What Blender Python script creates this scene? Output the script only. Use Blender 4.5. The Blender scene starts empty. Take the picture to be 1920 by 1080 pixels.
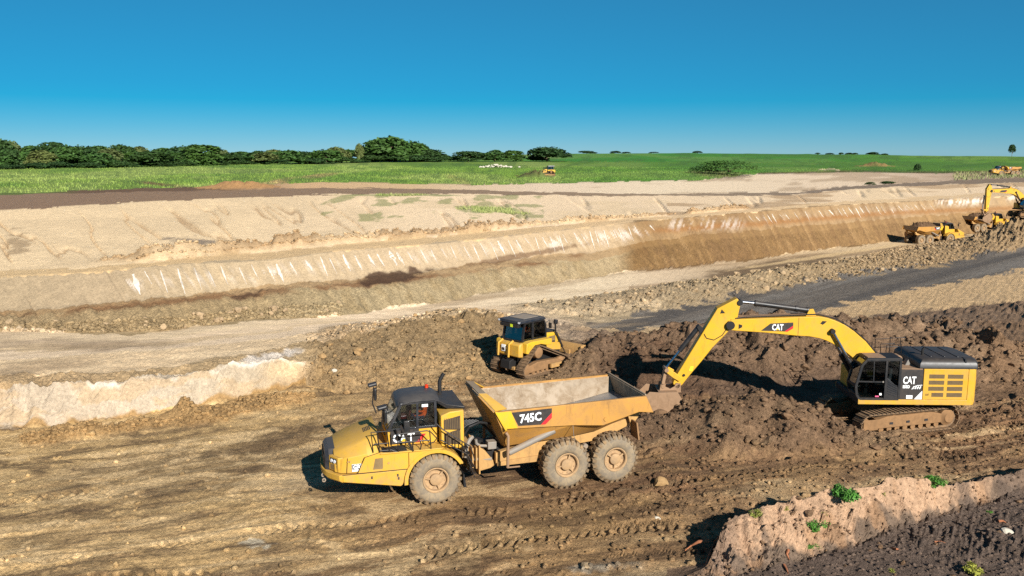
import bpy, bmesh, math, random
import numpy as np
from mathutils import Vector, Matrix

rng = np.random.default_rng(7)
random.seed(7)
scene = bpy.context.scene
COL = scene.collection

# ------------------------------------------------------------------ camera
FOC, HC = 1600.0, 12.4                       # focal length in photo pixels (1920 wide), camera height
PITCH = math.atan(255.0 / FOC)
cam_d = bpy.data.cameras.new('camera'); cam = bpy.data.objects.new('camera', cam_d); COL.objects.link(cam)
cam_d.sensor_width = 36.0; cam_d.lens = 36.0 * FOC / 1920.0
cam_d.clip_start = 0.5; cam_d.clip_end = 20000
cam.location = (0, 0, HC); cam.rotation_euler = (math.pi / 2 - PITCH, 0, 0)
scene.camera = cam

# ------------------------------------------------------------------ sky, sun, exposure
SUN_EL, SUN_AZ = math.radians(28.0), math.radians(27.0)   # sun stands behind the camera, to its right
to_sun = Vector((math.cos(SUN_EL) * math.sin(SUN_AZ), -math.cos(SUN_EL) * math.cos(SUN_AZ), math.sin(SUN_EL)))
world = bpy.data.worlds.new('World'); scene.world = world; world.use_nodes = True
wn, wl = world.node_tree.nodes, world.node_tree.links
wn.clear()
sky = wn.new('ShaderNodeTexSky'); sky.sky_type = 'NISHITA'; sky.sun_disc = False
sky.sun_elevation = SUN_EL
sky.sun_rotation = math.atan2(to_sun.x, to_sun.y)
sky.altitude = 4500; sky.air_density = 1.0; sky.dust_density = 0.0; sky.ozone_density = 10.0
hs = wn.new('ShaderNodeHueSaturation'); hs.inputs['Saturation'].default_value = 1.55; hs.inputs['Hue'].default_value = 0.479
bg = wn.new('ShaderNodeBackground'); bg.inputs['Strength'].default_value = 0.101
wo = wn.new('ShaderNodeOutputWorld')
gm = wn.new('ShaderNodeGamma'); gm.inputs['Gamma'].default_value = 0.6
wl.new(sky.outputs[0], gm.inputs[0]); wl.new(gm.outputs[0], hs.inputs['Color']); mxn = wn.new('ShaderNodeVectorMath'); mxn.operation = 'MAXIMUM'; mxn.inputs[1].default_value = (.16, .16, .16)
wl.new(hs.outputs[0], mxn.inputs[0]); wl.new(mxn.outputs[0], bg.inputs['Color']); wl.new(bg.outputs[0], wo.inputs[0])
sun_d = bpy.data.lights.new('sun', 'SUN'); sun_d.energy = 5.0; sun_d.angle = math.radians(0.5); sun_d.color = (1.0, 0.955, 0.885)
sun = bpy.data.objects.new('sun', sun_d); COL.objects.link(sun)
sun.rotation_euler = to_sun.to_track_quat('Z', 'Y').to_euler()
vs = scene.view_settings
vs.view_transform = 'Standard'; vs.look = 'None'; vs.gamma = 1.0; vs.use_curve_mapping = False; vs.exposure = 0.75
scene.render.engine = 'CYCLES'
scene.cycles.max_bounces = 6; scene.cycles.transparent_max_bounces = 12
scene.cycles.use_denoising = False

# ------------------------------------------------------------------ small tools
def lin(rgb):
    a = np.asarray(rgb, float) / 255.0
    return np.where(a <= 0.04045, a / 12.92, ((a + 0.055) / 1.055) ** 2.4)

def tag(o, label=None, cat=None, group=None, kind=None):
    if label: o['label'] = label
    if cat: o['category'] = cat
    if group: o['group'] = group
    if kind: o['kind'] = kind
    return o

def empty(name, loc=(0, 0, 0), rz=0.0, label=None, cat=None, group=None):
    o = bpy.data.objects.new(name, None); COL.objects.link(o)
    o.empty_display_size = 0.3
    o.location = loc; o.rotation_euler = (0, 0, rz)
    return tag(o, label, cat, group)

def np_mesh(name, verts, faces):
    """verts (N,3), faces (M,k) arrays of equal face size"""
    me = bpy.data.meshes.new(name)
    n, m, k = len(verts), len(faces), faces.shape[1]
    me.vertices.add(n); me.vertices.foreach_set('co', np.ascontiguousarray(verts, np.float32).ravel())
    me.loops.add(m * k); me.loops.foreach_set('vertex_index', np.ascontiguousarray(faces, np.int32).ravel())
    me.polygons.add(m)
    me.polygons.foreach_set('loop_start', np.arange(0, m * k, k, dtype=np.int32))
    me.update(calc_edges=True)
    return me

# vectorised noise
_T1 = np.random.default_rng(98).random((512, 512)).astype(np.float32).ravel()
def _h(ix, iy, seed):
    xi = ix.astype(np.int32) + seed * 61; yi = iy.astype(np.int32) + seed * 113
    return _T1[((xi & 511) << 9) | (yi & 511)]

_T = np.random.default_rng(99).random((512, 512)).astype(np.float32) * 2 - 1
_TF = _T.ravel()
def vn(x, y, seed=0):
    xf, yf = np.floor(x), np.floor(y)
    fx, fy = (x - xf).astype(np.float32), (y - yf).astype(np.float32)
    xi = (xf.astype(np.int32) + seed * 131); yi = (yf.astype(np.int32) + seed * 197)
    x0, x1, y0, y1 = (xi & 511) << 9, ((xi + 1) & 511) << 9, yi & 511, (yi + 1) & 511
    ux, uy = fx * fx * (3 - 2 * fx), fy * fy * (3 - 2 * fy)
    a, b, c, d = _TF[x0 | y0], _TF[x1 | y0], _TF[x0 | y1], _TF[x1 | y1]
    a += (b - a) * ux; c += (d - c) * ux
    return a + (c - a) * uy

def fbm(x, y, seed=0, octv=4, gain=0.5):
    x = np.asarray(x, np.float32); y = np.asarray(y, np.float32)
    s = np.zeros(np.broadcast(x, y).shape, np.float32); a = 1.0; f = 1.0; t = 0
    for o in range(octv):
        ca, sa = math.cos(o * 1.1), math.sin(o * 1.1)
        s += a * vn((x * ca - y * sa) * f + o * 17.3, (x * sa + y * ca) * f + o * 5.1, seed + o); t += a; a *= gain; f *= 2.03
    return s * (1.6 / t)

def clods(x, y, cell, seed, dens=0.8):
    """field of rounded lumps, 0..~0.5*cell high"""
    wx = x + fbm(x / cell * 1.7, y / cell * 1.7, seed + 5, 2) * cell * 0.30
    wy = y + fbm(x / cell * 1.7, y / cell * 1.7, seed + 9, 2) * cell * 0.30
    gx, gy = wx / cell, wy / cell
    bx, by = np.floor(gx), np.floor(gy); out = np.zeros_like(x)
    for i in (-1, 0, 1):
        for j in (-1, 0, 1):
            cx, cy = bx + i, by + j
            r = 0.22 + 0.42 * _h(cx, cy, seed + 1) ** 1.5
            on = _h(cx, cy, seed + 2) < dens
            dx, dy = (gx - cx - _h(cx, cy, seed + 3)) / r, (gy - cy - _h(cx, cy, seed + 4)) / r
            th = _h(cx, cy, seed + 6) * 6.28; c_, s_ = np.cos(th), np.sin(th)
            u, v = np.abs(dx * c_ - dy * s_), np.abs(dx * s_ + dy * c_) * 1.15
            d = np.maximum(np.maximum(u, v), .74 * (u + v))
            blk = np.clip((1 - d) * 2.2, 0, .55 + .35 * (dx * c_ - dy * s_))          # broken block with a tilted face
            dom = np.sqrt(np.clip(1 - dx * dx - dy * dy, 0, None)) * .8
            out = np.maximum(out, np.where(on, r * np.where(_h(cx, cy, seed + 7) < .62, blk, dom), 0))
    return out * cell

def sstep(a, b, x):
    t = np.clip((x - a) / (b - a), 0, 1); return t * t * (3 - 2 * t)

def at(px, py, z):
    """point of the place seen at photo pixel (px, py) when its height is z"""
    u, v = (px - 960) / FOC, (py - 540) / FOC
    c, s = math.cos(PITCH), math.sin(PITCH)
    r = (u, c - v * s, -s - v * c); t = (z - HC) / r[2]
    return (r[0] * t, r[1] * t, z)

# ------------------------------------------------------------------ materials
MATS = {}
def nodes_of(name):
    m = bpy.data.materials.new(name); m.use_nodes = True
    nt = m.node_tree; b = nt.nodes['Principled BSDF']
    return m, nt, b

def mk_noise(nt, coord, scale, detail=4, rough=0.55, dist=0.0):
    t = nt.nodes.new('ShaderNodeTexNoise'); t.inputs['Scale'].default_value = scale
    t.inputs['Detail'].default_value = detail; t.inputs['Roughness'].default_value = rough; t.inputs['Distortion'].default_value = dist
    nt.links.new(coord, t.inputs['Vector']); return t.outputs['Fac']

def mk_range(nt, sock, a, b, c, d):
    t = nt.nodes.new('ShaderNodeMapRange'); t.clamp = True
    for k, v in zip(('From Min', 'From Max', 'To Min', 'To Max'), (a, b, c, d)): t.inputs[k].default_value = v
    nt.links.new(sock, t.inputs['Value']); return t.outputs[0]

def mk_mix(nt, fac, a, b, mode='MIX'):
    t = nt.nodes.new('ShaderNodeMix'); t.data_type = 'RGBA'; t.blend_type = mode
    for k, v in ((0, fac), (6, a), (7, b)):
        if hasattr(v, 'is_linked') or isinstance(v, bpy.types.NodeSocket): nt.links.new(v, t.inputs[k])
        elif k == 0: t.inputs[0].default_value = v
        else: t.inputs[k].default_value = (*v, 1) if len(v) == 3 else v
    return t.outputs[2]

def mk_bump(nt, b, height, strength, dist):
    t = nt.nodes.new('ShaderNodeBump'); t.inputs['Strength'].default_value = strength; t.inputs['Distance'].default_value = dist
    nt.links.new(height, t.inputs['Height']); nt.links.new(t.outputs[0], b.inputs['Normal'])

def soil_material():
    m, nt, b = nodes_of('soil')
    geo = nt.nodes.new('ShaderNodeNewGeometry'); P = geo.outputs['Position']
    at_ = nt.nodes.new('ShaderNodeAttribute'); at_.attribute_name = 'Col'
    n1 = mk_noise(nt, P, 1.3, 8, 0.66, 0.3); n2 = mk_noise(nt, P, 7.0, 6, 0.72); n3 = mk_noise(nt, P, 24.0, 4, 0.7)
    f1 = mk_range(nt, n1, 0.34, 0.68, 0.74, 1.22); f2 = mk_range(nt, n2, 0.34, 0.66, 0.60, 1.34); f3 = mk_range(nt, n3, 0.34, 0.66, 0.80, 1.18)
    def mul(c, f):
        # smooth, packed or chalky ground carries less grain (alpha of the soil attribute)
        e = nt.nodes.new('ShaderNodeMath'); e.operation = 'SUBTRACT'; nt.links.new(f, e.inputs[0]); e.inputs[1].default_value = 1.0
        g = nt.nodes.new('ShaderNodeMath'); g.operation = 'MULTIPLY_ADD'; nt.links.new(e.outputs[0], g.inputs[0]); nt.links.new(at_.outputs['Alpha'], g.inputs[1]); g.inputs[2].default_value = 1.0
        t = nt.nodes.new('ShaderNodeVectorMath'); t.operation = 'SCALE'; nt.links.new(c, t.inputs[0]); nt.links.new(g.outputs[0], t.inputs['Scale']); return t.outputs[0]
    c = mul(mul(mul(at_.outputs['Color'], f1), f2), f3)
    nt.links.new(c, b.inputs['Base Color'])
    b.inputs['Roughness'].default_value = 0.95; b.inputs['Specular IOR Level'].default_value = 0.15
    add = nt.nodes.new('ShaderNodeMath'); add.operation = 'MULTIPLY_ADD'; nt.links.new(n2, add.inputs[0]); add.inputs[1].default_value = 1.0; nt.links.new(n3, add.inputs[2])
    hm_ = nt.nodes.new('ShaderNodeMath'); hm_.operation = 'MULTIPLY'; nt.links.new(add.outputs[0], hm_.inputs[0]); nt.links.new(at_.outputs['Alpha'], hm_.inputs[1])
    mk_bump(nt, b, hm_.outputs[0], 1.0, 0.09)
    return m
M_SOIL = soil_material()
# ------------------------------------------------------------------ terrain
# feature lines of the ground, near to far: (photo column, photo row, height) read off the place;
# 'rel' lines: (column, metres further than the line before, height); 'slope' lines: (column, row, rise per metre)
LINES = [
 ('near0', 'z', [(-500,2600,0),(2420,2600,0)]),
 ('near1', 'z', [(-500,1400,0),(1200,1400,0),(1400,1400,.15),(2420,1400,.2)]),
 ('bankbase', 'z', [(-500,1210,0),(1180,1170,0),(1260,1130,0),(1340,1085,.1),(1450,1062,.1),(1600,1018,.1),(1750,968,.1),(1920,918,.05),(2420,830,-.1)]),
 ('bankcrest', 'z', [(-500,1130,0),(1180,1100,0),(1260,1090,.02),(1325,1062,.25),(1362,975,.95),(1440,945,1.25),(1500,935,1.2),(1560,915,1.4),(1640,908,1.4),(1700,890,1.5),(1745,902,1.1),(1800,908,.7),(1860,898,.65),(1920,880,.7),(2420,790,.5)]),
 ('bankback', 'rel', [(-500,1.0,0),(1200,1.0,0),(1325,.8,-.05),(1450,1.3,-.3),(1920,1.6,-.3),(2420,1.6,-.3)]),
 ('floor1', 'z', [(-500,985,0),(800,965,0),(1200,930,0),(1450,900,-.1),(1700,862,-.2),(1920,838,-.25),(2420,760,-.4)]),
 ('floor2', 'z', [(-500,900,0),(0,875,0),(600,850,0),(1000,842,0),(1300,835,-.1),(1620,822,-.3),(1800,800,-.3),(1920,790,-.35),(2420,710,-.5)]),
 ('leftbase', 'z', [(-500,850,0),(0,803,0),(100,800,0),(200,788,0),(330,770,0),(400,757,0),(480,742,0),(560,722,0),(640,738,0),(760,728,0),(900,716,0),(1000,712,0),(1130,722,-.1),(1250,742,-.1),(1450,750,-.2),(1650,760,-.3),(1800,755,-.35),(1920,750,-.35),(2420,670,-.5)]),
 ('lefttop', 'z', [(-500,770,1.6),(0,715,1.85),(100,722,1.72),(200,716,1.65),(330,704,1.6),(400,688,1.7),(480,678,1.62),(520,673,1.5),(560,674,1.25),(600,682,.95),(640,688,.9),(760,670,.9),(900,660,.7),(1000,668,.25),(1130,692,.05),(1300,690,.35),(1450,692,.35),(1650,712,-.1),(1920,718,-.4),(2420,640,-.5)]),
 ('pilecrest', 'z', [(-500,750,1.75),(0,700,1.95),(200,700,1.8),(330,690,1.75),(400,675,1.85),(480,664,1.8),(560,640,1.7),(600,640,1.8),(640,628,1.9),(740,608,2.2),(800,596,2.3),(860,585,2.3),(930,592,2.0),(1000,614,1.0),(1060,642,.3),(1130,660,.1),(1300,660,.45),(1450,662,.45),(1650,680,-.05),(1920,688,-.5),(2420,612,-.6)]),
 ('roadnear', 'z', [(-500,712,2.0),(0,670,2.0),(300,655,1.9),(560,628,1.6),(600,622,1.5),(640,612,1.4),(740,600,1.0),(860,580,.7),(930,584,.5),(1000,596,.3),(1060,606,0),(1130,624,-.2),(1300,634,-.6),(1450,624,-.7),(1600,602,-.8),(1750,582,-1),(1920,562,-1.1),(2420,490,-1.6)]),
 ('gravelnear', 'z', [(-500,698,2.0),(0,657,2.0),(300,645,1.85),(560,616,1.5),(640,607,1.2),(740,597,.9),(860,577,.6),(930,580,.4),(1000,590,.2),(1060,601,-.1),(1100,613,-.3),(1300,616,-.7),(1440,598,-.9),(1600,570,-1.3),(1750,540,-1.8),(1920,503,-2.4),(2420,415,-4)]),
 ('gravelfar', 'z', [(-500,690,2.0),(0,649,2.0),(300,638,1.82),(560,612,1.45),(640,604,1.15),(740,594,.85),(860,574.5,.55),(930,577,.35),(1000,583,.15),(1060,592,-.1),(1100,599,-.3),(1250,580,-.6),(1440,545,-1.3),(1600,520,-1.8),(1750,497,-2.4),(1920,470,-3),(2420,395,-4.6)]),
 ('haulnear', 'z', [(-500,684,2.0),(0,642,2.0),(300,633,1.8),(400,617,1.7),(480,607,1.5),(560,606,1.4),(640,601,1.1),(740,590,.8),(860,571,.5),(930,572,.3),(1000,570,.1),(1060,566,-.1),(1200,546,-.6),(1440,512,-1.6),(1600,486,-2.6),(1690,464,-3.6),(1800,450,-4),(1920,440,-4.2),(2420,390,-5.2)]),
 ('embbase', 'z', [(-500,645,2.0),(0,621,2.0),(150,624,1.9),(300,621,1.8),(400,607,1.6),(483,597,1.45),(600,596,1.2),(720,580,.9),(833,567,.6),(900,550,.4),(1033,533,0),(1173,510,-.6),(1387,489,-1.8),(1575,464,-3.3),(1699,450,-4),(1800,440,-4.3),(1920,430,-4.5),(2420,382,-5.4)]),
 ('embmid', 'slope', [(-500,612,.55),(0,594,.55),(300,570,.55),(433,559,.55),(567,543,.55),(667,538,.55),(807,522,.55),(960,500,.55),(1120,486,.55),(1167,480,.5),(1190,466,.65),(1300,453,.68),(1387,446,.68),(1575,430,.68),(1699,417,.68),(1800,408,.68),(1920,400,.68),(2420,358,.68)]),
 ('embbench', 'slope', [(-500,602,.15),(0,584,.15),(300,559,.15),(433,547,.15),(567,531,.15),(667,522,.15),(807,506,.15),(960,486,.15),(1120,471,.2),(1167,465,.35),(1190,455,.66),(1300,441,.66),(1387,434,.66),(1575,419,.66),(1699,407,.66),(1800,399,.66),(1920,391,.66),(2420,353,.66)]),
 ('embtop', 'slope', [(-500,538,.60),(0,520,.60),(200,507,.60),(333,495,.60),(500,488,.60),(633,470,.60),(833,455,.60),(1000,437,.60),(1150,420,.55),(1233,412,.66),(1417,397,.66),(1559,385,.66),(1665,380,.66),(1771,374,.66),(1842,370,.66),(1920,365,.66),(2420,340,.66)]),
 ('uproad', 'rise', [(-500,525,.05),(0,510,.05),(160,499,.05),(300,490,.05),(467,475,.05),(600,462,.05),(833,443,.05),(1000,425,.05),(1240,406,.05),(1417,391,.05),(1559,379,.05),(1700,371,.1),(1842,362,.1),(1920,357,.1),(2420,334,.1)]),
 ('trackn', 'z', [(-500,412,6.2),(0,395,6.2),(160,385,6.2),(333,375,6.1),(640,364,5.8),(867,363,5.2),(1000,366,4.8),(1240,368,4.2),(1488,366,3.6),(1594,355,3.4),(1771,346,3.3),(1920,342,3.2),(2420,330,3)]),
 ('trackf', 'z', [(-500,374,6.1),(0,365,6.1),(240,360,6.0),(420,357,5.9),(600,352,5.7),(833,354,5.1),(1000,360,4.8),(1240,363,4.2),(1488,361,3.6),(1594,349,3.4),(1771,339,3.3),(1920,333,3.2),(2420,322,3)]),
 ('fieldn', 'z', [(-500,370,6),(0,362,6),(150,358,6),(270,352,5.9),(420,351,5.8),(600,341,5.6),(867,347,5.1),(1000,345,4.9),(1150,341,4.6),(1310,338,4.3),(1415,326,3.9),(1600,322,3.6),(1760,325,3.4),(1920,320,3.4),(2420,314,3.3)]),
 ('treebase', 'z', [(-500,327,6),(0,320,6),(240,316,6),(480,309,6),(640,306,6.2),(840,304,6.3),(1064,304,6.3),(1300,304,6),(1600,304,5.5),(1920,304,5.5),(2420,304,5.5)]),
 ('crest', 'z', [(-500,300,7),(0,300,7),(640,298,7.5),(800,294,8),(900,290,9),(1064,287.4,10.5),(1200,286.4,11),(1300,286.3,11),(1500,288,10),(1700,290.5,9),(1920,292.5,8.5),(2420,296,8)]),
 ('beyond', 'rel', [(-500,500,0),(2420,500,0)]),
 ('far', 'rel', [(-500,9000,-60),(2420,9000,-60)]),
]
LN = [l[0] for l in LINES]; LI = {n: i for i, n in enumerate(LN)}
PX = np.arange(-500, 2421, 2.75)
NCOL = len(PX)
cP, sP = math.cos(PITCH), math.sin(PITCH)
def tan_of(py):
    v = (py - 540) / FOC
    return (sP + v * cP) / (cP - v * sP)          # drop per metre of world Y
def smooth1(a, n):
    k = np.hanning(2 * n + 3)[1:-1]; k /= k.sum()
    return np.convolve(np.pad(a, len(k) // 2, mode='edge'), k, mode='valid')
LY, LZ, LPY = [], [], []
for name, kind, pts in LINES:
    p = np.array(pts, float); a = np.interp(PX, p[:, 0], p[:, 1]); b = np.interp(PX, p[:, 0], p[:, 2])
    wob = 4 if name in ('lefttop', 'bankcrest', 'bankbase') else 7
    a, b = smooth1(a, wob), smooth1(b, wob)
    if kind == 'z':
        Y = (HC - b) / tan_of(a); Z = b
    elif kind == 'rel':
        Y = LY[-1] + a; Z = b
    elif kind == 'slope':
        t = tan_of(a); Y = (HC - LZ[-1] + b * LY[-1]) / (t + b); Z = LZ[-1] + b * (Y - LY[-1])
    elif kind == 'rise':
        Z = LZ[-1] + b; Y = (HC - Z) / tan_of(a)
    if LY:
        bad = Y < LY[-1] + 0.05
        if bad.any(): print('line', name, 'not beyond the one before at columns', PX[bad][[0, -1]], 'n', bad.sum())
        Y = np.maximum(Y, LY[-1] + 0.05)
    LY.append(Y); LZ.append(Z)
    dz = Z - HC; dep = Y * cP - dz * sP; LPY.append(540 + FOC * (-(Y * sP + dz * cP)) / dep)
LY, LZ, LPY = np.array(LY), np.array(LZ), np.array(LPY)
NROWS = {'near0': 12, 'near1': 40, 'bankbase': 60, 'bankcrest': 10, 'bankback': 62, 'floor1': 70, 'floor2': 52, 'leftbase': 60, 'lefttop': 34, 'pilecrest': 30, 'roadnear': 14,
         'gravelnear': 30, 'gravelfar': 22, 'haulnear': 18, 'embbase': 26, 'embmid': 14, 'embbench': 30, 'embtop': 10, 'uproad': 60, 'trackn': 14, 'trackf': 12, 'fieldn': 28, 'treebase': 16, 'crest': 6, 'beyond': 5}
rowsY, rowsZ, rowB, rowT = [], [], [], []
for i in range(len(LINES) - 1):
    n = NROWS[LN[i]]
    for k in range(n):
        t = k / n
        # even steps in the picture for near ground, even steps in metres for the steep and hidden parts
        Yl = LY[i] * (1 - t) + LY[i + 1] * t
        pyl = LPY[i] * (1 - t) + LPY[i + 1] * t
        inv = 1 / (1 / LY[i] * (1 - t) + 1 / LY[i + 1] * t)
        Y = 0.5 * Yl + 0.5 * inv if LN[i] not in ('near0',) else inv
        tt = (Y - LY[i]) / (LY[i + 1] - LY[i])
        rowsY.append(Y); rowsZ.append(LZ[i] * (1 - tt) + LZ[i + 1] * tt); rowB.append(i); rowT.append(t)
rowsY.append(LY[-1]); rowsZ.append(LZ[-1]); rowB.append(len(LINES) - 2); rowT.append(1.0)
GY, GZ = np.array(rowsY), np.array(rowsZ); rowB = np.array(rowB); rowT = np.array(rowT)
NROW = len(GY)
# soften the creases a little along the rows of a column
for _ in range(3):
    GZ[1:-1] = 0.25 * GZ[:-2] + 0.5 * GZ[1:-1] + 0.25 * GZ[2:]
DEP = GY * cP - (GZ - HC) * sP
U = (PX - 960)[None, :] / FOC
GX = U * DEP
SPX = np.broadcast_to(PX[None, :], GY.shape)
SPY = 540 + FOC * (-(GY * sP + (GZ - HC) * cP)) / DEP
BAND = np.broadcast_to(rowB[:, None], GY.shape)
GX, GY, GZ, SPY = (q.astype(np.float32) for q in (GX, GY, GZ, SPY)); SPX = np.ascontiguousarray(SPX, np.float32)

# ---- mounds and ridges added on top
def ridge(pts, width, noise=0.25, seed=1, flat=2.0):
    """pts: (x, y, h); returns height added"""
    best = np.zeros_like(GX)
    wx = GX + fbm(GX / 2.2, GY / 2.2, seed, 3) * 0.7; wy = GY + fbm(GX / 2.2, GY / 2.2, seed + 7, 3) * 0.7
    for (x0, y0, h0), (x1, y1, h1) in zip(pts[:-1], pts[1:]):
        sel = (wx > min(x0, x1) - 3 * width) & (wx < max(x0, x1) + 3 * width) & (wy > min(y0, y1) - 3 * width) & (wy < max(y0, y1) + 3 * width)
        if not sel.any(): continue
        X, Y = wx[sel], wy[sel]; dx, dy = x1 - x0, y1 - y0
        t = np.clip(((X - x0) * dx + (Y - y0) * dy) / (dx * dx + dy * dy), 0, 1)
        d = np.hypot(X - x0 - t * dx, Y - y0 - t * dy) / width
        h = (h0 + (h1 - h0) * t) * np.clip(1 - d ** 1.6, 0, 1)
        h = h * (1 + noise * fbm(X / 1.3, Y / 1.3, seed + 3, 3))
        best[sel] = np.maximum(best[sel], h)
    return best
ADD = np.zeros_like(GX)
MOUND = ridge([(7.0,37.0,.8),(8.6,37.1,1.3),(10.4,37.1,1.45),(11.8,37.0,1.4),(13.2,36.9,1.1),(14.6,36.9,1.0),(15.8,36.3,.6)], 2.9, .30, 11)
RID = ridge([(7.5,49.2,1.2),(10.5,50,1.5),(14,50.6,1.8),(18,51,2.0),(22,51.5,2.1),(26,51,2.0),(29.5,49.5,1.4),(32,47.5,.8),(33.5,44.5,.5),(34.5,41.5,.3)], 6.0, .40, 21)
DZP = ridge([(3.0,46.4,.5),(3.9,47.4,1.1),(4.7,48.4,1.5),(6.2,49.2,1.2),(7.5,49.4,1.2)], 2.0, .4, 31)
LUMPF = ridge([at(325,786,0)[:2] + (.5,), at(362,784,0)[:2] + (1.0,), at(402,774,0)[:2] + (.4,)], .8, .4, 41)
LUMPB = ridge([at(60,822,0)[:2] + (.3,), at(160,816,0)[:2] + (.4,), at(240,802,0)[:2] + (.3,), at(330,790,0)[:2] + (.3,), at(470,764,0)[:2] + (.3,), at(560,748,0)[:2] + (.4,)], .8, .5, 42)
FM = ridge([at(425,353,5.9)[:2] + (.6,), at(450,352,5.9)[:2] + (1.2,), at(470,351,5.9)[:2] + (.7,)], 7, .3, 51)
FM2 = ridge([at(1628,313,4.5)[:2] + (1.2,), at(1643,313,4.5)[:2] + (2.6,), at(1654,313,4.5)[:2] + (1,)], 9, .3, 52)
FM3 = ridge([at(1548,320,3.8)[:2] + (.7,), at(1558,320,3.8)[:2] + (1.1,)], 5, .3, 53)
FM4 = ridge([at(985,331,5.2)[:2] + (1.6,), at(1003,331,5.2)[:2] + (2.0,), at(1016,331,5.2)[:2] + (1.2,)], 5, .6, 54)
ADD = np.maximum.reduce([MOUND, RID, DZP, LUMPF, LUMPB, FM, FM2, FM3, FM4])
# row of spoil along the far side of the upper road
o = GY - LY[LI['uproad']][None, :]
k = sstep(150, 260, SPX) * (1 - sstep(1230, 1290, SPX)) * (0.75 + 0.5 * vn(SPX / 60, SPX * 0, 61)) + 0.7 * sstep(1275, 1300, SPX) * (1 - sstep(1390, 1410, SPX))
sp = 0.75 * k * np.exp(-((o - 1.6) / 1.1) ** 2)
SPOIL = sp * (1 + .5 * fbm(GX / .8, GY / .8, 62, 3)); ADD = ADD + SPOIL
# rock berm between gravel road and haul road
m7, m8 = LY[LI['gravelfar']], LY[LI['haulnear']]
tt = (GY - m7[None, :]) / (m8 - m7)[None, :]
hb = np.interp(PX, [960, 1060, 1200, 1440, 1700, 1800, 1870, 1925, 2000, 2420], [0.1, .5, .8, 1.0, .45, 1.0, 2.8, 5.2, 5.6, 5.6])[None, :]
BERM = hb * np.clip(1 - np.abs(tt - .55) / .6, 0, 1) * (1 + .3 * fbm(GX / 1.5, GY / 1.5, 71, 3)); BERM = np.where((SPX > 950), BERM, 0)
ADD = ADD + BERM
# scarp under the left embankment
# ---- roughness: (line band -> lumps) interpolated in the picture
RG = {}
def rough_row(pts): p = np.array(pts, float); return np.interp(PX, p[:, 0], p[:, 1])
R_BAND = {'near0': [(-500,.25)], 'near1': [(-500,.35),(1150,.4),(1250,.7),(2420,.6)], 'bankbase': [(-500,.3),(1150,.4),(1300,.5),(2420,.4)], 'bankcrest': [(-500,.2),(1200,.4),(2420,.5)], 'bankback': [(-500,.22),(500,.27),(900,.45),(2420,.5)],
 'floor1': [(-500,.22),(500,.30),(800,.5),(1200,.7),(2420,.7)], 'floor2': [(-500,.30),(560,.38),(700,.5),(1150,.6),(1250,1.0),(1550,1),(1700,.7),(2420,.8)],
 'leftbase': [(-500,.18),(560,.2),(590,1.1),(900,1.0),(1100,.7),(1250,1),(2420,1)], 'lefttop': [(-500,.8),(500,.75),(560,.5),(600,1.3),(930,1.2),(1050,.7),(1150,1),(2420,1)],
 'pilecrest': [(-500,.25),(560,.3),(620,.9),(930,.8),(1000,.5),(1150,1),(2420,.9)], 'roadnear': [(-500,.05),(600,.08),(1000,.15),(1150,.5),(1600,.35),(2420,.3)], 'gravelnear': [(-500,.03),(1000,.06),(2420,.08)],
 'gravelfar': [(-500,.03),(900,.06),(980,.5),(1060,1.0),(2420,1.0)], 'haulnear': [(-500,.04),(900,.06),(1200,.15),(2420,.12)], 'embbase': [(-500,.7),(500,.6),(700,.3),(1180,.3),(1200,.1),(2420,.1)],
 'embmid': [(-500,.7),(240,.6),(900,.5),(1180,.4),(1200,.08),(2420,.08)], 'embbench': [(-500,.3),(240,.12),(900,.12),(1180,.12),(1200,.08),(2420,.08)], 'embtop': [(-500,.15),(2420,.15)], 'uproad': [(-500,.05),(2420,.1)], 'trackn': [(-500,.1),(2420,.1)],
 'trackf': [(-500,.15),(2420,.15)], 'fieldn': [(-500,.3),(2420,.3)], 'treebase': [(-500,.3),(2420,.3)], 'crest': [(-500,0)], 'beyond': [(-500,0)]}
Rg = np.zeros_like(GX)
for r in range(NROW): Rg[r] = rough_row(R_BAND[LN[rowB[r]]])
for _ in range(4): Rg[1:-1] = 0.25 * Rg[:-2] + 0.5 * Rg[1:-1] + 0.25 * Rg[2:]
Rg = np.maximum(Rg, np.clip(np.maximum(ADD - BERM * .2, 0) / .6, 0, 1) * np.where(GY < 120, 1.0, .5))
near = GY < 175
gx, gy = GX[near], GY[near]; rg = Rg[near]
patch = np.clip(0.55 + 0.9 * fbm(gx / 3.1, gy / 3.1, 81, 3), 0.0, 1.4)       # clods come in drifts
a17 = math.radians(17.0); UL0, VL0 = gx * math.cos(a17) + gy * math.sin(a17), -gx * math.sin(a17) + gy * math.cos(a17)
LANES = ((18.6, .42), (20.9, .42), (22.6, .46), (25.0, .42), (27.6, .42), (30.0, .44), (16.4, .42), (33.2, .42), (35.4, .42), (29.1, .42), (24.1, .42))
vw = VL0 + 0.8 * fbm(UL0 / 9, VL0 / 4, 111, 2)
lane = np.zeros_like(gx)
for q, (v0, half) in enumerate(LANES): lane = np.maximum(lane, 1 - sstep(half, half*1.4, np.abs(vw - v0 - .5*np.sin(UL0/11.0 + q))))
lane *= sstep(-.35, .25, fbm(UL0/6, VL0/3, 113, 2)) * (BAND[near] >= LI['bankback']) * (BAND[near] <= LI['floor2']) * np.clip(1 - ADD[near] / .3, 0, 1)
calm = np.where(BAND[near] <= LI['floor2'], .25 + .9*sstep(-.25, .45, fbm(gx/5.0, gy/2.6, 83, 3)), 1.0)
rg = rg * calm * (1 - .75*lane)
lump = clods(gx, gy, 1.1, 101, .5) * .55 * np.clip(rg - .40, 0, 1) * 1.5
lump += clods(gx, gy, .55, 102, .75) * .55 * rg * patch
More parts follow.
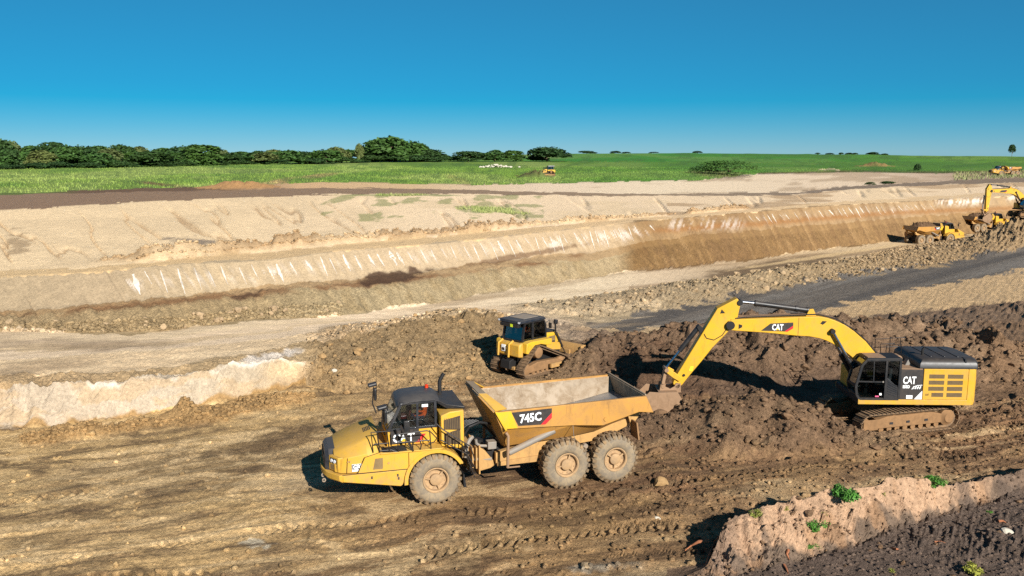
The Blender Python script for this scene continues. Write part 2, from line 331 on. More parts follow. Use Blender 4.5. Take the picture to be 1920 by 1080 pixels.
lump += clods(gx + 3.3, gy, .30, 103, .75) * .60 * np.clip(rg * 1.5, 0, 1) * np.clip(patch + .25, 0, 1)
lump += clods(gx - 1.7, gy + .9, .17, 105, .7) * .75 * np.clip(rg * 2.0, 0, .8) * (gy < 62)
lump += fbm(gx / .9, gy / .9, 104, 4) * .10 * (rg + .10)
# ruts and drag marks left by tracks and tyres run along the haul direction
a = math.radians(17.0); ca, sa = math.cos(a), math.sin(a)
ul, vl = gx * ca + gy * sa, -gx * sa + gy * ca
vl = vl + 0.8 * fbm(ul / 9, vl / 4, 111, 2)
rut = fbm(ul / 7.0, vl / .42, 112, 4, .6)
floorm = np.where((BAND[near] <= LI['floor2']) | ((BAND[near] >= LI['roadnear']) & (BAND[near] <= LI['haulnear'])), 1.0, .25)
floorm = floorm * np.clip(1 - ADD[near] / .4, 0, 1)
lump += rut * .040 * floorm * np.where(BAND[near] <= LI['floor2'], 1.0, .45)
# tyre prints: lug pattern pressed along a few wheel paths
for q, (v0, half, per) in enumerate(((18.6, .36, .34), (20.9, .36, .34), (22.6, .40, .36), (25.0, .36, .34), (27.6, .36, .34), (30.0, .38, .36), (16.4, .36, .34), (33.2, .36, .34), (35.4, .36, .34))):
    dv = (vl - v0 - .5*np.sin(ul/11.0 + q)); inn = (1 - sstep(half*.85, half*1.1, np.abs(dv))) * floorm * (BAND[near] >= LI['bankback']) * (BAND[near] <= LI['floor2']) * sstep(-.25, .15, fbm(ul/3.0, vl/2.0, 115 + q, 2))
    bars = np.sin(2*np.pi*(ul/per + np.abs(dv)/per*.55))
    lump += inn * (sstep(-.2, .4, bars) - .75) * .10 + (sstep(half*.9, half*1.1, np.abs(dv)) - sstep(half*1.1, half*1.9, np.abs(dv))) * .05 * floorm * (BAND[near] >= LI['bankback']) * (BAND[near] <= LI['floor2']) * (.6 + .6*fbm(ul/.5, vl/.5, 118 + q, 2))
ADDN = np.zeros_like(GX); ADDN[near] = lump
LANE = np.zeros_like(GX); LANE[near] = lane
# drag grooves on the right-hand cut face: teeth marks running down the slope
g_u = SPX * .17 - (SPY - 430) * .085
cut = (BAND >= LI['embbase']) & (BAND <= LI['embbench'])
cutm = sstep(1140, 1260, SPX + 30*fbm(SPX*.02, SPY*.04, 125, 3)) * cut * np.where(BAND == LI['embbase'], 1.0, 1.0)
groove = .55*vn(g_u, SPY*.012, 121) + .40*vn(g_u*2.1 + 7, SPY*.016, 122) + .20*vn(g_u*.31, SPY*.03, 123) + .22*fbm(SPX*.03, SPY*.07, 124, 3)
ADDN += cutm * groove * .26
gl = fbm(SPX * .09 - (SPY - 500) * .05, SPY * .012, 123, 3)
ADDN += (cut & (SPX < 1190)) * gl * .10
# gullies on the sandy slope
sl = BAND == LI['uproad']
gul = np.abs(fbm(SPX * .018 - (SPY - 440) * .02, SPY * .010, 131, 3))
ADDN -= sl * np.clip(.10 - gul, 0, 1) * 3.0 * sstep(0, .3, rowT[:, None] + 0 * SPX) * (1 - sstep(.75, 1, rowT[:, None] + 0 * SPX))
# left cut bank: uneven, scalloped face and overhanging lip
lb = (BAND == LI['leftbase']) & (SPX < 575)
ADDN += lb * (fbm(SPX * .034 + SPY * .012, SPY * .014, 141, 5, .6) * .26)
ltop = ((BAND == LI['leftbase']) | (BAND == LI['lefttop'])) & (SPX < 590)
ADDN += ltop * fbm(SPX * .018, SPX * 0, 142, 5, .65) * .26 * np.sin(np.pi * np.clip(np.where(BAND == LI['leftbase'], rowT[:, None] * .5, .5 + rowT[:, None] * .5), 0, 1))
fb = ((BAND == LI['bankbase'])) & (SPX > 1320)
ADDN += fb * (fbm(GX / .55, GY * .5, 143, 5, .62) * .34 * np.sin(np.pi * np.clip(rowT[:, None] * .8 + .2, 0, 1)))
ADDN -= fb * np.clip(clods(GX + 5, GY, .45, 147, .35) - .05, 0, 1) * 1.0
ADDN += fb * np.clip(clods(GX, GY + 2, .36, 148, .5) - .03, 0, 1) * .9
ADDN += ((BAND == LI['bankbase']) | (BAND == LI['bankcrest'])) * sstep(1340, 1380, SPX) * np.clip(clods(GX, GY, .8, 145, .6) - .08, 0, 1) * .8 * sstep(.55, .95, rowT[:, None] + 1.0 * (BAND == LI['bankcrest']))
# rolling far fields
fl = BAND >= LI['fieldn']
ADDN += fl * (BAND <= LI['treebase']) * fbm(GX / 60, GY / 60, 151, 3) * .5 * sstep(0, .2, (BAND - LI['fieldn']) + rowT[:, None])
KEEP = [(-5.6+2.6, 29.6+.7, math.radians(197.8), 4.0, 1.75), (-3.095+.952*5.9, 30.3+.3057*5.9, math.radians(197.8), 1.9, 1.75), (18.0-.3, 38.97, math.radians(16), 2.75, 1.85), (.82, 47.3, math.radians(46), 1.7, 1.3)]
KZ = [-.03, -.03, -.33, .03]
for (kx, ky, kh, kl, kw), kz in zip(KEEP, KZ):
    c_, s_ = math.cos(kh), math.sin(kh); ku, kv = (GX-kx)*c_ + (GY-ky)*s_, -(GX-kx)*s_ + (GY-ky)*c_
    km = (1 - sstep(kl, kl + 1.0, np.abs(ku))) * (1 - sstep(kw, kw + .8, np.abs(kv)))
    ADDN = ADDN * (1 - .75*km); ADD = ADD * (1 - km); GZ = GZ*(1-km) + kz*km
HZ = GZ + ADD + ADDN

# ground height anywhere
_gy = GY; 
def ground_z(x, y):
    best = None
    d = HC
    # column from bearing with iteration on depth
    z = 0.0
    for _ in range(6):
        dep = y * cP - (z - HC) * sP; px = 960 + FOC * x / dep
        c = int(np.clip(round((px - PX[0]) / 2.75), 0, NCOL - 1))
        z = float(np.interp(y, GY[:, c], HZ[:, c]))
    return z
# ---- soil colours per band: (column, sRGB as the sunlit soil shows) scaled to albedo
K_ALB = 1.0
EMBB = [(-500,(155,137,108)),(200,(163,142,113)),(400,(175,153,121)),(900,(177,154,123)),(1160,(169,145,113)),(1200,(140,113,79)),(1400,(146,118,84)),(1800,(156,131,99)),(2420,(154,129,97))]
C_BAND = {
 'near0': [(-500,(165,133,92)),(700,(147,116,81)),(1100,(110,85,64)),(1300,(91,78,70)),(2420,(85,76,71))],
 'near1': [(-500,(217,178,124)),(500,(202,164,112)),(900,(159,123,85)),(1180,(129,99,73)),(1300,(113,95,82)),(2420,(108,92,80))],
 'bankbase': [(-500,(169,137,94)),(500,(161,129,90)),(900,(137,107,77)),(1250,(118,93,70)),(1330,(138,114,95)),(1400,(180,146,116)),(1800,(182,148,118)),(2420,(172,144,116))],
 'bankcrest': [(-500,(167,135,94)),(1000,(137,109,79)),(1330,(118,96,78)),(2420,(118,96,78))],
 'bankback': [(-500,(217,179,124)),(500,(206,170,118)),(800,(167,131,90)),(1100,(163,129,89)),(1300,(144,114,82)),(2420,(139,107,78))],
 'floor1': [(-500,(212,177,124)),(500,(202,167,115)),(800,(151,119,83)),(1200,(135,103,74)),(1600,(137,105,76)),(2420,(131,100,72))],
 'floor2': [(-500,(210,175,122)),(500,(200,165,113)),(800,(167,133,92)),(1000,(151,119,83)),(1200,(123,94,69)),(1700,(125,97,72)),(2420,(131,100,74))],
 'leftbase': [(-500,(181,162,138)),(0,(181,162,138)),(300,(184,167,144)),(480,(182,164,138)),(600,(163,134,95)),(900,(157,130,93)),(1040,(134,108,80)),(1150,(106,84,66)),(1700,(110,88,69)),(2420,(114,91,69))],
 'lefttop': [(-500,(174,146,109)),(0,(174,146,109)),(560,(171,146,110)),(600,(145,121,88)),(900,(142,118,85)),(1040,(126,102,77)),(1150,(100,80,65)),(1800,(102,82,65)),(2420,(112,89,69))],
 'pilecrest': [(-500,(205,177,141)),(0,(210,181,142)),(560,(210,182,144)),(620,(183,155,119)),(900,(182,155,118)),(1000,(181,158,131)),(1120,(132,109,88)),(1500,(114,94,76)),(1900,(128,104,82)),(2420,(139,115,89))],
 'roadnear': [(-500,(214,188,155)),(600,(219,192,158)),(1000,(203,179,152)),(1150,(192,162,122)),(1500,(202,168,124)),(2420,(204,170,126))],
 'gravelnear': [(-500,(206,178,138)),(700,(214,186,148)),(1000,(200,174,138)),(1080,(176,152,122)),(1150,(112,102,91)),(2420,(103,95,86))],
 'gravelfar': [(-500,(216,188,152)),(900,(219,192,157)),(1000,(169,149,119)),(1500,(164,140,106)),(1750,(158,132,98)),(2420,(148,122,91))],
 'haulnear': [(-500,(186,161,130)),(400,(214,188,151)),(700,(229,202,167)),(1100,(218,196,162)),(1230,(210,185,152)),(1380,(182,156,122)),(1600,(203,176,137)),(2420,(183,153,115))],
 'embbase': [(-500,(152,129,97)),(400,(158,135,99)),(700,(161,142,108)),(1160,(165,144,110)),(1190,(122,94,59)),(1400,(126,97,62)),(1700,(136,107,71)),(2420,(136,108,74))],
 'embmid': [(-500,(150,124,90)),(300,(155,127,91)),(700,(159,132,97)),(1160,(157,130,95)),(1190,(122,94,59)),(1400,(127,99,64)),(1700,(139,110,74)),(2420,(137,110,75))],
 'embbench': EMBB,
 'embtop': [(-500,(206,174,128)),(900,(204,172,128)),(1300,(206,174,132)),(2420,(206,176,136))],
 'uproad': [(-500,(228,198,155)),(400,(228,198,155)),(900,(229,200,162)),(1400,(219,191,155)),(2420,(212,184,148))],
 'trackn': [(-500,(136,108,86)),(500,(138,112,88)),(1000,(142,118,94)),(1240,(146,124,100)),(1560,(128,110,92)),(2420,(122,104,86))],
 'trackf': [(-500,(86,104,48)),(80,(95,106,52)),(150,(106,82,62)),(400,(106,82,62)),(560,(202,163,120)),(760,(202,170,127)),(1000,(218,192,161)),(1240,(222,199,166)),(1600,(214,188,157)),(1850,(160,135,112)),(2420,(118,103,79))],
 'fieldn': [(-500,(117,136,63)),(900,(109,134,54)),(1300,(77,117,43)),(1600,(79,116,43)),(2420,(85,116,47))],
 'treebase': [(-500,(100,127,52)),(900,(93,127,47)),(1064,(63,120,41)),(1500,(67,122,41)),(1920,(99,133,46)),(2420,(99,131,46))],
 'crest': [(-500,(60,100,40)),(2420,(60,110,36))], 'beyond': [(-500,(60,100,40)),(2420,(60,110,36))]}
CB = []
for n in LN[:-1]:
    p = C_BAND[n]; xs = [q[0] for q in p]; cs = np.array([lin(q[1]) for q in p])
    CB.append(np.stack([np.interp(PX, xs, cs[:, k]) for k in range(3)], 1))
CB = np.array(CB)                                         # band, col, 3
# ragged borders: look the band up at a slightly displaced picture row
wamp = np.interp(SPY.ravel(), [280, 330, 400, 600, 1080], [.6, 1.5, 3, 7, 14]).reshape(SPY.shape)
wx = (fbm(GX / 4.0, GY / 4.0, 201, 5, .6)) * wamp
wrow = SPY + wx * np.where((SPX > 1050) & (BAND >= LI['roadnear']) & (BAND <= LI['gravelfar']), 2.2, 1.0)
lookup = np.zeros(SPY.shape, int)
for i in range(1, len(LINES) - 1):
    lookup += (wrow < LPY[i][None, :]) & (np.abs(BAND - i) <= 1) | (BAND > i)
hard = (BAND <= LI['bankcrest']) & (SPX > 1250)
lookup = np.where(hard, BAND, np.clip(lookup, 0, len(CB) - 1))
cidx = np.clip(np.round((SPX + wx * 2 - PX[0]) / 2.75).astype(int), 0, NCOL - 1)
COLR = CB[lookup, cidx].astype(np.float32)
def paint(mask, rgb, amt=1.0):
    if isinstance(mask, tuple): sl_, mask = mask
    else: sl_ = (slice(None), slice(None))
    m = np.clip(np.asarray(mask, np.float32) * amt, 0, 1)
    r = m.max(1) > .002
    if not r.any(): return
    r0, r1 = np.argmax(r), len(r) - np.argmax(r[::-1])
    C = COLR[sl_][r0:r1]; m = m[r0:r1, :, None]
    C += (lin(rgb).astype(np.float32)[None, None] - C) * m
def ell(cx, cy, rx, ry, rot=0.0, soft=.5, n=.6, sc=1.0, seed=300):
    a = math.radians(rot); R = max(rx * abs(math.cos(a)), ry) * 1.9 + 4
    c0, c1 = np.searchsorted(PX, [cx - R, cx + R])
    Ry = (rx * abs(math.sin(a)) + ry) * 1.9 + 2
    sub = np.abs(SPY[:, c0:c1] - cy).min(1) < Ry
    if not sub.any(): return np.zeros((1, 1))
    r0, r1 = np.argmax(sub), len(sub) - np.argmax(sub[::-1]); sl_ = (slice(r0, r1), slice(c0, c1))
    dx, dy = SPX[sl_] - cx, SPY[sl_] - cy
    u, v = (dx * math.cos(a) + dy * math.sin(a)) / rx, (-dx * math.sin(a) + dy * math.cos(a)) / ry
    d = np.sqrt(u * u + v * v) + n * .7 * fbm(GX[sl_] / sc, GY[sl_] / sc, seed + int(cx) % 91, 4, .6)
    return (sl_, 1 - sstep(1 - soft, 1 + soft * .3, d))
# drag streaks of darker, damp soil along the haul direction on the floor
A17 = math.radians(17.0); UL, VL = GX * math.cos(A17) + GY * math.sin(A17), -GX * math.sin(A17) + GY * math.cos(A17)
VL2 = VL + .8 * fbm(UL / 9, VL / 4, 111, 2)
streak = fbm(UL / 6.5, VL2 / .55, 311, 5, .62)
floor_b = (BAND <= LI['floor2']) & ~hard
paint(floor_b * sstep(.15, .9, streak), (124, 100, 74), .45)
paint(floor_b * sstep(.1, .7, -streak), (214, 184, 138), .45)
paint(ell(390, 905, 330, 60, -14, .8, .9, 2.2), (112, 90, 66), .55)
paint(ell(230, 880, 220, 26, -12, .8, .9, 1.6), (106, 86, 64), .5)
paint(ell(505, 830, 150, 22, -12, .8, .9, 1.5), (100, 80, 58), .6)
paint(ell(600, 985, 190, 26, -18, .8, .9, 1.6), (120, 94, 66), .5)
paint(ell(60, 1020, 70, 20, -8, .8, .8), (96, 80, 60), .6)
paint(ell(560, 900, 90, 22, -14, .7, .7), (196, 170, 132), .6)
paint(ell(360, 1050, 330, 42, -14, .8, .9, 2.0), (196, 160, 108), .5)
paint(ell(900, 1010, 260, 50, -16, .8, .9, 2.0), (98, 74, 54), .6)
paint(ell(1150, 880, 220, 34, -10, .8, .9, 2.0), (104, 78, 56), .6)
paint(ell(900, 930, 120, 26, -15, .7, .9), (152, 120, 80), .6)
paint(ell(1050, 985, 300, 34, -15, .7, .9, 2.0), (158, 128, 86), .55)
paint(ell(1500, 880, 240, 22, -10, .7, .9, 2.0), (160, 128, 88), .5)
paint(ell(480, 1022, 26, 9, 0, .4, 1.2, .25), (204, 188, 160), .9)
paint(ell(1110, 1066, 70, 12, 0, .6, .9, .5), (150, 142, 126), .7)
paint(ell(950, 770, 320, 26, -5, .8, .8, 2), (140, 110, 74), .4)
paint(LANE * (SPX < 900) * sstep(-.3, .3, fbm(UL / 4, VL / 2, 321, 3)), (214, 180, 130), .55)
paint(LANE * (SPX > 700) * sstep(-.1, .4, fbm(UL / 4, VL / 2, 323, 3)), (170, 136, 94), .5)
paint(LANE * sstep(.1, .5, fbm(UL / 5, VL / 1.5, 325, 3)), (104, 80, 58), .55)
# marbled damp and dry patches drawn out along the haul direction
wq = fbm(UL / 3.0, VL / 1.5, 451, 3); mb = fbm(UL / 2.6 + 1.4*wq, VL / .75 + 1.1*wq, 453, 5, .58)
paint(floor_b * (SPX < 900) * sstep(.16, .46, mb), (128, 102, 72), .5)
paint(floor_b * (SPX < 900) * sstep(.46, .66, mb), (96, 78, 60), .5)
paint(floor_b * (SPX < 1000) * sstep(.12, .50, -mb), (226, 192, 142), .60)
paint(floor_b * (SPX >= 800) * sstep(.14, .45, mb), (92, 71, 53), .55)
paint(floor_b * (SPX >= 800) * sstep(.14, .5, -mb), (172, 138, 98), .45)
# dark damp soil around the loading point
paint(np.clip(MOUND / .5, 0, 1), (122, 97, 74), .85)
paint(np.clip(RID / .8, 0, 1) * sstep(1080, 1180, SPX), (122, 97, 74), .8)
paint(np.clip(RID / .5, 0, 1) * sstep(-.1, .45, fbm(GX / 1.1, GY / 1.1, 331, 3)) * sstep(1500, 1650, SPX), (156, 128, 100), .6)
paint(sstep(1800, 1860, SPX) * (SPY > 600) * (SPY < 790) * (BAND <= LI['pilecrest']), (132, 102, 74), .5)
paint(ell(1235, 735, 120, 60, 0, .5, .5), (96, 72, 54), .7)
paint(np.clip(SPOIL / .2, 0, 1), (158, 128, 92), .8)
# left cut bank: chalky top edge, tan mottling
lbm = lb * 1.0
paint(lbm * sstep(-.05, .4, fbm(GX / 1.4, GZ / .5, 341, 4)), (182, 154, 118), .6)
paint(lbm * sstep(.80, .95, rowT[:, None] + 0 * SPX) * sstep(100, 200, SPX) * sstep(-.2, .3, fbm(GX/1.2, GY, 343, 3)), (214, 204, 190), .7)
paint(ell(500, 668, 50, 9, -12, .5, .9, .8), (214, 202, 188), .8)
paint(ell(545, 690, 50, 22, -20, .6, .6, .6), (214, 186, 146), .6)
paint(lb * (1 - sstep(.02, .14, rowT[:, None] + .12 * fbm(GX / .7, GX * 0, 345, 3))), (158, 124, 78), .9)
# chalk dust smeared round the lime streaks
chk = ((BAND == LI['embbench']) & (SPX > 235) & (SPX < 1225)) | ((BAND == LI['embbench']) & (SPX > 1395) & (SPX < 1760))
tt_ = np.broadcast_to(rowT[:, None], BAND.shape)
paint(chk * np.exp(-((tt_ - .5)/.24)**2) * sstep(.05, .5, fbm(SPX*.16 - (SPY-480)*.11, SPY*.03, 347, 3)) * (.35 + .65*sstep(0, .4, fbm(SPX*.02, SPX*0, 349, 2))) * np.where(SPX > 1300, .45, 1.0), (216, 203, 188), .75)
paint(np.clip(np.maximum(LUMPF, LUMPB)/.15, 0, 1), (164, 130, 86), .9)
# haul road: tracks on the bench
benchm = ((BAND >= LI['pilecrest']) & (BAND <= LI['haulnear']) & (SPX < 1240)) * 1.0
st2 = fbm(SPX * .0035, (SPY + .085 * SPX) * .10, 351, 5, .65)
paint(benchm * sstep(.15, .6, st2), (170, 144, 110), .45)
paint(benchm * sstep(.1, .5, -st2), (224, 196, 156), .6)
paint(ell(130, 648, 190, 14, 0, .8, .8, 2), (136, 114, 90), .6)
paint(ell(60, 690, 150, 14, -4, .8, .8, 2), (146, 122, 94), .5)
paint(ell(960, 548, 260, 7, -10, .5, .4, 3), (150, 126, 96), .5)
hr = (BAND == LI['haulnear']) & (SPX > 1180)
paint(hr * sstep(.0, .4, fbm(SPX * .004, (SPY + .115 * SPX) * .10, 355, 4)), (132, 104, 74), .6)
paint(ell(1440, 503, 150, 14, -9, .4, .45, 3), (104, 84, 62), .9)
paint(ell(1540, 481, 190, 3.4, -8.6, .5, .3, 3), (206, 176, 130), .8)
# gravel road wheel tracks
gr = (lookup == LI['gravelnear']) & (SPX > 1100)
paint(gr * sstep(.0, .4, fbm(SPX * .003, (SPY + .27 * SPX) * .09, 357, 4)), (82, 77, 73), .6)
paint(gr * sstep(.1, .5, -fbm(SPX * .003, (SPY + .27 * SPX) * .09, 357, 4)), (134, 126, 116), .5)
# light flat between gravel road and spoil ridge
paint((BAND == LI['roadnear']) * sstep(1500, 1650, SPX) * sstep(0, .5, fbm(GX / 4, GY / 1.5, 359, 4)), (196, 164, 124), .6)
# embankment: dark seam and damp patches, teeth marks on the cut
seam = np.exp(-((SPY - np.interp(PX, [-500, 0, 300, 567, 807, 960, 1167], [612, 594, 570, 543, 520, 498, 476])[None, :] + 4 * fbm(SPX * .02, SPX * 0, 361, 3)) / 6.0) ** 2)
paint(seam * cut * (SPX < 1185) * sstep(-.2, .25, fbm(SPX * .012, SPY * .04, 363, 3)), (112, 76, 48), .7)
paint(ell(735, 519, 78, 13, -10, .35, .7, 1.0), (70, 50, 38), .9)
paint(ell(470, 553, 36, 6, -12, .5, .8, .8), (84, 62, 46), .8)
paint(ell(985, 478, 130, 6, -10, .5, .6, 1.2), (100, 72, 50), .7)
paint(cutm * sstep(.02, .42, groove), (120, 92, 62), .62)
paint(cutm * sstep(.15, .6, -groove), (172, 138, 96), .35)
paint(cutm * np.exp(-((SPY - np.interp(PX, [1150, 1233, 1417, 1559, 1700, 1842, 2420], [440, 433, 420, 408, 398, 392, 366])[None, :]) / 5.0) ** 2), (140, 98, 58), .75)
paint(cutm * (SPX > 1170) * (SPX < 1215) * sstep(0, 1, rowT[:, None] + .0 * SPX), (110, 74, 42), .4)
paint((BAND == LI['embbase']) * (SPX > 640) * (SPX < 1180) * sstep(-.1, .4, fbm(SPX * .10 - SPY * .06, SPY * .03, 365, 3)), (150, 128, 92), .55)
# sandy slope: pale runs, grey wash, small gullies
paint(sl * sstep(.05, .45, fbm(SPX * .006, SPY * .05, 371, 4)), (214, 186, 146), .6)
paint(sl * (SPX < 1000) * sstep(.86, 1, 1 - gul * 3.2) * (rowT[:, None] > .12) * (rowT[:, None] < .8), (140, 104, 66), .55)
paint(ell(360, 453, 52, 7, 3, .5, .9, 1.2), (112, 98, 88), .8)
paint(ell(30, 455, 40, 20, 40, .3, 1.4, 2), (120, 92, 62), .5)
paint(sl * (SPX > 600) * (SPX < 1020) * sstep(.25, .45, fbm(GX / 2.5, GY / 9, 373, 4)) * (SPY < 415), (104, 120, 52), .55)
paint(ell(950, 397, 60, 7, 4, .5, 1.0, 5), (96, 122, 48), .8)
paint(ell(745, 366, 120, 2.5, 0, .5, .6, 8), (86, 112, 44), .8)
paint(sl * (SPX > 1250) * sstep(.0, .4, fbm(SPX * .008, SPY * .12, 375, 4)), (150, 118, 82), .6)
# white-grey layer that shows in the upper part of the cut
def layer(x0, x1, py0, py1, w):
    return sstep(x0 - 12, x0 + 12, SPX) * (1 - sstep(x1 - 12, x1 + 12, SPX)) * np.exp(-((SPY - (py0 + (SPX - x0) / (x1 - x0) * (py1 - py0))) / w) ** 2)
lay = fbm(SPX * .30 + SPY * .10, SPY * .05, 381, 3)
paint(layer(1255, 1390, 421, 421, 9) * sstep(-.25, .35, lay), (182, 166, 150), .85)
paint(layer(1760, 1850, 380, 377, 6) * sstep(-.3, .3, lay), (216, 204, 190), .85)
paint(layer(1890, 2420, 371, 345, 5) * sstep(-.3, .3, lay), (216, 202, 186), .8)
# sand plain on the right: dark smears; field edge paths
pl = (BAND == LI['trackf']) & (SPX > 900)
paint(pl * sstep(.1, .45, fbm(SPX * .010, SPY * .16, 391, 4)), (160, 134, 104), .6)
paint((BAND == LI['fieldn']) * (SPX > 1420) * (1 - sstep(.04, .16, rowT[:, None] + 0 * SPX)), (86, 66, 50), .8)
paint(ell(600, 331, 42, 4, -6, .4, .3, 9), (150, 122, 86), .8)
paint(ell(500, 345, 60, 5, -10, .4, .3, 9), (168, 136, 96), .8)
paint(ell(860, 337, 28, 7, 20, .4, .3, 9), (120, 104, 62), .7)
paint(ell(310, 347, 60, 3, 6, .4, .3, 9), (98, 76, 56), .9)
paint(ell(1345, 327, 60, 8, 4, .4, .4, 9), (84, 70, 52), .7)
paint((FM > .15) * 1.0, (168, 128, 84)); paint((FM2 > .3) * 1.0, (140, 116, 70)); paint((FM3 > .2) * 1.0, (206, 184, 150)); paint((FM4 > .15) * 1., (84, 66, 46))
fieldm = (lookup >= LI['fieldn']) * 1.0
paint(fieldm * sstep(.0, .45, fbm(SPX * .006, SPY * .10, 395, 4)), (72, 106, 44), .5)
paint(fieldm * np.where(SPX < 1050, 1.0, .45) * sstep(.05, .45, -fbm(SPX * .006, SPY * .10, 395, 4)), (140, 150, 84), .5)
paint(fieldm * sstep(.15, .5, fbm(SPX * .05, SPY * .25, 397, 3)), (66, 92, 44), .45)
paint(fieldm * (SPX > 1380) * sstep(.2, .3, np.sin((SPY - .02 * SPX) * 1.1 + 2 * fbm(SPX * .01, SPY * .02, 399, 2))) * (SPY < 310), (74, 112, 42), .35)
# bare foreground: dark topsoil slipping over the bank
paint(fb * (1 - sstep(.08, .36, rowT[:, None] + .75 * fbm(GX / 1.1, GY / 1.1, 401, 5, .6))), (108, 92, 78), .9)
paint(fb * sstep(.1, .5, fbm(GX / .8, GY / .8, 403, 4)), (166, 128, 94), .6)
paint(fb * sstep(1730, 1800, SPX) * sstep(-.5, .1, fbm(GX / 1.0, GY / 1.0, 405, 4)), (104, 88, 76), .85)
COLR = COLR * K_ALB

# ---- build the sheet, split into its named pieces
VERT = np.stack([GX, GY, HZ], -1).reshape(-1, 3)
idx = np.arange(NROW * NCOL).reshape(NROW, NCOL)
quads = np.stack([idx[:-1, :-1], idx[:-1, 1:], idx[1:, 1:], idx[1:, :-1]], -1).reshape(-1, 4)
# vertex normals of the whole sheet, so the pieces meet without a seam
dU = np.gradient(np.stack([GX, GY, HZ], -1), axis=1); dV = np.gradient(np.stack([GX, GY, HZ], -1), axis=0)
NRM = np.cross(dU.reshape(-1, 3), dV.reshape(-1, 3)); NRM /= np.linalg.norm(NRM, axis=1, keepdims=True) + 1e-12
qb = BAND[:-1, :-1].ravel(); qpx = SPX[:-1, :-1].ravel()
lk = lookup[:-1, :-1].ravel()
piece = np.zeros(len(quads), int)
PIECES = ['ground', 'haul_road', 'gravel_road', 'rock_berm', 'embankment', 'upper_road', 'sandy_slope', 'dirt_track', 'sand_plain', 'field', 'cut_bank']
piece[(qb >= LI['roadnear']) & (qb <= LI['haulnear'])] = 1
piece[(qb == LI['pilecrest']) & (qpx < 560)] = 1
piece[(qb == LI['roadnear']) & (qpx > 1000)] = 0
piece[(qb == LI['gravelnear']) & (qpx > 1090)] = 2
piece[(qb == LI['gravelfar']) & (qpx > 970)] = 3
piece[(qb >= LI['embbase']) & (qb <= LI['embbench'])] = 4
piece[qb == LI['embtop']] = 5
piece[qb == LI['uproad']] = 6
piece[qb == LI['trackn']] = 7
piece[qb == LI['trackf']] = 8
piece[qb >= LI['fieldn']] = 9
piece[(qb == LI['leftbase']) & (qpx < 575)] = 10
GRAIN = np.ones(BAND.shape, np.float32)
GRAIN[lb] = .6
GRAIN[(BAND >= LI['pilecrest']) & (BAND <= LI['haulnear']) & (SPX < 600)] = .5
GRAIN[(BAND >= LI['gravelnear']) & (BAND <= LI['haulnear']) & (SPX < 960)] = .4
GRAIN[(BAND == LI['haulnear'])] = .45
GRAIN[(BAND == LI['gravelnear']) & (SPX > 1100)] = .9
GRAIN[(BAND >= LI['embmid']) & (BAND <= LI['trackf'])] = .5
GRAIN[fb] = .7
for _ in range(3): GRAIN[1:-1] = .25*GRAIN[:-2] + .5*GRAIN[1:-1] + .25*GRAIN[2:]
STRUCT = {}
def tilecol(me, cols, grain=None):
    at_ = me.attributes.new('Col', 'FLOAT_COLOR', 'POINT')
    at_.data.foreach_set('color', np.ascontiguousarray(np.concatenate([cols, np.ones((len(cols), 1)) if grain is None else grain[:, None]], 1), np.float32).ravel())
for k, nm in enumerate(PIECES):
    q = quads[piece == k]
    used, inv = np.unique(q, return_inverse=True)
    me = np_mesh(nm, VERT[used], inv.reshape(-1, 4))
    me.polygons.foreach_set('use_smooth', np.ones(len(me.polygons), bool))
    tilecol(me, COLR.reshape(-1, 3)[used], GRAIN.ravel()[used])
    me.normals_split_custom_set_from_vertices(NRM[used].tolist())
    me.materials.append(M_SOIL)
    ob = bpy.data.objects.new(nm, me); COL.objects.link(ob); ob['kind'] = 'structure'
    STRUCT[nm] = ob
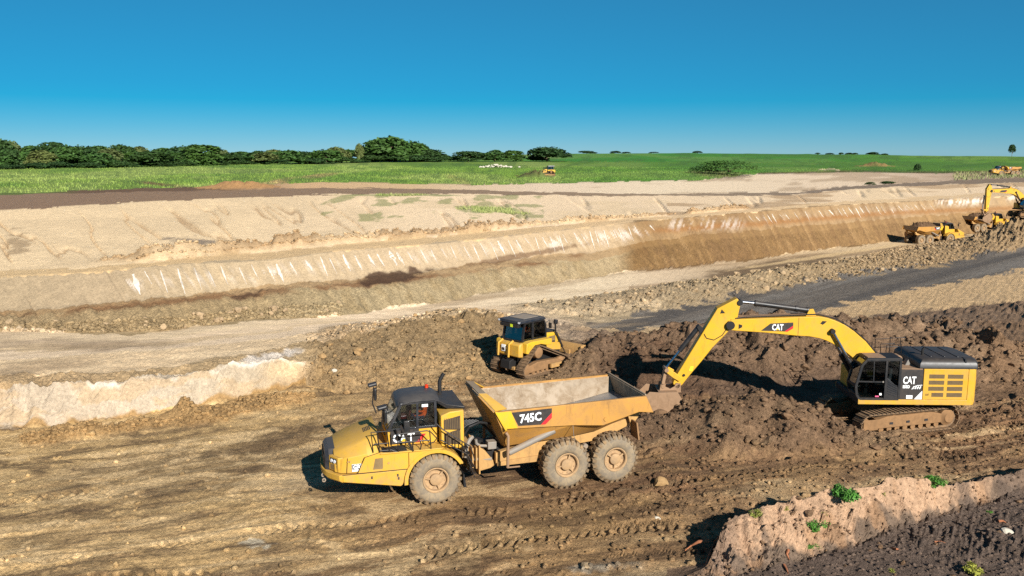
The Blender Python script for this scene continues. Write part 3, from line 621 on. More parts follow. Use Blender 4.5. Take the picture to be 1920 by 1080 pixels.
# ------------------------------------------------------------------ materials of made things
def paint_mat(name, rgb, dust=(150, 118, 78), amt=.35, rough=.42, top=.35, scale=2.2, spec=.5, streak=True):
    m, nt, b = nodes_of(name)
    tc = nt.nodes.new('ShaderNodeTexCoord'); P = tc.outputs['Object']
    geo = nt.nodes.new('ShaderNodeNewGeometry')
    n1 = mk_noise(nt, P, scale, 8, .68, .6); n2 = mk_noise(nt, P, scale * 9, 4, .6)
    f = mk_range(nt, n1, .42, .72, 0.0, 1.0)
    g = mk_range(nt, n2, .35, .7, .45, 1.0)
    mul = nt.nodes.new('ShaderNodeMath'); mul.operation = 'MULTIPLY'; nt.links.new(f, mul.inputs[0]); nt.links.new(g, mul.inputs[1])
    sep = nt.nodes.new('ShaderNodeSeparateXYZ'); nt.links.new(geo.outputs['Normal'], sep.inputs[0])
    up = mk_range(nt, sep.outputs['Z'], .3, .95, 0.0, top)
    ma = nt.nodes.new('ShaderNodeMath'); ma.operation = 'MULTIPLY_ADD'; ma.use_clamp = True
    nt.links.new(mul.outputs[0], ma.inputs[0]); ma.inputs[1].default_value = amt; nt.links.new(up, ma.inputs[2])
    sz = nt.nodes.new('ShaderNodeSeparateXYZ'); nt.links.new(P, sz.inputs[0])
    low = mk_range(nt, sz.outputs['Z'], .55, 2.4, .95 * min(1, amt * 1.8), 0.0)
    n5 = mk_noise(nt, P, 4.5, 7, .7, .5); lm = nt.nodes.new('ShaderNodeMath'); lm.operation = 'MULTIPLY'; nt.links.new(low, lm.inputs[0]); nt.links.new(mk_range(nt, n5, .38, .62, .15, 1.0), lm.inputs[1])
    mx_ = nt.nodes.new('ShaderNodeMath'); mx_.operation = 'MAXIMUM'; nt.links.new(ma.outputs[0], mx_.inputs[0]); nt.links.new(lm.outputs[0], mx_.inputs[1]); ma = mx_
    lo = lin(rgb); n3 = mk_noise(nt, P, .8, 3, .5)
    base = mk_mix(nt, mk_range(nt, n3, .3, .7, 0, 1), tuple(lo * .92), tuple(np.clip(lo * 1.06, 0, 1)))
    c = mk_mix(nt, ma.outputs[0], base, tuple(lin(dust)))
    mp = nt.nodes.new('ShaderNodeMapping'); mp.inputs['Scale'].default_value = (3.2, 3.2, .55); nt.links.new(P, mp.inputs[0])
    n4 = mk_noise(nt, mp.outputs[0], 1.7, 9, .72, .4)
    c = mk_mix(nt, mk_range(nt, n4, .56, .74, 0, .55 * min(1, amt * 1.6)), c, tuple(lin(dust) * .35))
    nt.links.new(c, b.inputs['Base Color'])
    r = mk_range(nt, ma.outputs[0], 0, .7, rough, .92); nt.links.new(r, b.inputs['Roughness'])
    b.inputs['Specular IOR Level'].default_value = spec
    mk_bump(nt, b, n2, .10, .01)
    return m

def glass_mat(name, tint, mixw=.10):
    m = bpy.data.materials.new(name); m.use_nodes = True; nt = m.node_tree; nt.nodes.clear()
    out = nt.nodes.new('ShaderNodeOutputMaterial'); tr = nt.nodes.new('ShaderNodeBsdfTransparent'); gl = nt.nodes.new('ShaderNodeBsdfGlossy')
    tr.inputs[0].default_value = (*tint, 1); gl.inputs['Roughness'].default_value = .03; gl.inputs['Color'].default_value = (.9, .95, 1, 1)
    lw = nt.nodes.new('ShaderNodeLayerWeight'); lw.inputs['Blend'].default_value = .25
    rg = mk_range(nt, lw.outputs['Fresnel'], 0, 1, mixw, .9)
    mx = nt.nodes.new('ShaderNodeMixShader'); nt.links.new(rg, mx.inputs[0]); nt.links.new(tr.outputs[0], mx.inputs[1]); nt.links.new(gl.outputs[0], mx.inputs[2])
    nt.links.new(mx.outputs[0], out.inputs[0]); return m

def plain_mat(name, rgb, rough=.6, metal=0.0, spec=.4, var=.15, scale=6):
    m, nt, b = nodes_of(name)
    tc = nt.nodes.new('ShaderNodeTexCoord'); n = mk_noise(nt, tc.outputs['Object'], scale, 5, .6)
    lo = lin(rgb); c = mk_mix(nt, mk_range(nt, n, .3, .7, 0, 1), tuple(lo * (1 - var)), tuple(np.clip(lo * (1 + var), 0, 1)))
    nt.links.new(c, b.inputs['Base Color']); b.inputs['Roughness'].default_value = rough; b.inputs['Metallic'].default_value = metal; b.inputs['Specular IOR Level'].default_value = spec
    return m

M = dict(
 yellow=paint_mat('yellow_paint', (198, 151, 38), (150, 120, 80), .52, .40, .34),
 yellow_boom=paint_mat('boom_yellow_paint', (203, 156, 32), (136, 102, 58), .48, .40, .26, 1.6),
 yellow_body=paint_mat('worn_yellow_paint', (176, 127, 56), (130, 97, 62), .85, .55, .35, 1.5),
 yellow_bright=paint_mat('bright_yellow_paint', (207, 163, 32), (150, 118, 76), .42, .38, .25),
 bed=paint_mat('worn_bed_steel', (142, 124, 100), (106, 84, 60), 1.0, .55, .15, 1.7),
 bed_floor=plain_mat('polished_bed_steel', (168, 168, 168), .32, .7, .5, .25, 2.0),
 frame=paint_mat('dusty_frame_yellow', (180, 138, 78), (138, 107, 70), .8, .6, .4, 3),
 rim=paint_mat('rim_ochre', (172, 138, 96), (146, 120, 90), .8, .6, .2, 4),
 rubber=paint_mat('dusty_rubber', (88, 79, 68), (146, 120, 88), .9, .92, .15, 3, .1),
 sidewall=paint_mat('dusty_sidewall', (110, 101, 89), (145, 127, 101), .6, .92, .1, 2.4, .1),
 black=paint_mat('black_paint', (24, 25, 28), (110, 92, 72), .18, .42, .16, 2.5),
 roofblack=paint_mat('black_roof', (30, 32, 38), (120, 110, 98), .20, .35, .22, 2.0),
 dark=plain_mat('dark_metal', (32, 30, 29), .65, .2),
 deep=plain_mat('interior_black', (40, 40, 42), .8),
 hose=plain_mat('rubber_hose', (26, 25, 25), .55),
 rail=plain_mat('black_rail', (34, 28, 24), .5),
 grey=paint_mat('grey_steel', (120, 116, 110), (150, 124, 92), .55, .5, .3, 3),
 chrome=plain_mat('chrome', (190, 192, 196), .18, 1.0),
 track=paint_mat('track_steel', (74, 62, 50), (140, 110, 78), .85, .6, .45, 5, .4),
 trackframe=paint_mat('mud_caked_frame', (142, 108, 74), (120, 92, 64), .8, .85, .4, 3, .2),
 bucket=paint_mat('worn_bucket_steel', (146, 116, 88), (120, 94, 70), .7, .6, .2, 2.5, .4),
 white=plain_mat('white_print', (232, 232, 230), .6, 0, .3, .06),
 blackprint=paint_mat('black_print', (34, 30, 30), (120, 98, 76), .25, .6, .1, 5),
 red=plain_mat('red_print', (196, 34, 40), .55, 0, .4, .1),
 pink=plain_mat('sticker_pink', (220, 90, 130), .55),
 lime=plain_mat('sticker_lime', (206, 222, 40), .55),
 beacon=plain_mat('beacon_lens', (190, 52, 18), .25, 0, .6),
 lamp=plain_mat('lamp_lens', (210, 214, 220), .15, .2, .6),
 orange=plain_mat('hi_vis_orange', (232, 90, 30), .85, 0, .2), navy=plain_mat('navy_cloth', (34, 40, 62), .9, 0, .2),
 skin=plain_mat('skin', (150, 104, 80), .6), teal=plain_mat('teal_cloth', (52, 120, 108), .9),
 seat=plain_mat('seat_fabric', (96, 36, 32), .9), soilload=None,
 glass=glass_mat('cab_glass', (.72, .78, .78), .08), glass_dark=glass_mat('tinted_glass', (.50, .54, .53), .06), windshield=glass_mat('windscreen_glass', (.50, .60, .62), .20),
 mesh=plain_mat('vent_mesh', (118, 96, 62), .7), mesh_dark=plain_mat('dark_vent_mesh', (60, 48, 36), .8),
)

# ------------------------------------------------------------------ mesh builder
class MB:
    def __init__(s): s.v, s.f = [], []
    def add(s, vs, fs):
        n = len(s.v); s.v += [tuple(map(float, p)) for p in vs]; s.f += [tuple(i + n for i in f) for f in fs]; return s
    def box(s, x0, x1, y0, y1, z0, z1):
        return s.add([(x0,y0,z0),(x1,y0,z0),(x1,y1,z0),(x0,y1,z0),(x0,y0,z1),(x1,y0,z1),(x1,y1,z1),(x0,y1,z1)],
                     [(0,3,2,1),(4,5,6,7),(0,1,5,4),(1,2,6,5),(2,3,7,6),(3,0,4,7)])
    def obox(s, c, size, R):
        hx, hy, hz = (q / 2 for q in size); c = Vector(c)
        vs = [c + R @ Vector((sx*hx, sy*hy, sz*hz)) for sz in (-1, 1) for sx, sy in ((-1,-1),(1,-1),(1,1),(-1,1))]
        return s.add(vs, [(0,3,2,1),(4,5,6,7),(0,1,5,4),(1,2,6,5),(2,3,7,6),(3,0,4,7)])
    def beam(s, p0, p1, w, h, up=(0, 0, 1)):
        p0, p1 = Vector(p0), Vector(p1); d = p1 - p0; x = d.normalized(); y = Vector(up).cross(x).normalized(); z = x.cross(y)
        return s.obox((p0 + p1) / 2, (d.length, w, h), Matrix((x, y, z)).transposed())
    def prism(s, poly, y0, y1):
        """poly of (x, z) pushed along y"""
        n = len(poly); vs = [(x, y0, z) for x, z in poly] + [(x, y1, z) for x, z in poly]
        return s.add(vs, [tuple(range(n)), tuple(range(2*n-1, n-1, -1))] + [(i, (i+1) % n, (i+1) % n + n, i + n) for i in range(n)])
    def prismz(s, poly, z0, z1):
        n = len(poly); vs = [(x, y, z0) for x, y in poly] + [(x, y, z1) for x, y in poly]
        return s.add(vs, [tuple(range(n)), tuple(range(2*n-1, n-1, -1))] + [(i, (i+1) % n, (i+1) % n + n, i + n) for i in range(n)])
    def plate(s, pts, th):
        pts = [Vector(p) for p in pts]; nrm = (pts[1] - pts[0]).cross(pts[2] - pts[0]).normalized() * th; n = len(pts)
        return s.add(pts + [p + nrm for p in pts], [tuple(range(n)), tuple(range(2*n-1, n-1, -1))] + [(i, (i+1) % n, (i+1) % n + n, i + n) for i in range(n)])
    def loft(s, secs, cap=True):
        n = len(secs[0]); vs = [p for q in secs for p in q]; fs = []
        for k in range(len(secs) - 1):
            for i in range(n): a, b = k*n + i, k*n + (i+1) % n; fs.append((a, b, b + n, a + n))
        if cap: fs += [tuple(range(n))[::-1], tuple(range((len(secs)-1)*n, len(secs)*n))]
        return s.add(vs, fs)
    def cyl(s, p0, p1, r0, r1=None, n=14):
        return s.tube([p0, p1], [r0, r0 if r1 is None else r1], n)
    def tube(s, path, r, n=6):
        path = [Vector(p) for p in path]; rs = r if isinstance(r, (list, tuple)) else [r] * len(path); secs = []; prev = None
        for i, p in enumerate(path):
            t = (path[min(i+1, len(path)-1)] - path[max(i-1, 0)]).normalized()
            if prev is None: a = Vector((0,0,1)) if abs(t.z) < .9 else Vector((1,0,0)); u = t.cross(a).normalized()
            else: u = (prev - t * prev.dot(t)).normalized()
            prev = u; w = t.cross(u)
            secs.append([p + (u * math.cos(k*2*math.pi/n) + w * math.sin(k*2*math.pi/n)) * rs[i] for k in range(n)])
        return s.loft(secs)
    def lathe(s, prof, c, n=32):
        """prof of (radius, y); axis along y through c"""
        secs = []
        for k in range(n):
            a = 2*math.pi*k/n; secs.append([(c[0] + r*math.cos(a), c[1] + y, c[2] + r*math.sin(a)) for r, y in prof])
        m = len(prof); vs = [p for q in secs for p in q]; fs = []
        for k in range(n):
            for i in range(m - 1): a, b = k*m + i, ((k+1) % n)*m + i; fs.append((a, a+1, b+1, b))
        return s.add(vs, fs)
    def arc(s, c, r0, r1, a0, a1, y0, y1, n=14):
        poly = [(c[0] + r1*math.cos(a0+(a1-a0)*k/n), c[1] + r1*math.sin(a0+(a1-a0)*k/n)) for k in range(n+1)]
        inn = [(c[0] + r0*math.cos(a0+(a1-a0)*k/n), c[1] + r0*math.sin(a0+(a1-a0)*k/n)) for k in range(n+1)]
        for k in range(n):
            q = [poly[k], poly[k+1], inn[k+1], inn[k]]
            s.prism(q, y0, y1)
        return s
    def mesh(s, name, mat, smooth=35):
        me = bpy.data.meshes.new(name); me.from_pydata(s.v, [], s.f)
        bm = bmesh.new(); bm.from_mesh(me)
        bmesh.ops.remove_doubles(bm, verts=bm.verts, dist=1e-5)
        bmesh.ops.recalc_face_normals(bm, faces=bm.faces); bm.to_mesh(me); bm.free()
        if smooth:
            me.polygons.foreach_set('use_smooth', np.ones(len(me.polygons), bool)); me.set_sharp_from_angle(angle=math.radians(smooth))
        me.materials.append(M[mat] if isinstance(mat, str) else mat); return me
    def build(s, name, mat, parent=None, T=None, smooth=35, bevel=0.0, label=None):
        ob = bpy.data.objects.new(name, s.mesh(name, mat, smooth)); COL.objects.link(ob)
        if parent: ob.parent = parent
        if T is not None: ob.matrix_local = T
        if bevel:
            bv = ob.modifiers.new('bevel', 'BEVEL'); bv.width = bevel; bv.segments = 2; bv.limit_method = 'ANGLE'; bv.angle_limit = math.radians(40); bv.harden_normals = False
        if label: ob['label'] = label
        return ob

def text_mesh(name, body, mat, height, width, off=.02):
    """lettering as a thin solid, x to the right, z up, centred, in the y = 0 plane"""
    cu = bpy.data.curves.new(name, 'FONT'); cu.body = body; cu.size = 1.0; cu.offset = off; cu.extrude = .01; cu.resolution_u = 2
    tmp = bpy.data.objects.new('tmp', cu); COL.objects.link(tmp)
    dg = bpy.context.evaluated_depsgraph_get(); me = bpy.data.meshes.new_from_object(tmp.evaluated_get(dg))
    bpy.data.objects.remove(tmp); bpy.data.curves.remove(cu)
    co = np.zeros(len(me.vertices) * 3); me.vertices.foreach_get('co', co); co = co.reshape(-1, 3)
    mn, mx = co.min(0), co.max(0); sz = mx - mn
    out = np.stack([(co[:, 0] - (mn[0]+mx[0])/2) / sz[0] * width, -(co[:, 2]) / .01 * .004, (co[:, 1] - (mn[1]+mx[1])/2) / sz[1] * height], 1)
    me.vertices.foreach_set('co', out.astype(np.float32).ravel()); me.update(); me.name = name
    me.materials.clear(); me.materials.append(M[mat]); return me
def lettering(name, body, mat, height, width, parent, pos, face, slant=0.0, tilt=0.0, off=.03, xdir=None):
    """face = +1: read from +y, -1: read from -y (in the parent's frame)"""
    ob = bpy.data.objects.new(name, text_mesh(name, body, mat, height, width, off)); COL.objects.link(ob); ob.parent = parent
    R = Matrix.Rotation(math.pi if face > 0 else 0, 4, 'Z') @ Matrix.Rotation(-tilt, 4, 'Y')
    Sh = Matrix.Identity(4); Sh[0][2] = slant
    ob.matrix_local = Matrix.Translation(pos) @ R @ Sh; return ob

def copy_tree(o, parent=None):
    c = o.copy(); COL.objects.link(c); c.parent = parent
    for ch in o.children: copy_tree(ch, c)
    return c
def RX(a): return Matrix.Rotation(a, 4, 'X')
def RZ(a): return Matrix.Rotation(a, 4, 'Z')
def RY(a): return Matrix.Rotation(a, 4, 'Y')
TR = Matrix.Translation
# ------------------------------------------------------------------ articulated dump truck
def wheel_meshes():
    R, W = .935, .72
    t = MB().lathe([(.43, W/2-.10), (.50, W/2-.02), (.62, W/2+.012), (.76, W/2+.0), (.85, W/2-.05), (.895, W/2-.13), (.90, 0), (.895, -W/2+.13), (.85, -W/2+.05), (.76, -W/2), (.62, -W/2-.012), (.50, -W/2+.02), (.43, -W/2+.10), (.42, 0), (.43, W/2-.10)], (0, 0, 0), 48)
    tyre = t.mesh('tyre', 'sidewall', 40)
    l = MB(); n = 26
    for k in range(n):
        for sd in (-1, 1):
            a = 2*math.pi*(k + (.5 if sd > 0 else 0))/n; d = .085
            def P(r, aa, y): return (r*math.cos(aa), y, r*math.sin(aa))
            q = []
            for r in (.86, .94):
                q += [P(r, a-d, sd*(W/2-.05)), P(r, a+d*.55, sd*(W/2-.05)), P(r, a+d*1.3, sd*.03), P(r, a-d*.1, sd*.03)]
            l.add(q, [(0,1,2,3),(7,6,5,4),(0,4,5,1),(1,5,6,2),(2,6,7,3),(3,7,4,0)])
            q = []
            for r, y in ((.80, W/2+.004), (.80, W/2-.12), (.935, W/2-.05), (.92, W/2-.14)):
                q += [P(r, a-d, sd*y), P(r, a+d*.5, sd*y)]
            l.add(q, [(0,1,5,4),(2,3,7,6),(0,4,6,2),(1,3,7,5),(4,5,7,6),(0,2,3,1)])
    tread = l.mesh('tread', 'rubber', 30)
    rim = MB().lathe([(.455, .30), (.47, .345), (.435, .35), (.40, .32), (.385, .20), (.30, .17), (.22, .19), (.21, .30), (.19, .315), (.05, .32), (0.0, .32)], (0, 0, 0), 40)
    for k in range(12):
        a = 2*math.pi*k/12; rim.cyl((.345*math.cos(a), .16, .345*math.sin(a)), (.345*math.cos(a), .205, .345*math.sin(a)), .022, n=6)
    for k in range(3):
        a = 2*math.pi*k/3+.5; rim.beam((.21*math.cos(a), .26, .21*math.sin(a)), (.40*math.cos(a), .24, .40*math.sin(a)), .05, .05, (0,1,0))
    back = MB().lathe([(.44, -.28), (.40, -.2), (.2, -.15), (0, -.15)], (0,0,0), 24)
    rim.v, rim.f = rim.v + [], rim.f; rim.add(back.v, back.f)
    return tyre, tread, rim.mesh('wheel', 'rim', 35)
WM = wheel_meshes()
def put_wheel(parent, T, x, y, z, spin):
    sd = 1 if y > 0 else -1
    w = bpy.data.objects.new('wheel', WM[2]); COL.objects.link(w); w.parent = parent
    w.matrix_local = T @ TR((x, y, z)) @ (RZ(0) if sd > 0 else RZ(math.pi)) @ RY(spin)
    for nm, me in (('tyre', WM[0]), ('tread', WM[1])):
        o = bpy.data.objects.new(nm, me); COL.objects.link(o); o.parent = w
    return w

def rails(parent, T, segs, r=.022, name='handrail', mat='rail'):
    for s_ in segs: MB().tube(s_, r, 6).build(name, mat, parent, T)

def make_truck(loc, heading, art, label, cat, group=None, load=False):
    root = empty('dump_truck', loc, math.radians(heading), label, cat, group)
    I = Matrix.Identity(4); hitch = -1.75
    T = TR((hitch, 0, 0)) @ RZ(math.radians(art)) @ TR((-hitch, 0, 0))
    # --- tractor body
    def sec(x, a, zt, b, zs, c, zc, d, zb):
        h = [(d, zb), (c, zc), (b, zs), (a, zt)]
        return [(x, y, z) for y, z in h] + [(x, -y, z) for y, z in h[::-1]]
    hood = MB().loft([sec(3.50, .80, 2.08, .95, 2.00, 1.16, 1.84, 1.20, 1.44), sec(3.30, .86, 2.18, 1.02, 2.10, 1.34, 1.92, 1.38, 1.43), sec(3.0, .93, 2.30, 1.09, 2.22, 1.42, 1.98, 1.45, 1.43),
                      sec(2.4, .98, 2.52, 1.13, 2.45, 1.46, 2.08, 1.49, 1.43), sec(1.95, 1.0, 2.66, 1.15, 2.60, 1.47, 2.14, 1.50, 1.43)])
    h = hood.build('hood', 'yellow', root, T, 30, .018)
    for k in range(5):
        for j in range(3):
            MB().box(2.15+k*.055, 2.18+k*.055, -.05+j*.16, .06+j*.16, 2.585+.0-k*.018, 2.61-k*.018).build('vent_slot', 'deep', h, None, 0)
    # grille
    g = MB(); outl = [(-.86, 1.36), (-.86, 1.92), (-.66, 2.12), (.66, 2.12), (.86, 1.92), (.86, 1.36)]
    g.loft([[(3.42, y, z) for y, z in outl], [(3.66, y*.97, z - .02) for y, z in outl], [(3.80, y*.86, 1.36 + (z-1.36)*.82) for y, z in outl]])
    gr = g.build('grille', 'roofblack', root, T, 30, .03)
    for k in range(13):
        y = -.60 + k*.10; MB().box(3.76, 3.825, y-.018, y+.018, 1.42, 1.88).build('grille_bar', 'black', gr, None, 0)
    for sd in (1, -1):
        y0, y1 = (.84, 1.34) if sd > 0 else (-1.34, -.84)
        poly = [(3.15, 1.34*sd), (3.38, 1.33*sd), (3.66, .86*sd), (3.2, .86*sd)]
        cb = MB().prismz(poly, 1.44, 1.97).build('headlight_housing', 'yellow', root, T, 30, .02)
        d = Vector((3.66-3.38, (.86-1.33)*sd, 0)).normalized(); nrm = Vector((-d.y, d.x, 0)); nrm = nrm if nrm.x > 0 else -nrm
        def q(u, z, off): p = Vector((3.38, 1.33*sd, z)) + d*u + nrm*off; return tuple(p)
        MB().plate([q(.08,1.72,.004), q(.46,1.72,.004), q(.46,1.90,.004), q(.08,1.90,.004)], .015).build('headlight_bezel', 'black', cb, None, 0)
        for u in (.18, .35): 
            p = Vector(q(u, 1.81, .015)); MB().cyl(p, p + nrm*.03, .065, .06, 14).build('headlight', 'lamp', cb)
        MB().plate([q(.08,1.48,.004), q(.46,1.48,.004), q(.46,1.67,.004), q(.08,1.67,.004)], .012).build('mesh_panel', 'mesh', cb, None, 0)
    plan = [(3.1, 1.515), (3.36, 1.50), (3.74, 1.02), (3.90, .5), (3.92, 0), (3.90, -.5), (3.74, -1.02), (3.36, -1.50), (3.1, -1.515)]
    bp = MB().loft([[(x - .10, y*.98, 1.12) for x, y in plan], [(x, y, 1.20) for x, y in plan], [(x, y, 1.40) for x, y in plan]]).build('bumper', 'yellow', root, T, 30, .015)
    for y in (.55, 1.05):
        MB().arc((3.86, 1.13), .035, .07, 0, math.pi*1.9, y-.03, y+.03, 10).build('tow_eye', 'grey', bp)
    # lower side panels and skirts
    for sd in (1, -1):
        ya, yb = (1.497, 1.53) if sd > 0 else (-1.53, -1.497)
        sp_ = MB().prism([(2.72, 1.43), (2.47, 1.97), (1.95, 2.10), (.93, 2.06), (.93, 1.42)], ya, yb).build('side_panel', 'yellow', root, T, 30, .008)
        yv = 1.531 if sd > 0 else -1.545
        MB().prism([(2.20, 1.52), (2.12, 1.90), (1.86, 1.91), (1.86, 1.52)], yv, yv+.014).build('vent_insert', 'mesh', sp_)
        MB().cyl((1.66, sd*1.53, 1.70), (1.66, sd*1.545, 1.70), .04, n=12).build('latch', 'frame', sp_)
        MB().prism([(3.24, 1.15), (3.24, 1.395), (.96, 1.395), (1.18, .84), (1.25, .80)], sd*1.28 if sd > 0 else -1.52, 1.52 if sd > 0 else -1.28).build('skirt', 'yellow', root, T, 30, .02)
    for pts_ in ([(2.74, 1.534, 1.43), (2.485, 1.534, 1.985), (1.95, 1.534, 2.115)], [(1.96, 1.50, 2.13), (1.965, 1.17, 2.60), (1.965, 1.01, 2.67)], [(.945, 1.536, 2.04), (.945, 1.536, 1.42)], [(3.25, 1.528, 1.41), (.97, 1.528, 1.408)], [(3.10, 1.46, 1.44), (3.06, 1.425, 1.97)]):
        MB().tube(pts_, .011, 5).build('panel_seam', 'dark', root, T)
    for x_, z_ in ((1.35, 1.22), (1.32, 1.10), (2.25, 1.22)): MB().box(x_-.03, x_+.03, 1.521, 1.527, z_-.05, z_+.05).build('warning_label', 'blackprint', root, T)
    for x_ in (3.05, 2.98): MB().cyl((x_, 1.46, 1.86), (x_, 1.49, 1.86), .03, n=10).build('latch', 'frame', root, T)
    MB().box(-1.55, 3.1, -.62, .62, .72, 1.42).build('chassis', 'dark', root, T, 0, .02)
    MB().box(-.1, 1.95, -1.3, 1.3, 1.42, 2.02).build('engine_bay', 'yellow', root, T, 0, .02)
    MB().cyl((0, -1.1, .93), (0, 1.1, .93), .24, n=12).build('axle', 'dark', root, T)
    for sd in (1, -1):
        f_ = MB(); y0, y1 = (.78, 1.60) if sd > 0 else (-1.60, -.78)
        f_.arc((0, .93), 1.06, 1.12, math.radians(-4), math.radians(152), y0, y1, 18)
        lip0, lip1 = (1.55, 1.615) if sd > 0 else (-1.615, -1.55)
        f_.arc((0, .93), 1.00, 1.13, math.radians(-4), math.radians(150), lip0, lip1, 18)
        f_.prism([(.95, 1.42), (.95, 2.03), (0, 2.05), (.52, 1.93), (.80, 1.72), (.94, 1.47)], *( (1.50, 1.60) if sd > 0 else (-1.60, -1.50)))
        f_.build('fender', 'yellow', root, T, 40)
        y = 1.2*sd; MB().prism([(-1.02, .5), (-1.00, 1.0), (-1.04, 1.0), (-1.12, .5)], y-.3, y+.3).build('mud_flap', 'hose', root, T)
    MB().box(-.25, 1.95, .86, 1.58, 2.045, 2.085).build('deck', 'yellow', root, T, 0, .008)
    MB().box(-.25, 1.95, -1.58, -.86, 2.045, 2.085).build('deck', 'yellow', root, T, 0, .008)
    MB().box(1.0, 1.85, 1.0, 1.52, 2.088, 2.10).build('tread_plate', 'dark', root, T)
    # --- cab
    cab = MB().prism([(1.62, 2.06), (1.58, 2.62), (-.22, 2.66), (-.22, 2.06)], -.84, .84).build('cab_base', 'yellow', root, T, 30, .015)
    # black door panel with lettering
    MB().prism([(1.52, 2.12), (1.50, 2.60), (.58, 2.63), (.30, 2.36), (.62, 2.12)], .842, .856).build('door_panel', 'blackprint', cab)
    MB().prism([(.60, 2.12), (.44, 2.26), (.36, 2.42), (.22, 2.42), (.44, 2.12)], .845, .860).build('red_flash', 'red', cab)
    MB().prism([(.66, 2.62), (.66, 2.42), (.47, 2.42), (.47, 2.62)], .858, .872).build('door_handle', 'black', cab)
    lettering('lettering', 'CAT', 'white', .34, .78, cab, (1.02, .870, 2.34), 1, 0, 0, .03)
    MB().add([(1.02-.13, .878, 2.20), (1.02+.13, .878, 2.20), (1.02, .878, 2.33)], [(0,1,2)]).build('logo_triangle', 'yellow_bright', cab, None, 0)
    # pillars (black frame) on each side and glass
    fr = MB()
    for sd in (1, -1):
        y = .80*sd
        fr.beam((1.56, y, 2.60), (1.08, y*.95, 3.58), .09, .11, (0,1,0)); fr.beam((.52, y, 2.62), (.50, y*.95, 3.60), .08, .10, (0,1,0))
        fr.beam((-.16, y, 2.62), (-.14, y*.95, 3.60), .09, .12, (0,1,0)); fr.beam((1.58, y, 2.64), (-.20, y, 2.66), .10, .07)
        fr.beam((1.10, y*.95, 3.58), (-.18, y*.95, 3.60), .10, .10)
        fr.tube([(1.10, y*.95, 3.55), (.98, y*.95, 3.57), (.80, y*.95, 3.59)], .07, 6)
    fr.beam((1.57, -.80, 2.62), (1.57, .80, 2.62), .08, .08); fr.beam((1.08, -.76, 3.58), (1.08, .76, 3.58), .10, .10); fr.beam((-.16, -.76, 3.58), (-.16, .76, 3.58), .1, .1)
    fr.build('cab_frame', 'roofblack', root, T, 35)
    def ro(x, hw, z): return [(x, -hw, z), (x, -hw*.88, z+.10), (x, -hw*.5, z+.15), (x, 0, z+.165), (x, hw*.5, z+.15), (x, hw*.88, z+.10), (x, hw, z)]
    MB().loft([ro(1.26, .66, 3.42), ro(1.16, .80, 3.52), ro(.95, .86, 3.60), ro(.4, .88, 3.64), ro(-.1, .86, 3.63), ro(-.30, .80, 3.54)]).build('cab_roof', 'roofblack', root, T, 50)
    MB().plate([(1.585, -.76, 2.64), (1.585, .76, 2.64), (1.13, .72, 3.55), (1.13, -.72, 3.55)], .012).build('windscreen', 'windshield', root, T, 0)
    for sd in (1, -1):
        y = .805*sd
        MB().plate([(1.50, y, 2.69), (.57, y, 2.69), (.55, y*.955, 3.54), (1.10, y*.955, 3.52)], .01).build('side_window', 'glass', root, T, 0)
        MB().plate([(.47, y, 2.69), (-.11, y, 2.69), (-.09, y*.955, 3.54), (.45, y*.955, 3.54)], .01).build('side_window', 'glass', root, T, 0)
    MB().prism([(.34, 3.40), (.34, 3.50), (.12, 3.50), (.12, 3.40)], .795, .803).build('sticker', 'white', root, T)
    MB().plate([(-.17, .70, 2.7), (-.17, -.70, 2.7), (-.15, -.68, 3.55), (-.15, .68, 3.55)], .01).build('rear_window', 'glass_dark', root, T, 0)
    MB().box(-.10, 1.45, -.74, .74, 2.665, 2.68).build('cab_floor', 'deep', root, T)
    MB().prism([(1.45, 2.68), (1.42, 2.90), (1.05, 2.92), (1.0, 2.68)], -.70, .70).build('dashboard', 'deep', root, T, 30, .02)
    st = MB().box(-.02, .42, -.26, .26, 2.68, 2.80); st.prism([(-.04, 2.78), (-.12, 3.38), (.02, 3.40), (.10, 2.80)], -.25, .25)
    st.build('seat', 'deep', root, T, 0, .03)
    ts = MB().box(.62, .98, -.62, -.20, 2.68, 2.84); ts.prism([(.60, 2.80), (.54, 3.24), (.66, 3.26), (.74, 2.84)], -.62, -.20); ts.build('passenger_seat', 'seat', root, T, 0, .03)
    MB().tube([(1.02, 0+.17*math.cos(a), 3.0+.15*math.sin(a)) for a in np.linspace(0, 2*math.pi, 15)], .014, 5).build('steering_wheel', 'deep', root, T)
    MB().cyl((1.04, 0, 2.98), (1.2, 0, 2.86), .03, n=8).build('steering_column', 'deep', root, T)
    # --- rear of the tractor: cooling pack housing
    eb = MB().loft([[(-.26, -1.30, 2.05), (-.26, 1.30, 2.05), (-.26, 1.26, 3.16), (-.26, -1.26, 3.16)], [(-.60, -1.30, 1.98), (-.60, 1.30, 1.98), (-.60, 1.25, 3.28), (-.60, -1.25, 3.28)], [(-1.10, -1.28, 1.86), (-1.10, 1.28, 1.86), (-1.10, 1.22, 3.30), (-1.10, -1.22, 3.30)]]).build('cooling_housing', 'yellow', root, T, 30, .03)
    for z0, z1 in ((2.12, 2.56), (2.66, 3.06)):
        MB().add([(-.36, 1.302, z0), (-.96, 1.302, z0-.05), (-.96, 1.27, z1+.06), (-.36, 1.283, z1-.06)], [(0,1,2,3)]).build('vent_mesh', 'mesh_dark', eb, None, 0)
        for k in range(9):
            x = -.40 - k*.065; MB().beam((x, 1.31, z0), (x, 1.288, z1), .012, .012, (1,0,0)).build('vent_bar', 'mesh', eb, None, 0)
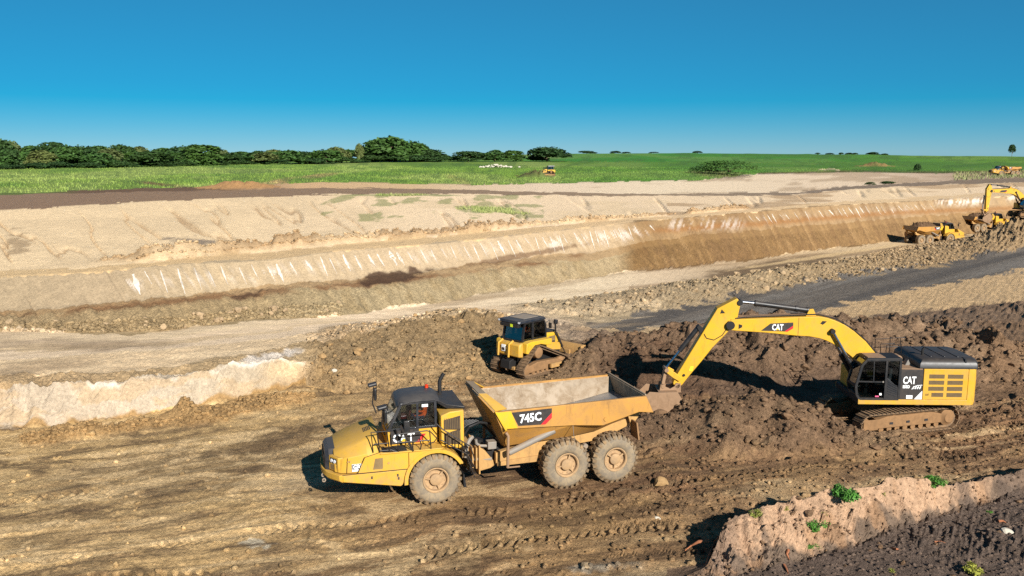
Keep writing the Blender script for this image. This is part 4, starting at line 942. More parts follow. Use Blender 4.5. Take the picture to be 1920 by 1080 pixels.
    MB().loft([[(-.20, -.72, 3.62), (-.20, .72, 3.62), (-.20, .74, 3.50), (-.20, -.74, 3.50)], [(-.55, -.92, 3.46), (-.55, .92, 3.46), (-.55, .92, 3.30), (-.55, -.92, 3.30)], [(-1.16, -1.12, 3.40), (-1.16, 1.12, 3.40), (-1.16, 1.12, 3.31), (-1.16, -1.12, 3.31)]]).build('rear_cowl', 'black', root, T, 40, .02)
    MB().tube([(-.58, -.62, 3.2), (-.58, -.62, 3.92), (-.62, -.62, 4.02), (-.74, -.62, 4.20)], [.075, .075, .075, .07], 12).build('exhaust_stack', 'dark', root, T)
    b_ = MB().cyl((-.02, -.28, 3.76), (-.02, -.28, 3.80), .09, n=14).build('beacon', 'black', root, T)
    MB().tube([(-.02, -.28, 3.80), (-.02, -.28, 3.90), (-.02, -.28, 3.93)], [.07, .068, .03], 14).build('beacon_lens', 'beacon', b_)
    # --- rails, ladder, mirrors
    rails(root, T, [
        [(2.18, 1.50, 2.12), (2.24, 1.52, 2.86), (1.60, 1.54, 2.86), (1.55, 1.40, 3.0)], [(2.16, 1.50, 2.42), (1.62, 1.53, 2.42)], [(1.96, 1.52, 2.12), (2.04, 1.53, 2.86)], [(1.62, 1.54, 2.12), (1.70, 1.54, 2.86)],
        [(1.95, 1.50, 2.16), (1.55, 1.52, 2.16), (1.30, 1.55, 2.05)],
        [(1.30, 1.55, 2.05), (1.36, 1.53, 2.86)], [(.80, 1.56, 2.05), (.82, 1.54, 2.70)], [(.16, 1.56, 2.05), (.20, 1.54, 2.76)],
        [(1.36, 1.55, 2.42), (.16, 1.55, 2.40)], [(1.30, 1.55, 2.72), (.30, 1.55, 2.76), (.16, 1.55, 2.70), (-.05, 1.55, 2.45), (.05, 1.55, 2.32), (.25, 1.55, 2.28)],
        [(.55, 1.56, 2.05), (.50, 1.52, 2.25), (.56, 1.50, 2.50)],
        [(-.08, 1.36, 2.92), (-.30, 1.50, 2.72), (-1.25, 1.60, 2.05), (-1.42, 1.62, 1.50)], [(-.45, 1.52, 2.05), (-.45, 1.52, 2.60)], [(-.20, 1.46, 2.35), (-1.15, 1.58, 1.75), (-1.38, 1.60, 1.3)],
        [(-.95, 1.58, 1.70), (-.95, 1.58, 2.24)], [(-.70, 1.54, 2.0), (-.70, 1.54, 2.42)]])
    lad = MB()
    for k in range(5):
        x, z = -1.10 - k*.07, 1.95 - k*.24; lad.box(x-.10, x+.08, 1.02, 1.50, z, z+.03)
    lad.beam((-1.0, 1.02, 2.05), (-1.42, 1.02, .85), .03, .10, (0,1,0)); lad.beam((-1.0, 1.50, 2.05), (-1.42, 1.50, .85), .03, .10, (0,1,0))
    lad.build('ladder', 'rail', root, T)
    for sd in (1, -1):
        m_ = MB().tube([(1.74, 1.30*sd, 2.66), (1.86, 1.42*sd, 3.0), (1.80, 1.42*sd, 3.64)], .028, 6).build('mirror_arm', 'rail', root, T)
        MB().obox((1.74, 1.44*sd, 3.36), (.10, .26, .46), RZ(.2*sd).to_3x3()).build('mirror_head', 'black', m_, None, 0, .04)
        MB().obox((1.84, 1.52*sd, 3.72), (.34, .30, .12), RY(.2).to_3x3()).build('wide_mirror', 'black', m_, None, 0, .04)
        MB().tube([(1.72, 1.34*sd, 2.9), (1.38, .86*sd, 3.1)], .02, 6).build('mirror_stay', 'rail', m_)
    MB().cyl((1.70, -1.42, 3.6), (1.70, -1.42, 4.15), .012, n=5).build('antenna', 'rail', root, T)
    MB().beam((1.22, 1.50, 3.02), (.80, 1.56, 2.06), .05, .08).build('grab_post', 'rail', root, T)
    MB().prism([(1.05, 2.62), (1.05, 3.04), (.84, 3.04), (.84, 2.62)], 1.08, 1.20).build('service_box', 'black', root, T, 30, .02)
    # company sticker on the nose
    sg = MB().prism([(2.92, 1.50), (2.92, 1.76), (2.46, 1.76), (2.46, 1.50)], 1.492, 1.500).build('nose_sticker', 'white', root, T)
    MB().prism([(2.91, 1.57), (2.91, 1.75), (2.47, 1.75), (2.47, 1.57)], 1.5005, 1.503).build('sticker_field', 'blackprint', sg)
    lettering('lettering', 'GRR', 'white', .15, .36, sg, (2.70, 1.508, 1.665), 1, 0, 0, .03)
    MB().prism([(2.74, 1.525), (2.74, 1.55), (2.48, 1.55), (2.48, 1.525)], 1.5005, 1.503).build('sticker_line', 'grey', sg)
    put_wheel(root, T, 0, 1.25, .91, .3); put_wheel(root, T, 0, -1.25, .91, 1.1)
    # --- hitch between tractor and trailer
    MB().prism([(-1.15, .95), (-1.15, 1.75), (-1.55, 1.70), (-1.65, .90)], -.62, .62).build('hitch_frame', 'frame', root, T, 30, .02)
    for x in (-1.30, -1.48, -1.62): MB().box(x-.03, x+.03, .60, .98, .95, 1.75).build('hitch_plate', 'frame', root, T, 0, .01)
    for sd in (1, -1): MB().prism([(-1.70, .78), (-1.72, 1.72), (-1.95, 1.55), (-2.25, 1.15), (-2.30, .95), (-2.15, .86)], sd*.70-.15, sd*.70+.15).build('hitch_yoke', 'frame', root, I, 30, .03)
    MB().box(-1.74, -1.68, .50, .92, .70, 1.80).build('hitch_guard', 'frame', root, I, 0, .01)
    MB().cyl((-1.9, 0, .75), (-1.9, 0, 1.75), .20, n=14).build('hitch_pivot', 'dark', root, I)
    MB().cyl((-1.3, .75, 1.28), (-2.2, .80, 1.20), .07, n=10).build('steering_cylinder', 'grey', root, I)
    MB().box(-2.35, -2.02, .62, .95, 1.62, 1.90).build('valve_block', 'grey', root, I, 0, .02)
    MB().tube([(-1.60, .8, 2.02), (-1.62, .8, 1.86), (-1.74, .8, 1.76), (-2.02, .8, 1.72)], .055, 8).build('steel_pipe', 'grey', root, I)
    for k in range(5):
        yy = -.5 + k*.25
        MB().tube([(-1.08, yy, 1.9+.1*k), (-1.35, yy, 2.25+.06*k), (-1.75, yy, 2.42+.05*k), (-2.15, yy, 2.25), (-2.45, yy*.8, 1.9)], .04, 7).build('hydraulic_hose', 'hose', root, I)
    MB().tube([(-1.05, 1.05, 2.25), (-1.28, 1.1, 2.62), (-1.7, 1.0, 2.72), (-2.15, .8, 2.55)], .05, 8).build('hydraulic_hose', 'hose', root, I)
    MB().tube([(-1.12, 1.12, 1.5), (-1.16, 1.15, 1.9), (-1.28, 1.1, 2.12), (-1.42, 1.0, 2.2)], .075, 8).build('steel_pipe', 'grey', root, I)
    MB().box(-2.75, -1.25, -.55, .55, .95, 1.55).build('hitch_core', 'dark', root, I, 0, .03)
    # --- trailer
    for sd in (1, -1):
        y0, y1 = (.62, .84) if sd > 0 else (-.84, -.62)
        MB().prism([(-2.35, 1.02), (-2.35, 1.42), (-4.9, 1.92), (-6.6, 1.98), (-7.75, 2.25), (-7.75, 1.95), (-6.6, 1.50), (-4.7, 1.36), (-3.9, 1.10)], y0, y1).build('frame_rail', 'frame', root, I, 30, .015)
    MB().prism([(-2.4, .92), (-2.4, 1.08), (-4.0, 1.16), (-4.0, .92)], .55, .90).build('belly_pan', 'frame', root, I, 30, .015)
    MB().box(-7.0, -3.9, -.60, .60, 1.05, 1.55).build('bogie_frame', 'dark', root, I, 0, .03)
    for x in (-4.9, -6.87): MB().cyl((x, -1.1, .93), (x, 1.1, .93), .22, n=12).build('axle', 'dark', root, I)
    MB().cyl((-5.88, .86, 1.35), (-5.88, 1.0, 1.35), .10, n=12).build('bogie_pin', 'grey', root, I)
    # dump body
    def bs(x, zr, zb, zo, zi, sh=0.0, wi=1.0):
        P = [(1.66, zr), (1.66, zb), (1.05*wi, zo), (-1.05*wi, zo), (-1.66, zb), (-1.66, zr), (-1.60, zr), (-1.12*wi, zi-.06), (1.12*wi, zi-.06), (1.60, zr)]
        return [(x + sh*(z - zr), y, z) for y, z in P]
    body = MB().loft([bs(-2.05, 3.24, 2.66, 1.72, 1.86, .42), bs(-3.0, 3.25, 2.58, 1.74, 2.05), bs(-5.1, 3.26, 2.50, 1.82, 2.34), bs(-6.3, 3.28, 2.40, 1.95, 2.52), bs(-7.7, 3.30, 2.74, 2.50, 2.72, 0, 1.15), bs(-8.02, 3.30, 2.78, 2.62, 2.78, 0, 1.2)])
    dump = body.build('dump_body', 'yellow_body', root, I, 25, .012)
    for sd in (1, -1):
        y0, y1 = (1.62, 1.72) if sd > 0 else (-1.72, -1.62)
        MB().prism([(-2.06, 3.265), (-2.44, 2.60), (-2.56, 2.60), (-5.1, 2.48), (-6.26, 2.36), (-7.73, 2.74), (-8.34, 2.66), (-8.02, 3.33)], y0, y1).build('side_beam', 'yellow_body', root, I, 25, .015)
        q0, q1 = (1.7215, 1.726) if sd > 0 else (-1.726, -1.7215)
        MB().prism([(-2.10, 3.25), (-2.46, 2.615), (-2.92, 2.60), (-2.66, 3.25)], q0, q1).build('clean_panel', 'yellow_bright', root, I)
        MB().prism([(-2.06, 3.27), (-2.44, 2.56), (-2.52, 2.56), (-2.16, 3.27)], sd*1.70 - .05, sd*1.70 + .05).build('corner_post', 'yellow_bright', root, I, 30, .01)
        dc = MB().prism([(-2.68, 3.20), (-2.94, 2.68), (-3.92, 2.64), (-4.22, 2.90), (-4.22, 3.22)], q0 + (.0015 if sd > 0 else -.0), q1 + (.003 if sd > 0 else -.003)).build('decal', 'blackprint', root, I)
        MB().prism([(-3.80, 2.645), (-3.98, 2.64), (-4.22, 2.86), (-4.22, 3.06)], q0 + .003*sd, q1 + .006*sd).build('decal_stripe', 'red', dc)
        lettering('lettering', '745C', 'white', .33, .82, dc, (-3.40, 1.733*sd, 2.95), sd, -.10*sd*0 - .12, -.02*sd, .03)
        MB().cyl((-2.72, 1.29*sd, 1.55), (-4.45, 1.38*sd, 2.25), .115, n=16).build('hoist_cylinder', 'grey', root, I)
        MB().cyl((-4.40, 1.378*sd, 2.23), (-5.10, 1.42*sd, 2.51), .065, n=12).build('hoist_rod', 'grey', root, I)
        MB().tube([(-5.10, 1.62*sd, 2.52), (-5.05, 1.74*sd, 2.45), (-5.08, 1.74*sd, 2.10), (-5.2, 1.62*sd, 1.9)], .012, 5).build('hose_loop', 'grey', root, I)
        MB().cyl((-6.36, 1.72*sd, 2.60), (-6.36, 1.75*sd, 2.60), .08, n=14).build('body_boss', 'yellow_body', root, I)
        MB().tube([(-2.52, 1.55*sd, 2.42), (-2.60, 1.58*sd, 2.30), (-2.58, 1.58*sd, 1.10)], .055, 8).build('guard_post', 'bucket', root, I)
        MB().cyl((-2.55, 1.58*sd, 1.10), (-3.05, 1.55*sd, 1.08), .03, n=8).build('guard_foot', 'bucket', root, I)
        for j, (xa, za) in enumerate(((-6.9, 2.52), (-7.4, 2.66))): pass
        MB().prism([(-7.55, 2.70), (-8.20, 2.62), (-8.02, 2.30), (-7.75, 1.95), (-7.62, 2.35)], sd*1.0-.05, sd*1.0+.05).build('tail_bracket', 'frame', root, I, 30, .01)
    for sd in (1, -1):
        MB().plate([(-2.08, 1.62*sd, 3.25), (-1.70, .92*sd, 3.70), (-2.62, .75*sd, 1.72), (-2.68, 1.02*sd, 1.75), (-2.45, 1.55*sd, 2.60)], .05*sd).build('headboard_wing', 'yellow_body', root, I, 0)
        MB().plate([(-2.08, 1.66*sd, 3.27), (-1.68, .92*sd, 3.74), (-1.98, .84*sd, 3.70), (-2.56, 1.50*sd, 3.27)], -.04*sd).build('headboard_lip', 'yellow', root, I, 0)
    MB().plate([(-1.70, .92, 3.70), (-1.70, -.92, 3.70), (-2.62, -.75, 1.72), (-2.62, .75, 1.72)], .05).build('headboard', 'bed', root, I, 0)
    MB().plate([(-1.68, .92, 3.74), (-1.68, -.92, 3.74), (-1.98, -.84, 3.70), (-1.98, .84, 3.70)], -.04).build('headboard_lip', 'bed', root, I, 0)
    # worn inner lining and polished floor, 3 mm off the shell
    def lining(y0, z0, y1, z1, name, mat, x0, x1, n=1):
        pass
    IN = [(-2.62, 1.93, 3.24, 1.0), (-3.0, 2.05, 3.25, 1.0), (-5.1, 2.34, 3.26, 1.0), (-6.3, 2.52, 3.28, 1.0), (-7.7, 2.72, 3.30, 1.15), (-7.96, 2.76, 3.30, 1.18)]
    for sd in (1, -1):
        q = MB(); v = []
        for x, zi, zr, wi in IN: v += [(x + (.42*(zr-zi) if x == -2.62 else 0)*0, (1.0*wi - .008)*sd, zi + .012), (x + (.5 if x == -2.62 else 0), 1.494*sd, zr - .004)]
        q.add(v, [(2*i, 2*i+1, 2*i+3, 2*i+2) for i in range(len(IN)-1)]); q.build('bed_lining', 'bed', root, I, 30)
    q = MB(); v = []
    for x, zi, zr, wi in IN: v += [(x, -.99*wi, zi + .008), (x, .99*wi, zi + .008)]
    q.add(v, [(2*i, 2*i+1, 2*i+3, 2*i+2) for i in range(len(IN)-1)]); q.build('bed_floor', 'bed_floor', root, I, 30)
    MB().plate([(-7.98, 1.58, 3.36), (-7.98, -1.58, 3.36), (-8.06, -1.30, 2.66), (-8.06, 1.30, 2.66)], .05).build('tailgate', 'bed', root, I, 0, .01)
    MB().beam((-8.0, 1.70, 3.38), (-8.0, -1.70, 3.38), .07, .06).build('tailgate_rail', 'bed', root, I, 0, .01)
    for x, sp_ in ((-4.9, .7), (-6.87, 2.0)):
        put_wheel(root, I, x, 1.25, .92, sp_); put_wheel(root, I, x, -1.25, .92, sp_+.4)
    MB().prism([(-7.9, 1.55), (-7.8, 2.25), (-7.74, 2.25), (-7.84, 1.55)], .85, 1.5).build('mud_flap', 'trackframe', root, I)
    return root

def make_load(root, label):
    nx, ny = 26, 14; v = []
    for i in range(nx):
        for j in range(ny):
            u, w = i/(nx-1), j/(ny-1); x = -2.3 - u*5.4; y = (w-.5)*2.9
            e = max(0, min(u/.25, (1-u)/.22, 1)) * max(0, 1 - (abs(w-.5)*2)**2.2)
            z = 3.0 + .95*e + .10*math.sin(i*2.1+j*1.7)*e + random.uniform(-.06, .06)*e
            v.append((x, y, z))
    q = MB().add(v, [(i*ny+j, (i+1)*ny+j, (i+1)*ny+j+1, i*ny+j+1) for i in range(nx-1) for j in range(ny-1)])
    me = q.mesh('dirt_load', M_SOIL, 0); tilecol(me, np.tile(lin((104, 80, 58)), (len(me.vertices), 1)))
    ob = bpy.data.objects.new('dirt_load', me); COL.objects.link(ob)
    ob.location = root.location; ob.rotation_euler = root.rotation_euler
    return tag(ob, label, 'soil load')
# ------------------------------------------------------------------ crawler tracks
def track_path(circles, n_target):
    """belt round a convex set of circles (x, z, r), given in order round the belt"""
    pts = []
    for k in range(len(circles)):
        x, z, r = circles[k]
        for a in np.linspace(0, 2*math.pi, 96, endpoint=False): pts.append((x + r*math.cos(a), z + r*math.sin(a)))
    pts = sorted(set((round(a, 5), round(b, 5)) for a, b in pts))
    def half(ps):
        h = []
        for p in ps:
            while len(h) >= 2 and (h[-1][0]-h[-2][0])*(p[1]-h[-2][1]) - (h[-1][1]-h[-2][1])*(p[0]-h[-2][0]) <= 0: h.pop()
            h.append(p)
        return h[:-1]
    hull = half(pts) + half(pts[::-1])
    P = np.array(hull + hull[:1]); L = np.r_[0, np.cumsum(np.hypot(*np.diff(P, axis=0).T))]
    s = np.linspace(0, L[-1], n_target, endpoint=False)
    X, Z = np.interp(s, L, P[:, 0]), np.interp(s, L, P[:, 1])
    e = .02; X2, Z2 = np.interp((s+e) % L[-1], L, P[:, 0]), np.interp((s+e) % L[-1], L, P[:, 1])
    return X, Z, np.arctan2(Z2-Z, X2-X), L[-1]/n_target, hull
def shoe_mesh(pitch, width):
    w = width/2; b = MB().box(-pitch*.47, pitch*.47, -w, w, -.055, -.015)
    b.box(-pitch*.42, -pitch*.26, -w, w, -.10, -.05)
    b.box(-pitch*.02, pitch*.10, -w, w, -.075, -.05)
    return b.mesh('track_shoe', 'track', 0)
def make_track(parent, T, circles, n, width, y, single=True, frame=None, extra=()):
    X, Z, A, pitch, hull = track_path(circles, n)
    # chain (the part) with its shoes as sub-parts
    hp = [(x, z) for x, z in hull]; ch = MB()
    inn = [(x, z) for x, z in hp]
    cx, cz = np.mean([p[0] for p in hp]), np.mean([p[1] for p in hp])
    m = len(hp); d = []
    for i in range(m):
        a, b = np.array(hp[i-1]), np.array(hp[(i+1) % m]); t = (b-a)/np.linalg.norm(b-a); nn = np.array([-t[1], t[0]]); d.append(np.array(hp[i]) + nn*.09)
    for sgn in (-.10, .10):
        yy = y + sgn
        v = [(p[0], yy-.03, p[1]) for p in hp] + [(q[0], yy-.03, q[1]) for q in d] + [(p[0], yy+.03, p[1]) for p in hp] + [(q[0], yy+.03, q[1]) for q in d]
        f = []
        for i in range(m):
            j = (i+1) % m; f += [(i, j, m+j, m+i), (2*m+i, 3*m+i, 3*m+j, 2*m+j), (i, 2*m+i, 2*m+j, j), (m+i, m+j, 3*m+j, 3*m+i)]
        ch.add(v, f)
    tr = ch.build('track', 'track', parent, T, 30)
    me = shoe_mesh(pitch, width)
    if single:
        for k in range(n):
            o = bpy.data.objects.new('track_shoe', me); COL.objects.link(o); o.parent = tr
            o.matrix_local = TR((X[k], y, Z[k])) @ RY(-A[k])
    else:
        q = MB(); 
        for k in range(n):
            Mx = TR((X[k], y, Z[k])) @ RY(-A[k]); q.add([Mx @ v.co for v in me.vertices], [tuple(p.vertices) for p in me.polygons])
        o = q.build('track_shoes', 'track', tr, None, 0); o['kind'] = 'stuff'
    return tr

# ------------------------------------------------------------------ excavator
def make_excavator(loc, heading, under, label, cat, group=None, single=True, stick_swing=0.0, full=True):
    root = empty('excavator', loc, math.radians(heading), label, cat, group)
    I = Matrix.Identity(4)
    U = TR((.3, 0, 0)) @ RZ(math.radians(under - heading))
    # undercarriage
    for sd in (1, -1):
        y = 1.37*sd
        make_track(root, U, [(-2.15, .56, .46), (2.15, .56, .46)], 50, .62, y, single)
        fr = MB().prism([(-1.75, .36), (-1.75, .78), (-1.2, .90), (1.2, .90), (1.75, .78), (1.75, .36)], y-.20, y+.20)
        fr.box(-1.6, 1.6, y-.25*sd-.04, y-.25*sd+.04, .30, .5)
        tf = fr.build('track_frame', 'trackframe', root, U, 30, .03)
        for x in (-.9, .1, 1.0): MB().box(x-.09, x+.09, y+.2*sd-.02, y+.2*sd+.02, .52, .62).build('frame_slot', 'deep', tf, None, 0)
        MB().lathe([(.40, .14), (.42, .10), (.42, -.10), (.40, -.14), (.20, -.17), (.0, -.17)], (2.15, y, .56), 28).build('idler', 'trackframe', root, U, 40)
        MB().lathe([(.0, .24), (.22, .24), (.26, .18), (.40, .12), (.40, -.12), (.2, -.2), (0, -.2)], (-2.15, y, .56), 28).build('sprocket', 'trackframe', root, U, 40)
        for k in range(8): MB().cyl((-1.5+k*.43, y-.18, .30), (-1.5+k*.43, y+.18, .30), .13, n=12).build('roller', 'trackframe', root, U)
        for x in (-.8, .8): MB().cyl((x, y-.12, .88), (x, y+.12, .88), .08, n=10).build('carrier_roller', 'trackframe', root, U)
        MB().box(1.72, 2.5, y-.24, y-.20, .32, .82).build('guide_guard', 'trackframe', root, U, 0, .02)
        MB().box(1.72, 2.5, y+.20, y+.24, .32, .82).build('guide_guard', 'trackframe', root, U, 0, .02)
    MB().prism([(-1.1, .55), (-.8, 1.02), (.8, 1.02), (1.1, .55)], -1.15, 1.15).build('carbody', 'trackframe', root, U, 0, .03)
    MB().cyl((0.3, 0, 1.0), (.3, 0, 1.36), .85, n=32).build('swing_bearing', 'dark', root, I)
    # house
    MB().box(-2.64, 2.20, -1.48, 1.47, 1.36, 1.60).build('house_frame', 'dark', root, I, 0, .02)
    MB().box(-2.66, 2.20, 1.47, 1.515, 1.36, 1.60).build('sill', 'yellow', root, I, 0, .012)
    MB().box(-2.66, 2.20, -1.515, -1.48, 1.36, 1.60).build('sill', 'yellow', root, I, 0, .012)
    MB().prism([(.36, 1.605), (.36, 2.99), (-.64, 2.99), (-.64, 1.605)], -1.5, 1.50).build('side_panel', 'blackprint', root, I, 30, .015)
    vp = MB().prism([(-.66, 1.605), (-.66, 3.03), (-2.64, 3.03), (-2.64, 1.605)], -1.50, 1.51).build('vent_panel', 'yellow', root, I, 30, .015)
    for r_ in range(4):
        for c_ in range(2):
            xa = -.90 - c_*.83; z0 = 1.74 + r_*.285; xs = xa - (.16 if (r_ == 0 and c_ == 0) else 0)
            v = MB().box(xa-.68, xs, 1.505, 1.514, z0, z0+.19).build('vent', 'mesh', vp, None, 0)
            for k in range(4): MB().beam((xs, 1.518, z0+.03+k*.045), (xa-.68, 1.518, z0+.03+k*.045), .012, .014).build('vent_slat', 'mesh_dark', v, None, 0)
    # counterweight, rounded at the back
    secs = []
    for z, s_ in ((1.36, .0), (1.5, .05), (2.6, .05), (3.0, .02), (3.03, -.02)):
        ring = [(-2.66, -1.50)] + [(-2.66 - (.60+s_)*math.sin(t)**.6, -1.50*math.cos(t)) for t in np.linspace(.12, math.pi-.12, 16)] + [(-2.66, 1.50)]
        secs.append([(x, y, z) for x, y in ring])
    MB().loft(secs).build('counterweight', 'yellow', root, I, 40)
    # engine hood
    hb = [(-.46, -1.47), (-3.05, -1.47), (-3.22, -1.1), (-3.26, 0), (-3.22, 1.1), (-3.05, 1.47), (-.46, 1.47)]
    def shr(k, dx): return [(-1.9 + (x+1.9)*k - dx, y*k) for x, y in hb]
    hd_ = MB().loft([[(x, y, 3.035) for x, y in hb], [(x, y, 3.26) for x, y in shr(.985, 0)], [(x, y, 3.42) for x, y in shr(.90, .02)], [(x, y, 3.47) for x, y in shr(.80, .02)]]).build('engine_hood', 'black', root, I, 40, .02)
    for x in (-1.15, -1.75, -2.35): MB().box(x-.03, x+.03, -1.0, 1.0, 3.465, 3.495).build('hood_rib', 'black', hd_, None, 0, .008)
    MB().box(-2.55, -2.48, 1.0, 1.42, 3.22, 3.47).build('hood_seam', 'deep', hd_, None, 0)
    MB().tube([(-.95, .55, 3.45), (-.95, .55, 3.72), (-1.02, .55, 3.80)], .06, 10).build('exhaust_stack', 'dark', root, I)
    MB().box(-.62, .40, -1.47, 1.47, 2.995, 3.03).build('deck_plate', 'bucket', root, I, 0, .008)
    MB().prism([(-.10, 3.03), (-.22, 3.30), (-.34, 3.03)], .5, .8).build('deck_step', 'grey', root, I)
    MB().cyl((.02, -.1, 3.2), (.02, .35, 3.2), .17, n=18).build('precleaner', 'bucket', root, I)
    MB().box(.4, 2.0, -1.50, -.5, 1.605, 2.55).build('tool_box', 'yellow', root, I, 0, .03)
    rails(root, I, [[(.45, -1.42, 2.55), (.45, -1.42, 3.75), (-.95, -1.42, 3.85)], [(-.25, -1.42, 3.0), (-.25, -1.42, 3.85), (-.25, -1.0, 3.9)], [(-.75, -1.42, 3.0), (-.75, -1.42, 3.85)], [(.45, -1.42, 3.35), (-.95, -1.42, 3.4)],
                    [(1.1, -1.42, 2.55), (1.05, -1.42, 3.45), (.60, -1.42, 3.6), (.60, -1.42, 2.55)], [(1.3, -1.3, 2.55), (1.0, -1.42, 3.5)], [(.2, -.7, 3.03), (.2, -.7, 3.62), (-.5, -.7, 3.68), (-.5, -.7, 3.03)], [(.35, -1.0, 3.0), (.35, -1.0, 3.6), (-.3, -1.0, 3.65)]], .02)
    # cab
    fl = 1.61
    prof = [(.40, fl), (.40, 3.44), (1.90, 3.42), (2.10, 3.18), (2.33, 2.20), (2.28, 1.80), (2.15, fl)]
    cf = MB()
    for y in (1.47, .47):
        for i in range(len(prof)):
            a, b = prof[i], prof[(i+1) % len(prof)]; cf.beam((a[0], y, a[1]), (b[0], y, b[1]), .10, .10, (0,1,0))
        cf.beam((1.02, y, fl), (1.02, y, 3.40), .09, .13, (0,1,0)); cf.beam((1.02, y, 2.40), (2.26, y, 2.42), .06, .05, (0,1,0))
        cf.beam((1.55, y, 2.42), (1.58, y, 3.40), .04, .04, (0,1,0))
    for x, z in prof: cf.beam((x, .47, z), (x, 1.47, z), .09, .09)
    cf.build('cab_frame', 'black', root, I, 35)
    MB().prism([(.44, fl+.04), (.44, 2.15), (.98, 2.62), (.98, fl+.04)][::-1], 1.485, 1.505).build('cab_panel', 'black', root, I, 30, .01)
    lp = root.children[-1]
    for k in range(6):
        MB().beam((.50, 1.512, fl+.16+k*.09), (.92, 1.512, fl+.30+k*.11 - .02), .02, .03).build('louvre', 'roofblack', lp, None, 0)
    MB().loft([[(.34, .40, 3.44), (.34, 1.53, 3.44), (1.98, 1.53, 3.42), (1.98, .40, 3.42)], [(.36, .42, 3.53), (.36, 1.51, 3.53), (1.90, 1.51, 3.51), (1.90, .42, 3.51)]]).build('cab_roof', 'dark', root, I, 30, .03)
    MB().box(1.05, 1.85, .55, 1.40, 3.512, 3.535).build('roof_hatch', 'bucket', root, I, 0, .01)
    MB().plate([(1.08, 1.475, 2.45), (1.08, 1.475, 3.38), (1.88, 1.475, 3.36), (2.06, 1.475, 3.16), (2.22, 1.475, 2.45)], .008).build('door_window', 'glass_dark', root, I, 0)
    MB().plate([(1.08, 1.475, 1.70), (1.08, 1.475, 2.38), (2.24, 1.475, 2.38), (2.24, 1.475, 1.95), (2.05, 1.475, 1.70)], .008).build('door_window', 'glass_dark', root, I, 0)
    MB().plate([(.48, 1.475, 2.30), (.48, 1.475, 3.36), (.95, 1.475, 3.36), (.95, 1.475, 2.70)], .008).build('side_window', 'glass', root, I, 0)
    MB().plate([(.42, .47, 1.7), (.42, .47, 3.38), (1.88, .47, 3.36), (2.06, .47, 3.16), (2.26, .47, 2.2), (2.2, .47, 1.7)], .008).build('side_window', 'glass_dark', root, I, 0)
    for a, b in ((2, 3), (3, 4), (4, 5)):
        MB().plate([(prof[a][0], .52, prof[a][1]), (prof[a][0], 1.42, prof[a][1]), (prof[b][0], 1.42, prof[b][1]), (prof[b][0], .52, prof[b][1])], .008).build('windscreen', 'windshield', root, I, 0)
    MB().plate([(.40, .52, 2.3), (.40, 1.42, 2.3), (.40, 1.42, 3.38), (.40, .52, 3.38)], .008).build('rear_window', 'glass', root, I, 0)
    s_ = MB().box(.75, 1.25, .75, 1.22, 1.75, 2.15); s_.prism([(.70, 2.1), (.58, 2.95), (.72, 2.97), (.86, 2.15)], .76, 1.2); s_.build('seat', 'deep', root, I, 0, .03)
    MB().box(.45, 2.2, .52, 1.42, 1.61, 1.66).build('cab_floor', 'deep', root, I)
    MB().box(.42, .46, .52, 1.42, 1.66, 2.3).build('cab_bulkhead', 'deep', root, I)
    MB().prism([(1.45, 1.66), (1.40, 2.2), (1.60, 2.22), (1.68, 1.66)], .55, .72).build('console', 'deep', root, I)
    MB().cyl((1.14, 1.512, 2.42), (1.14, 1.53, 2.42), .04, n=8).build('door_handle', 'grey', root, I)
    if full:
        MB().box(1.16, 1.26, 1.484, 1.488, 1.78, 1.88).build('sticker', 'white', root, I); MB().box(1.28, 1.44, 1.484, 1.488, 1.70, 1.76).build('sticker', 'pink', root, I)
        MB().box(-.22, .06, 1.503, 1.507, 1.64, 1.80).build('notice', 'white', root, I)
        MB().prism([(-.30, 1.62), (-.64, 2.02), (-.64, 1.62)], 1.503, 1.507).build('swoosh', 'white', root, I)
        for k in range(4): MB().beam((-.20-k*.10, 1.505, 2.10), (-.26-k*.10, 1.505, 2.22), .006, .05).build('swoosh_tooth', 'white', root, I)
        MB().tube([(-.16, 1.505, 2.08), (-.24, 1.505, 2.20), (-.40, 1.505, 2.26), (-.62, 1.505, 2.28)], .016, 5).build('swoosh_arc', 'white', root, I)
        lettering('lettering', 'CAT', 'white', .36, .58, root, (-.04, 1.506, 2.50), 1, 0, 0, .03)
        MB().add([(-.04-.10, 1.516, 2.33), (-.04+.10, 1.516, 2.33), (-.04, 1.516, 2.46)], [(0,1,2)]).build('logo_triangle', 'blackprint', root, None, 0)
        lettering('lettering', 'S55D', 'white', .15, .32, root, (.09, 1.506, 2.20), 1, 0, 0, .04)
        lettering('lettering', 'CAT', 'mesh_dark', .09, .16, root, (-.86, 1.514, 1.84), 1, 0, 0, .02)
    # boom
    top = [(.40, 2.60), (.75, 3.05), (1.10, 3.47), (1.58, 4.02), (2.14, 4.50), (2.60, 4.80), (2.99, 4.98), (3.40, 5.12), (3.80, 5.19), (4.65, 5.15), (6.2, 5.09), (7.65, 5.02), (7.92, 4.95), (8.02, 4.74)]
    bot = [(7.90, 4.52), (7.57, 4.48), (6.2, 4.40), (4.71, 4.26), (4.2, 4.24), (3.71, 4.15), (3.40, 4.05), (3.11, 3.91), (2.60, 3.62), (2.18, 3.28), (1.6, 2.65), (1.0, 2.0), (.60, 1.78), (.25, 1.85), (.15, 2.20)]
    bo = MB().prism(top + bot, -.34, .34).build('boom', 'yellow_boom', root, I, 25, .025)
    for x in (4.70,): MB().prism([(x, 4.27), (x, 5.13), (x+.015, 5.13), (x+.015, 4.27)], .341, .346).build('weld_seam', 'mesh_dark', bo)
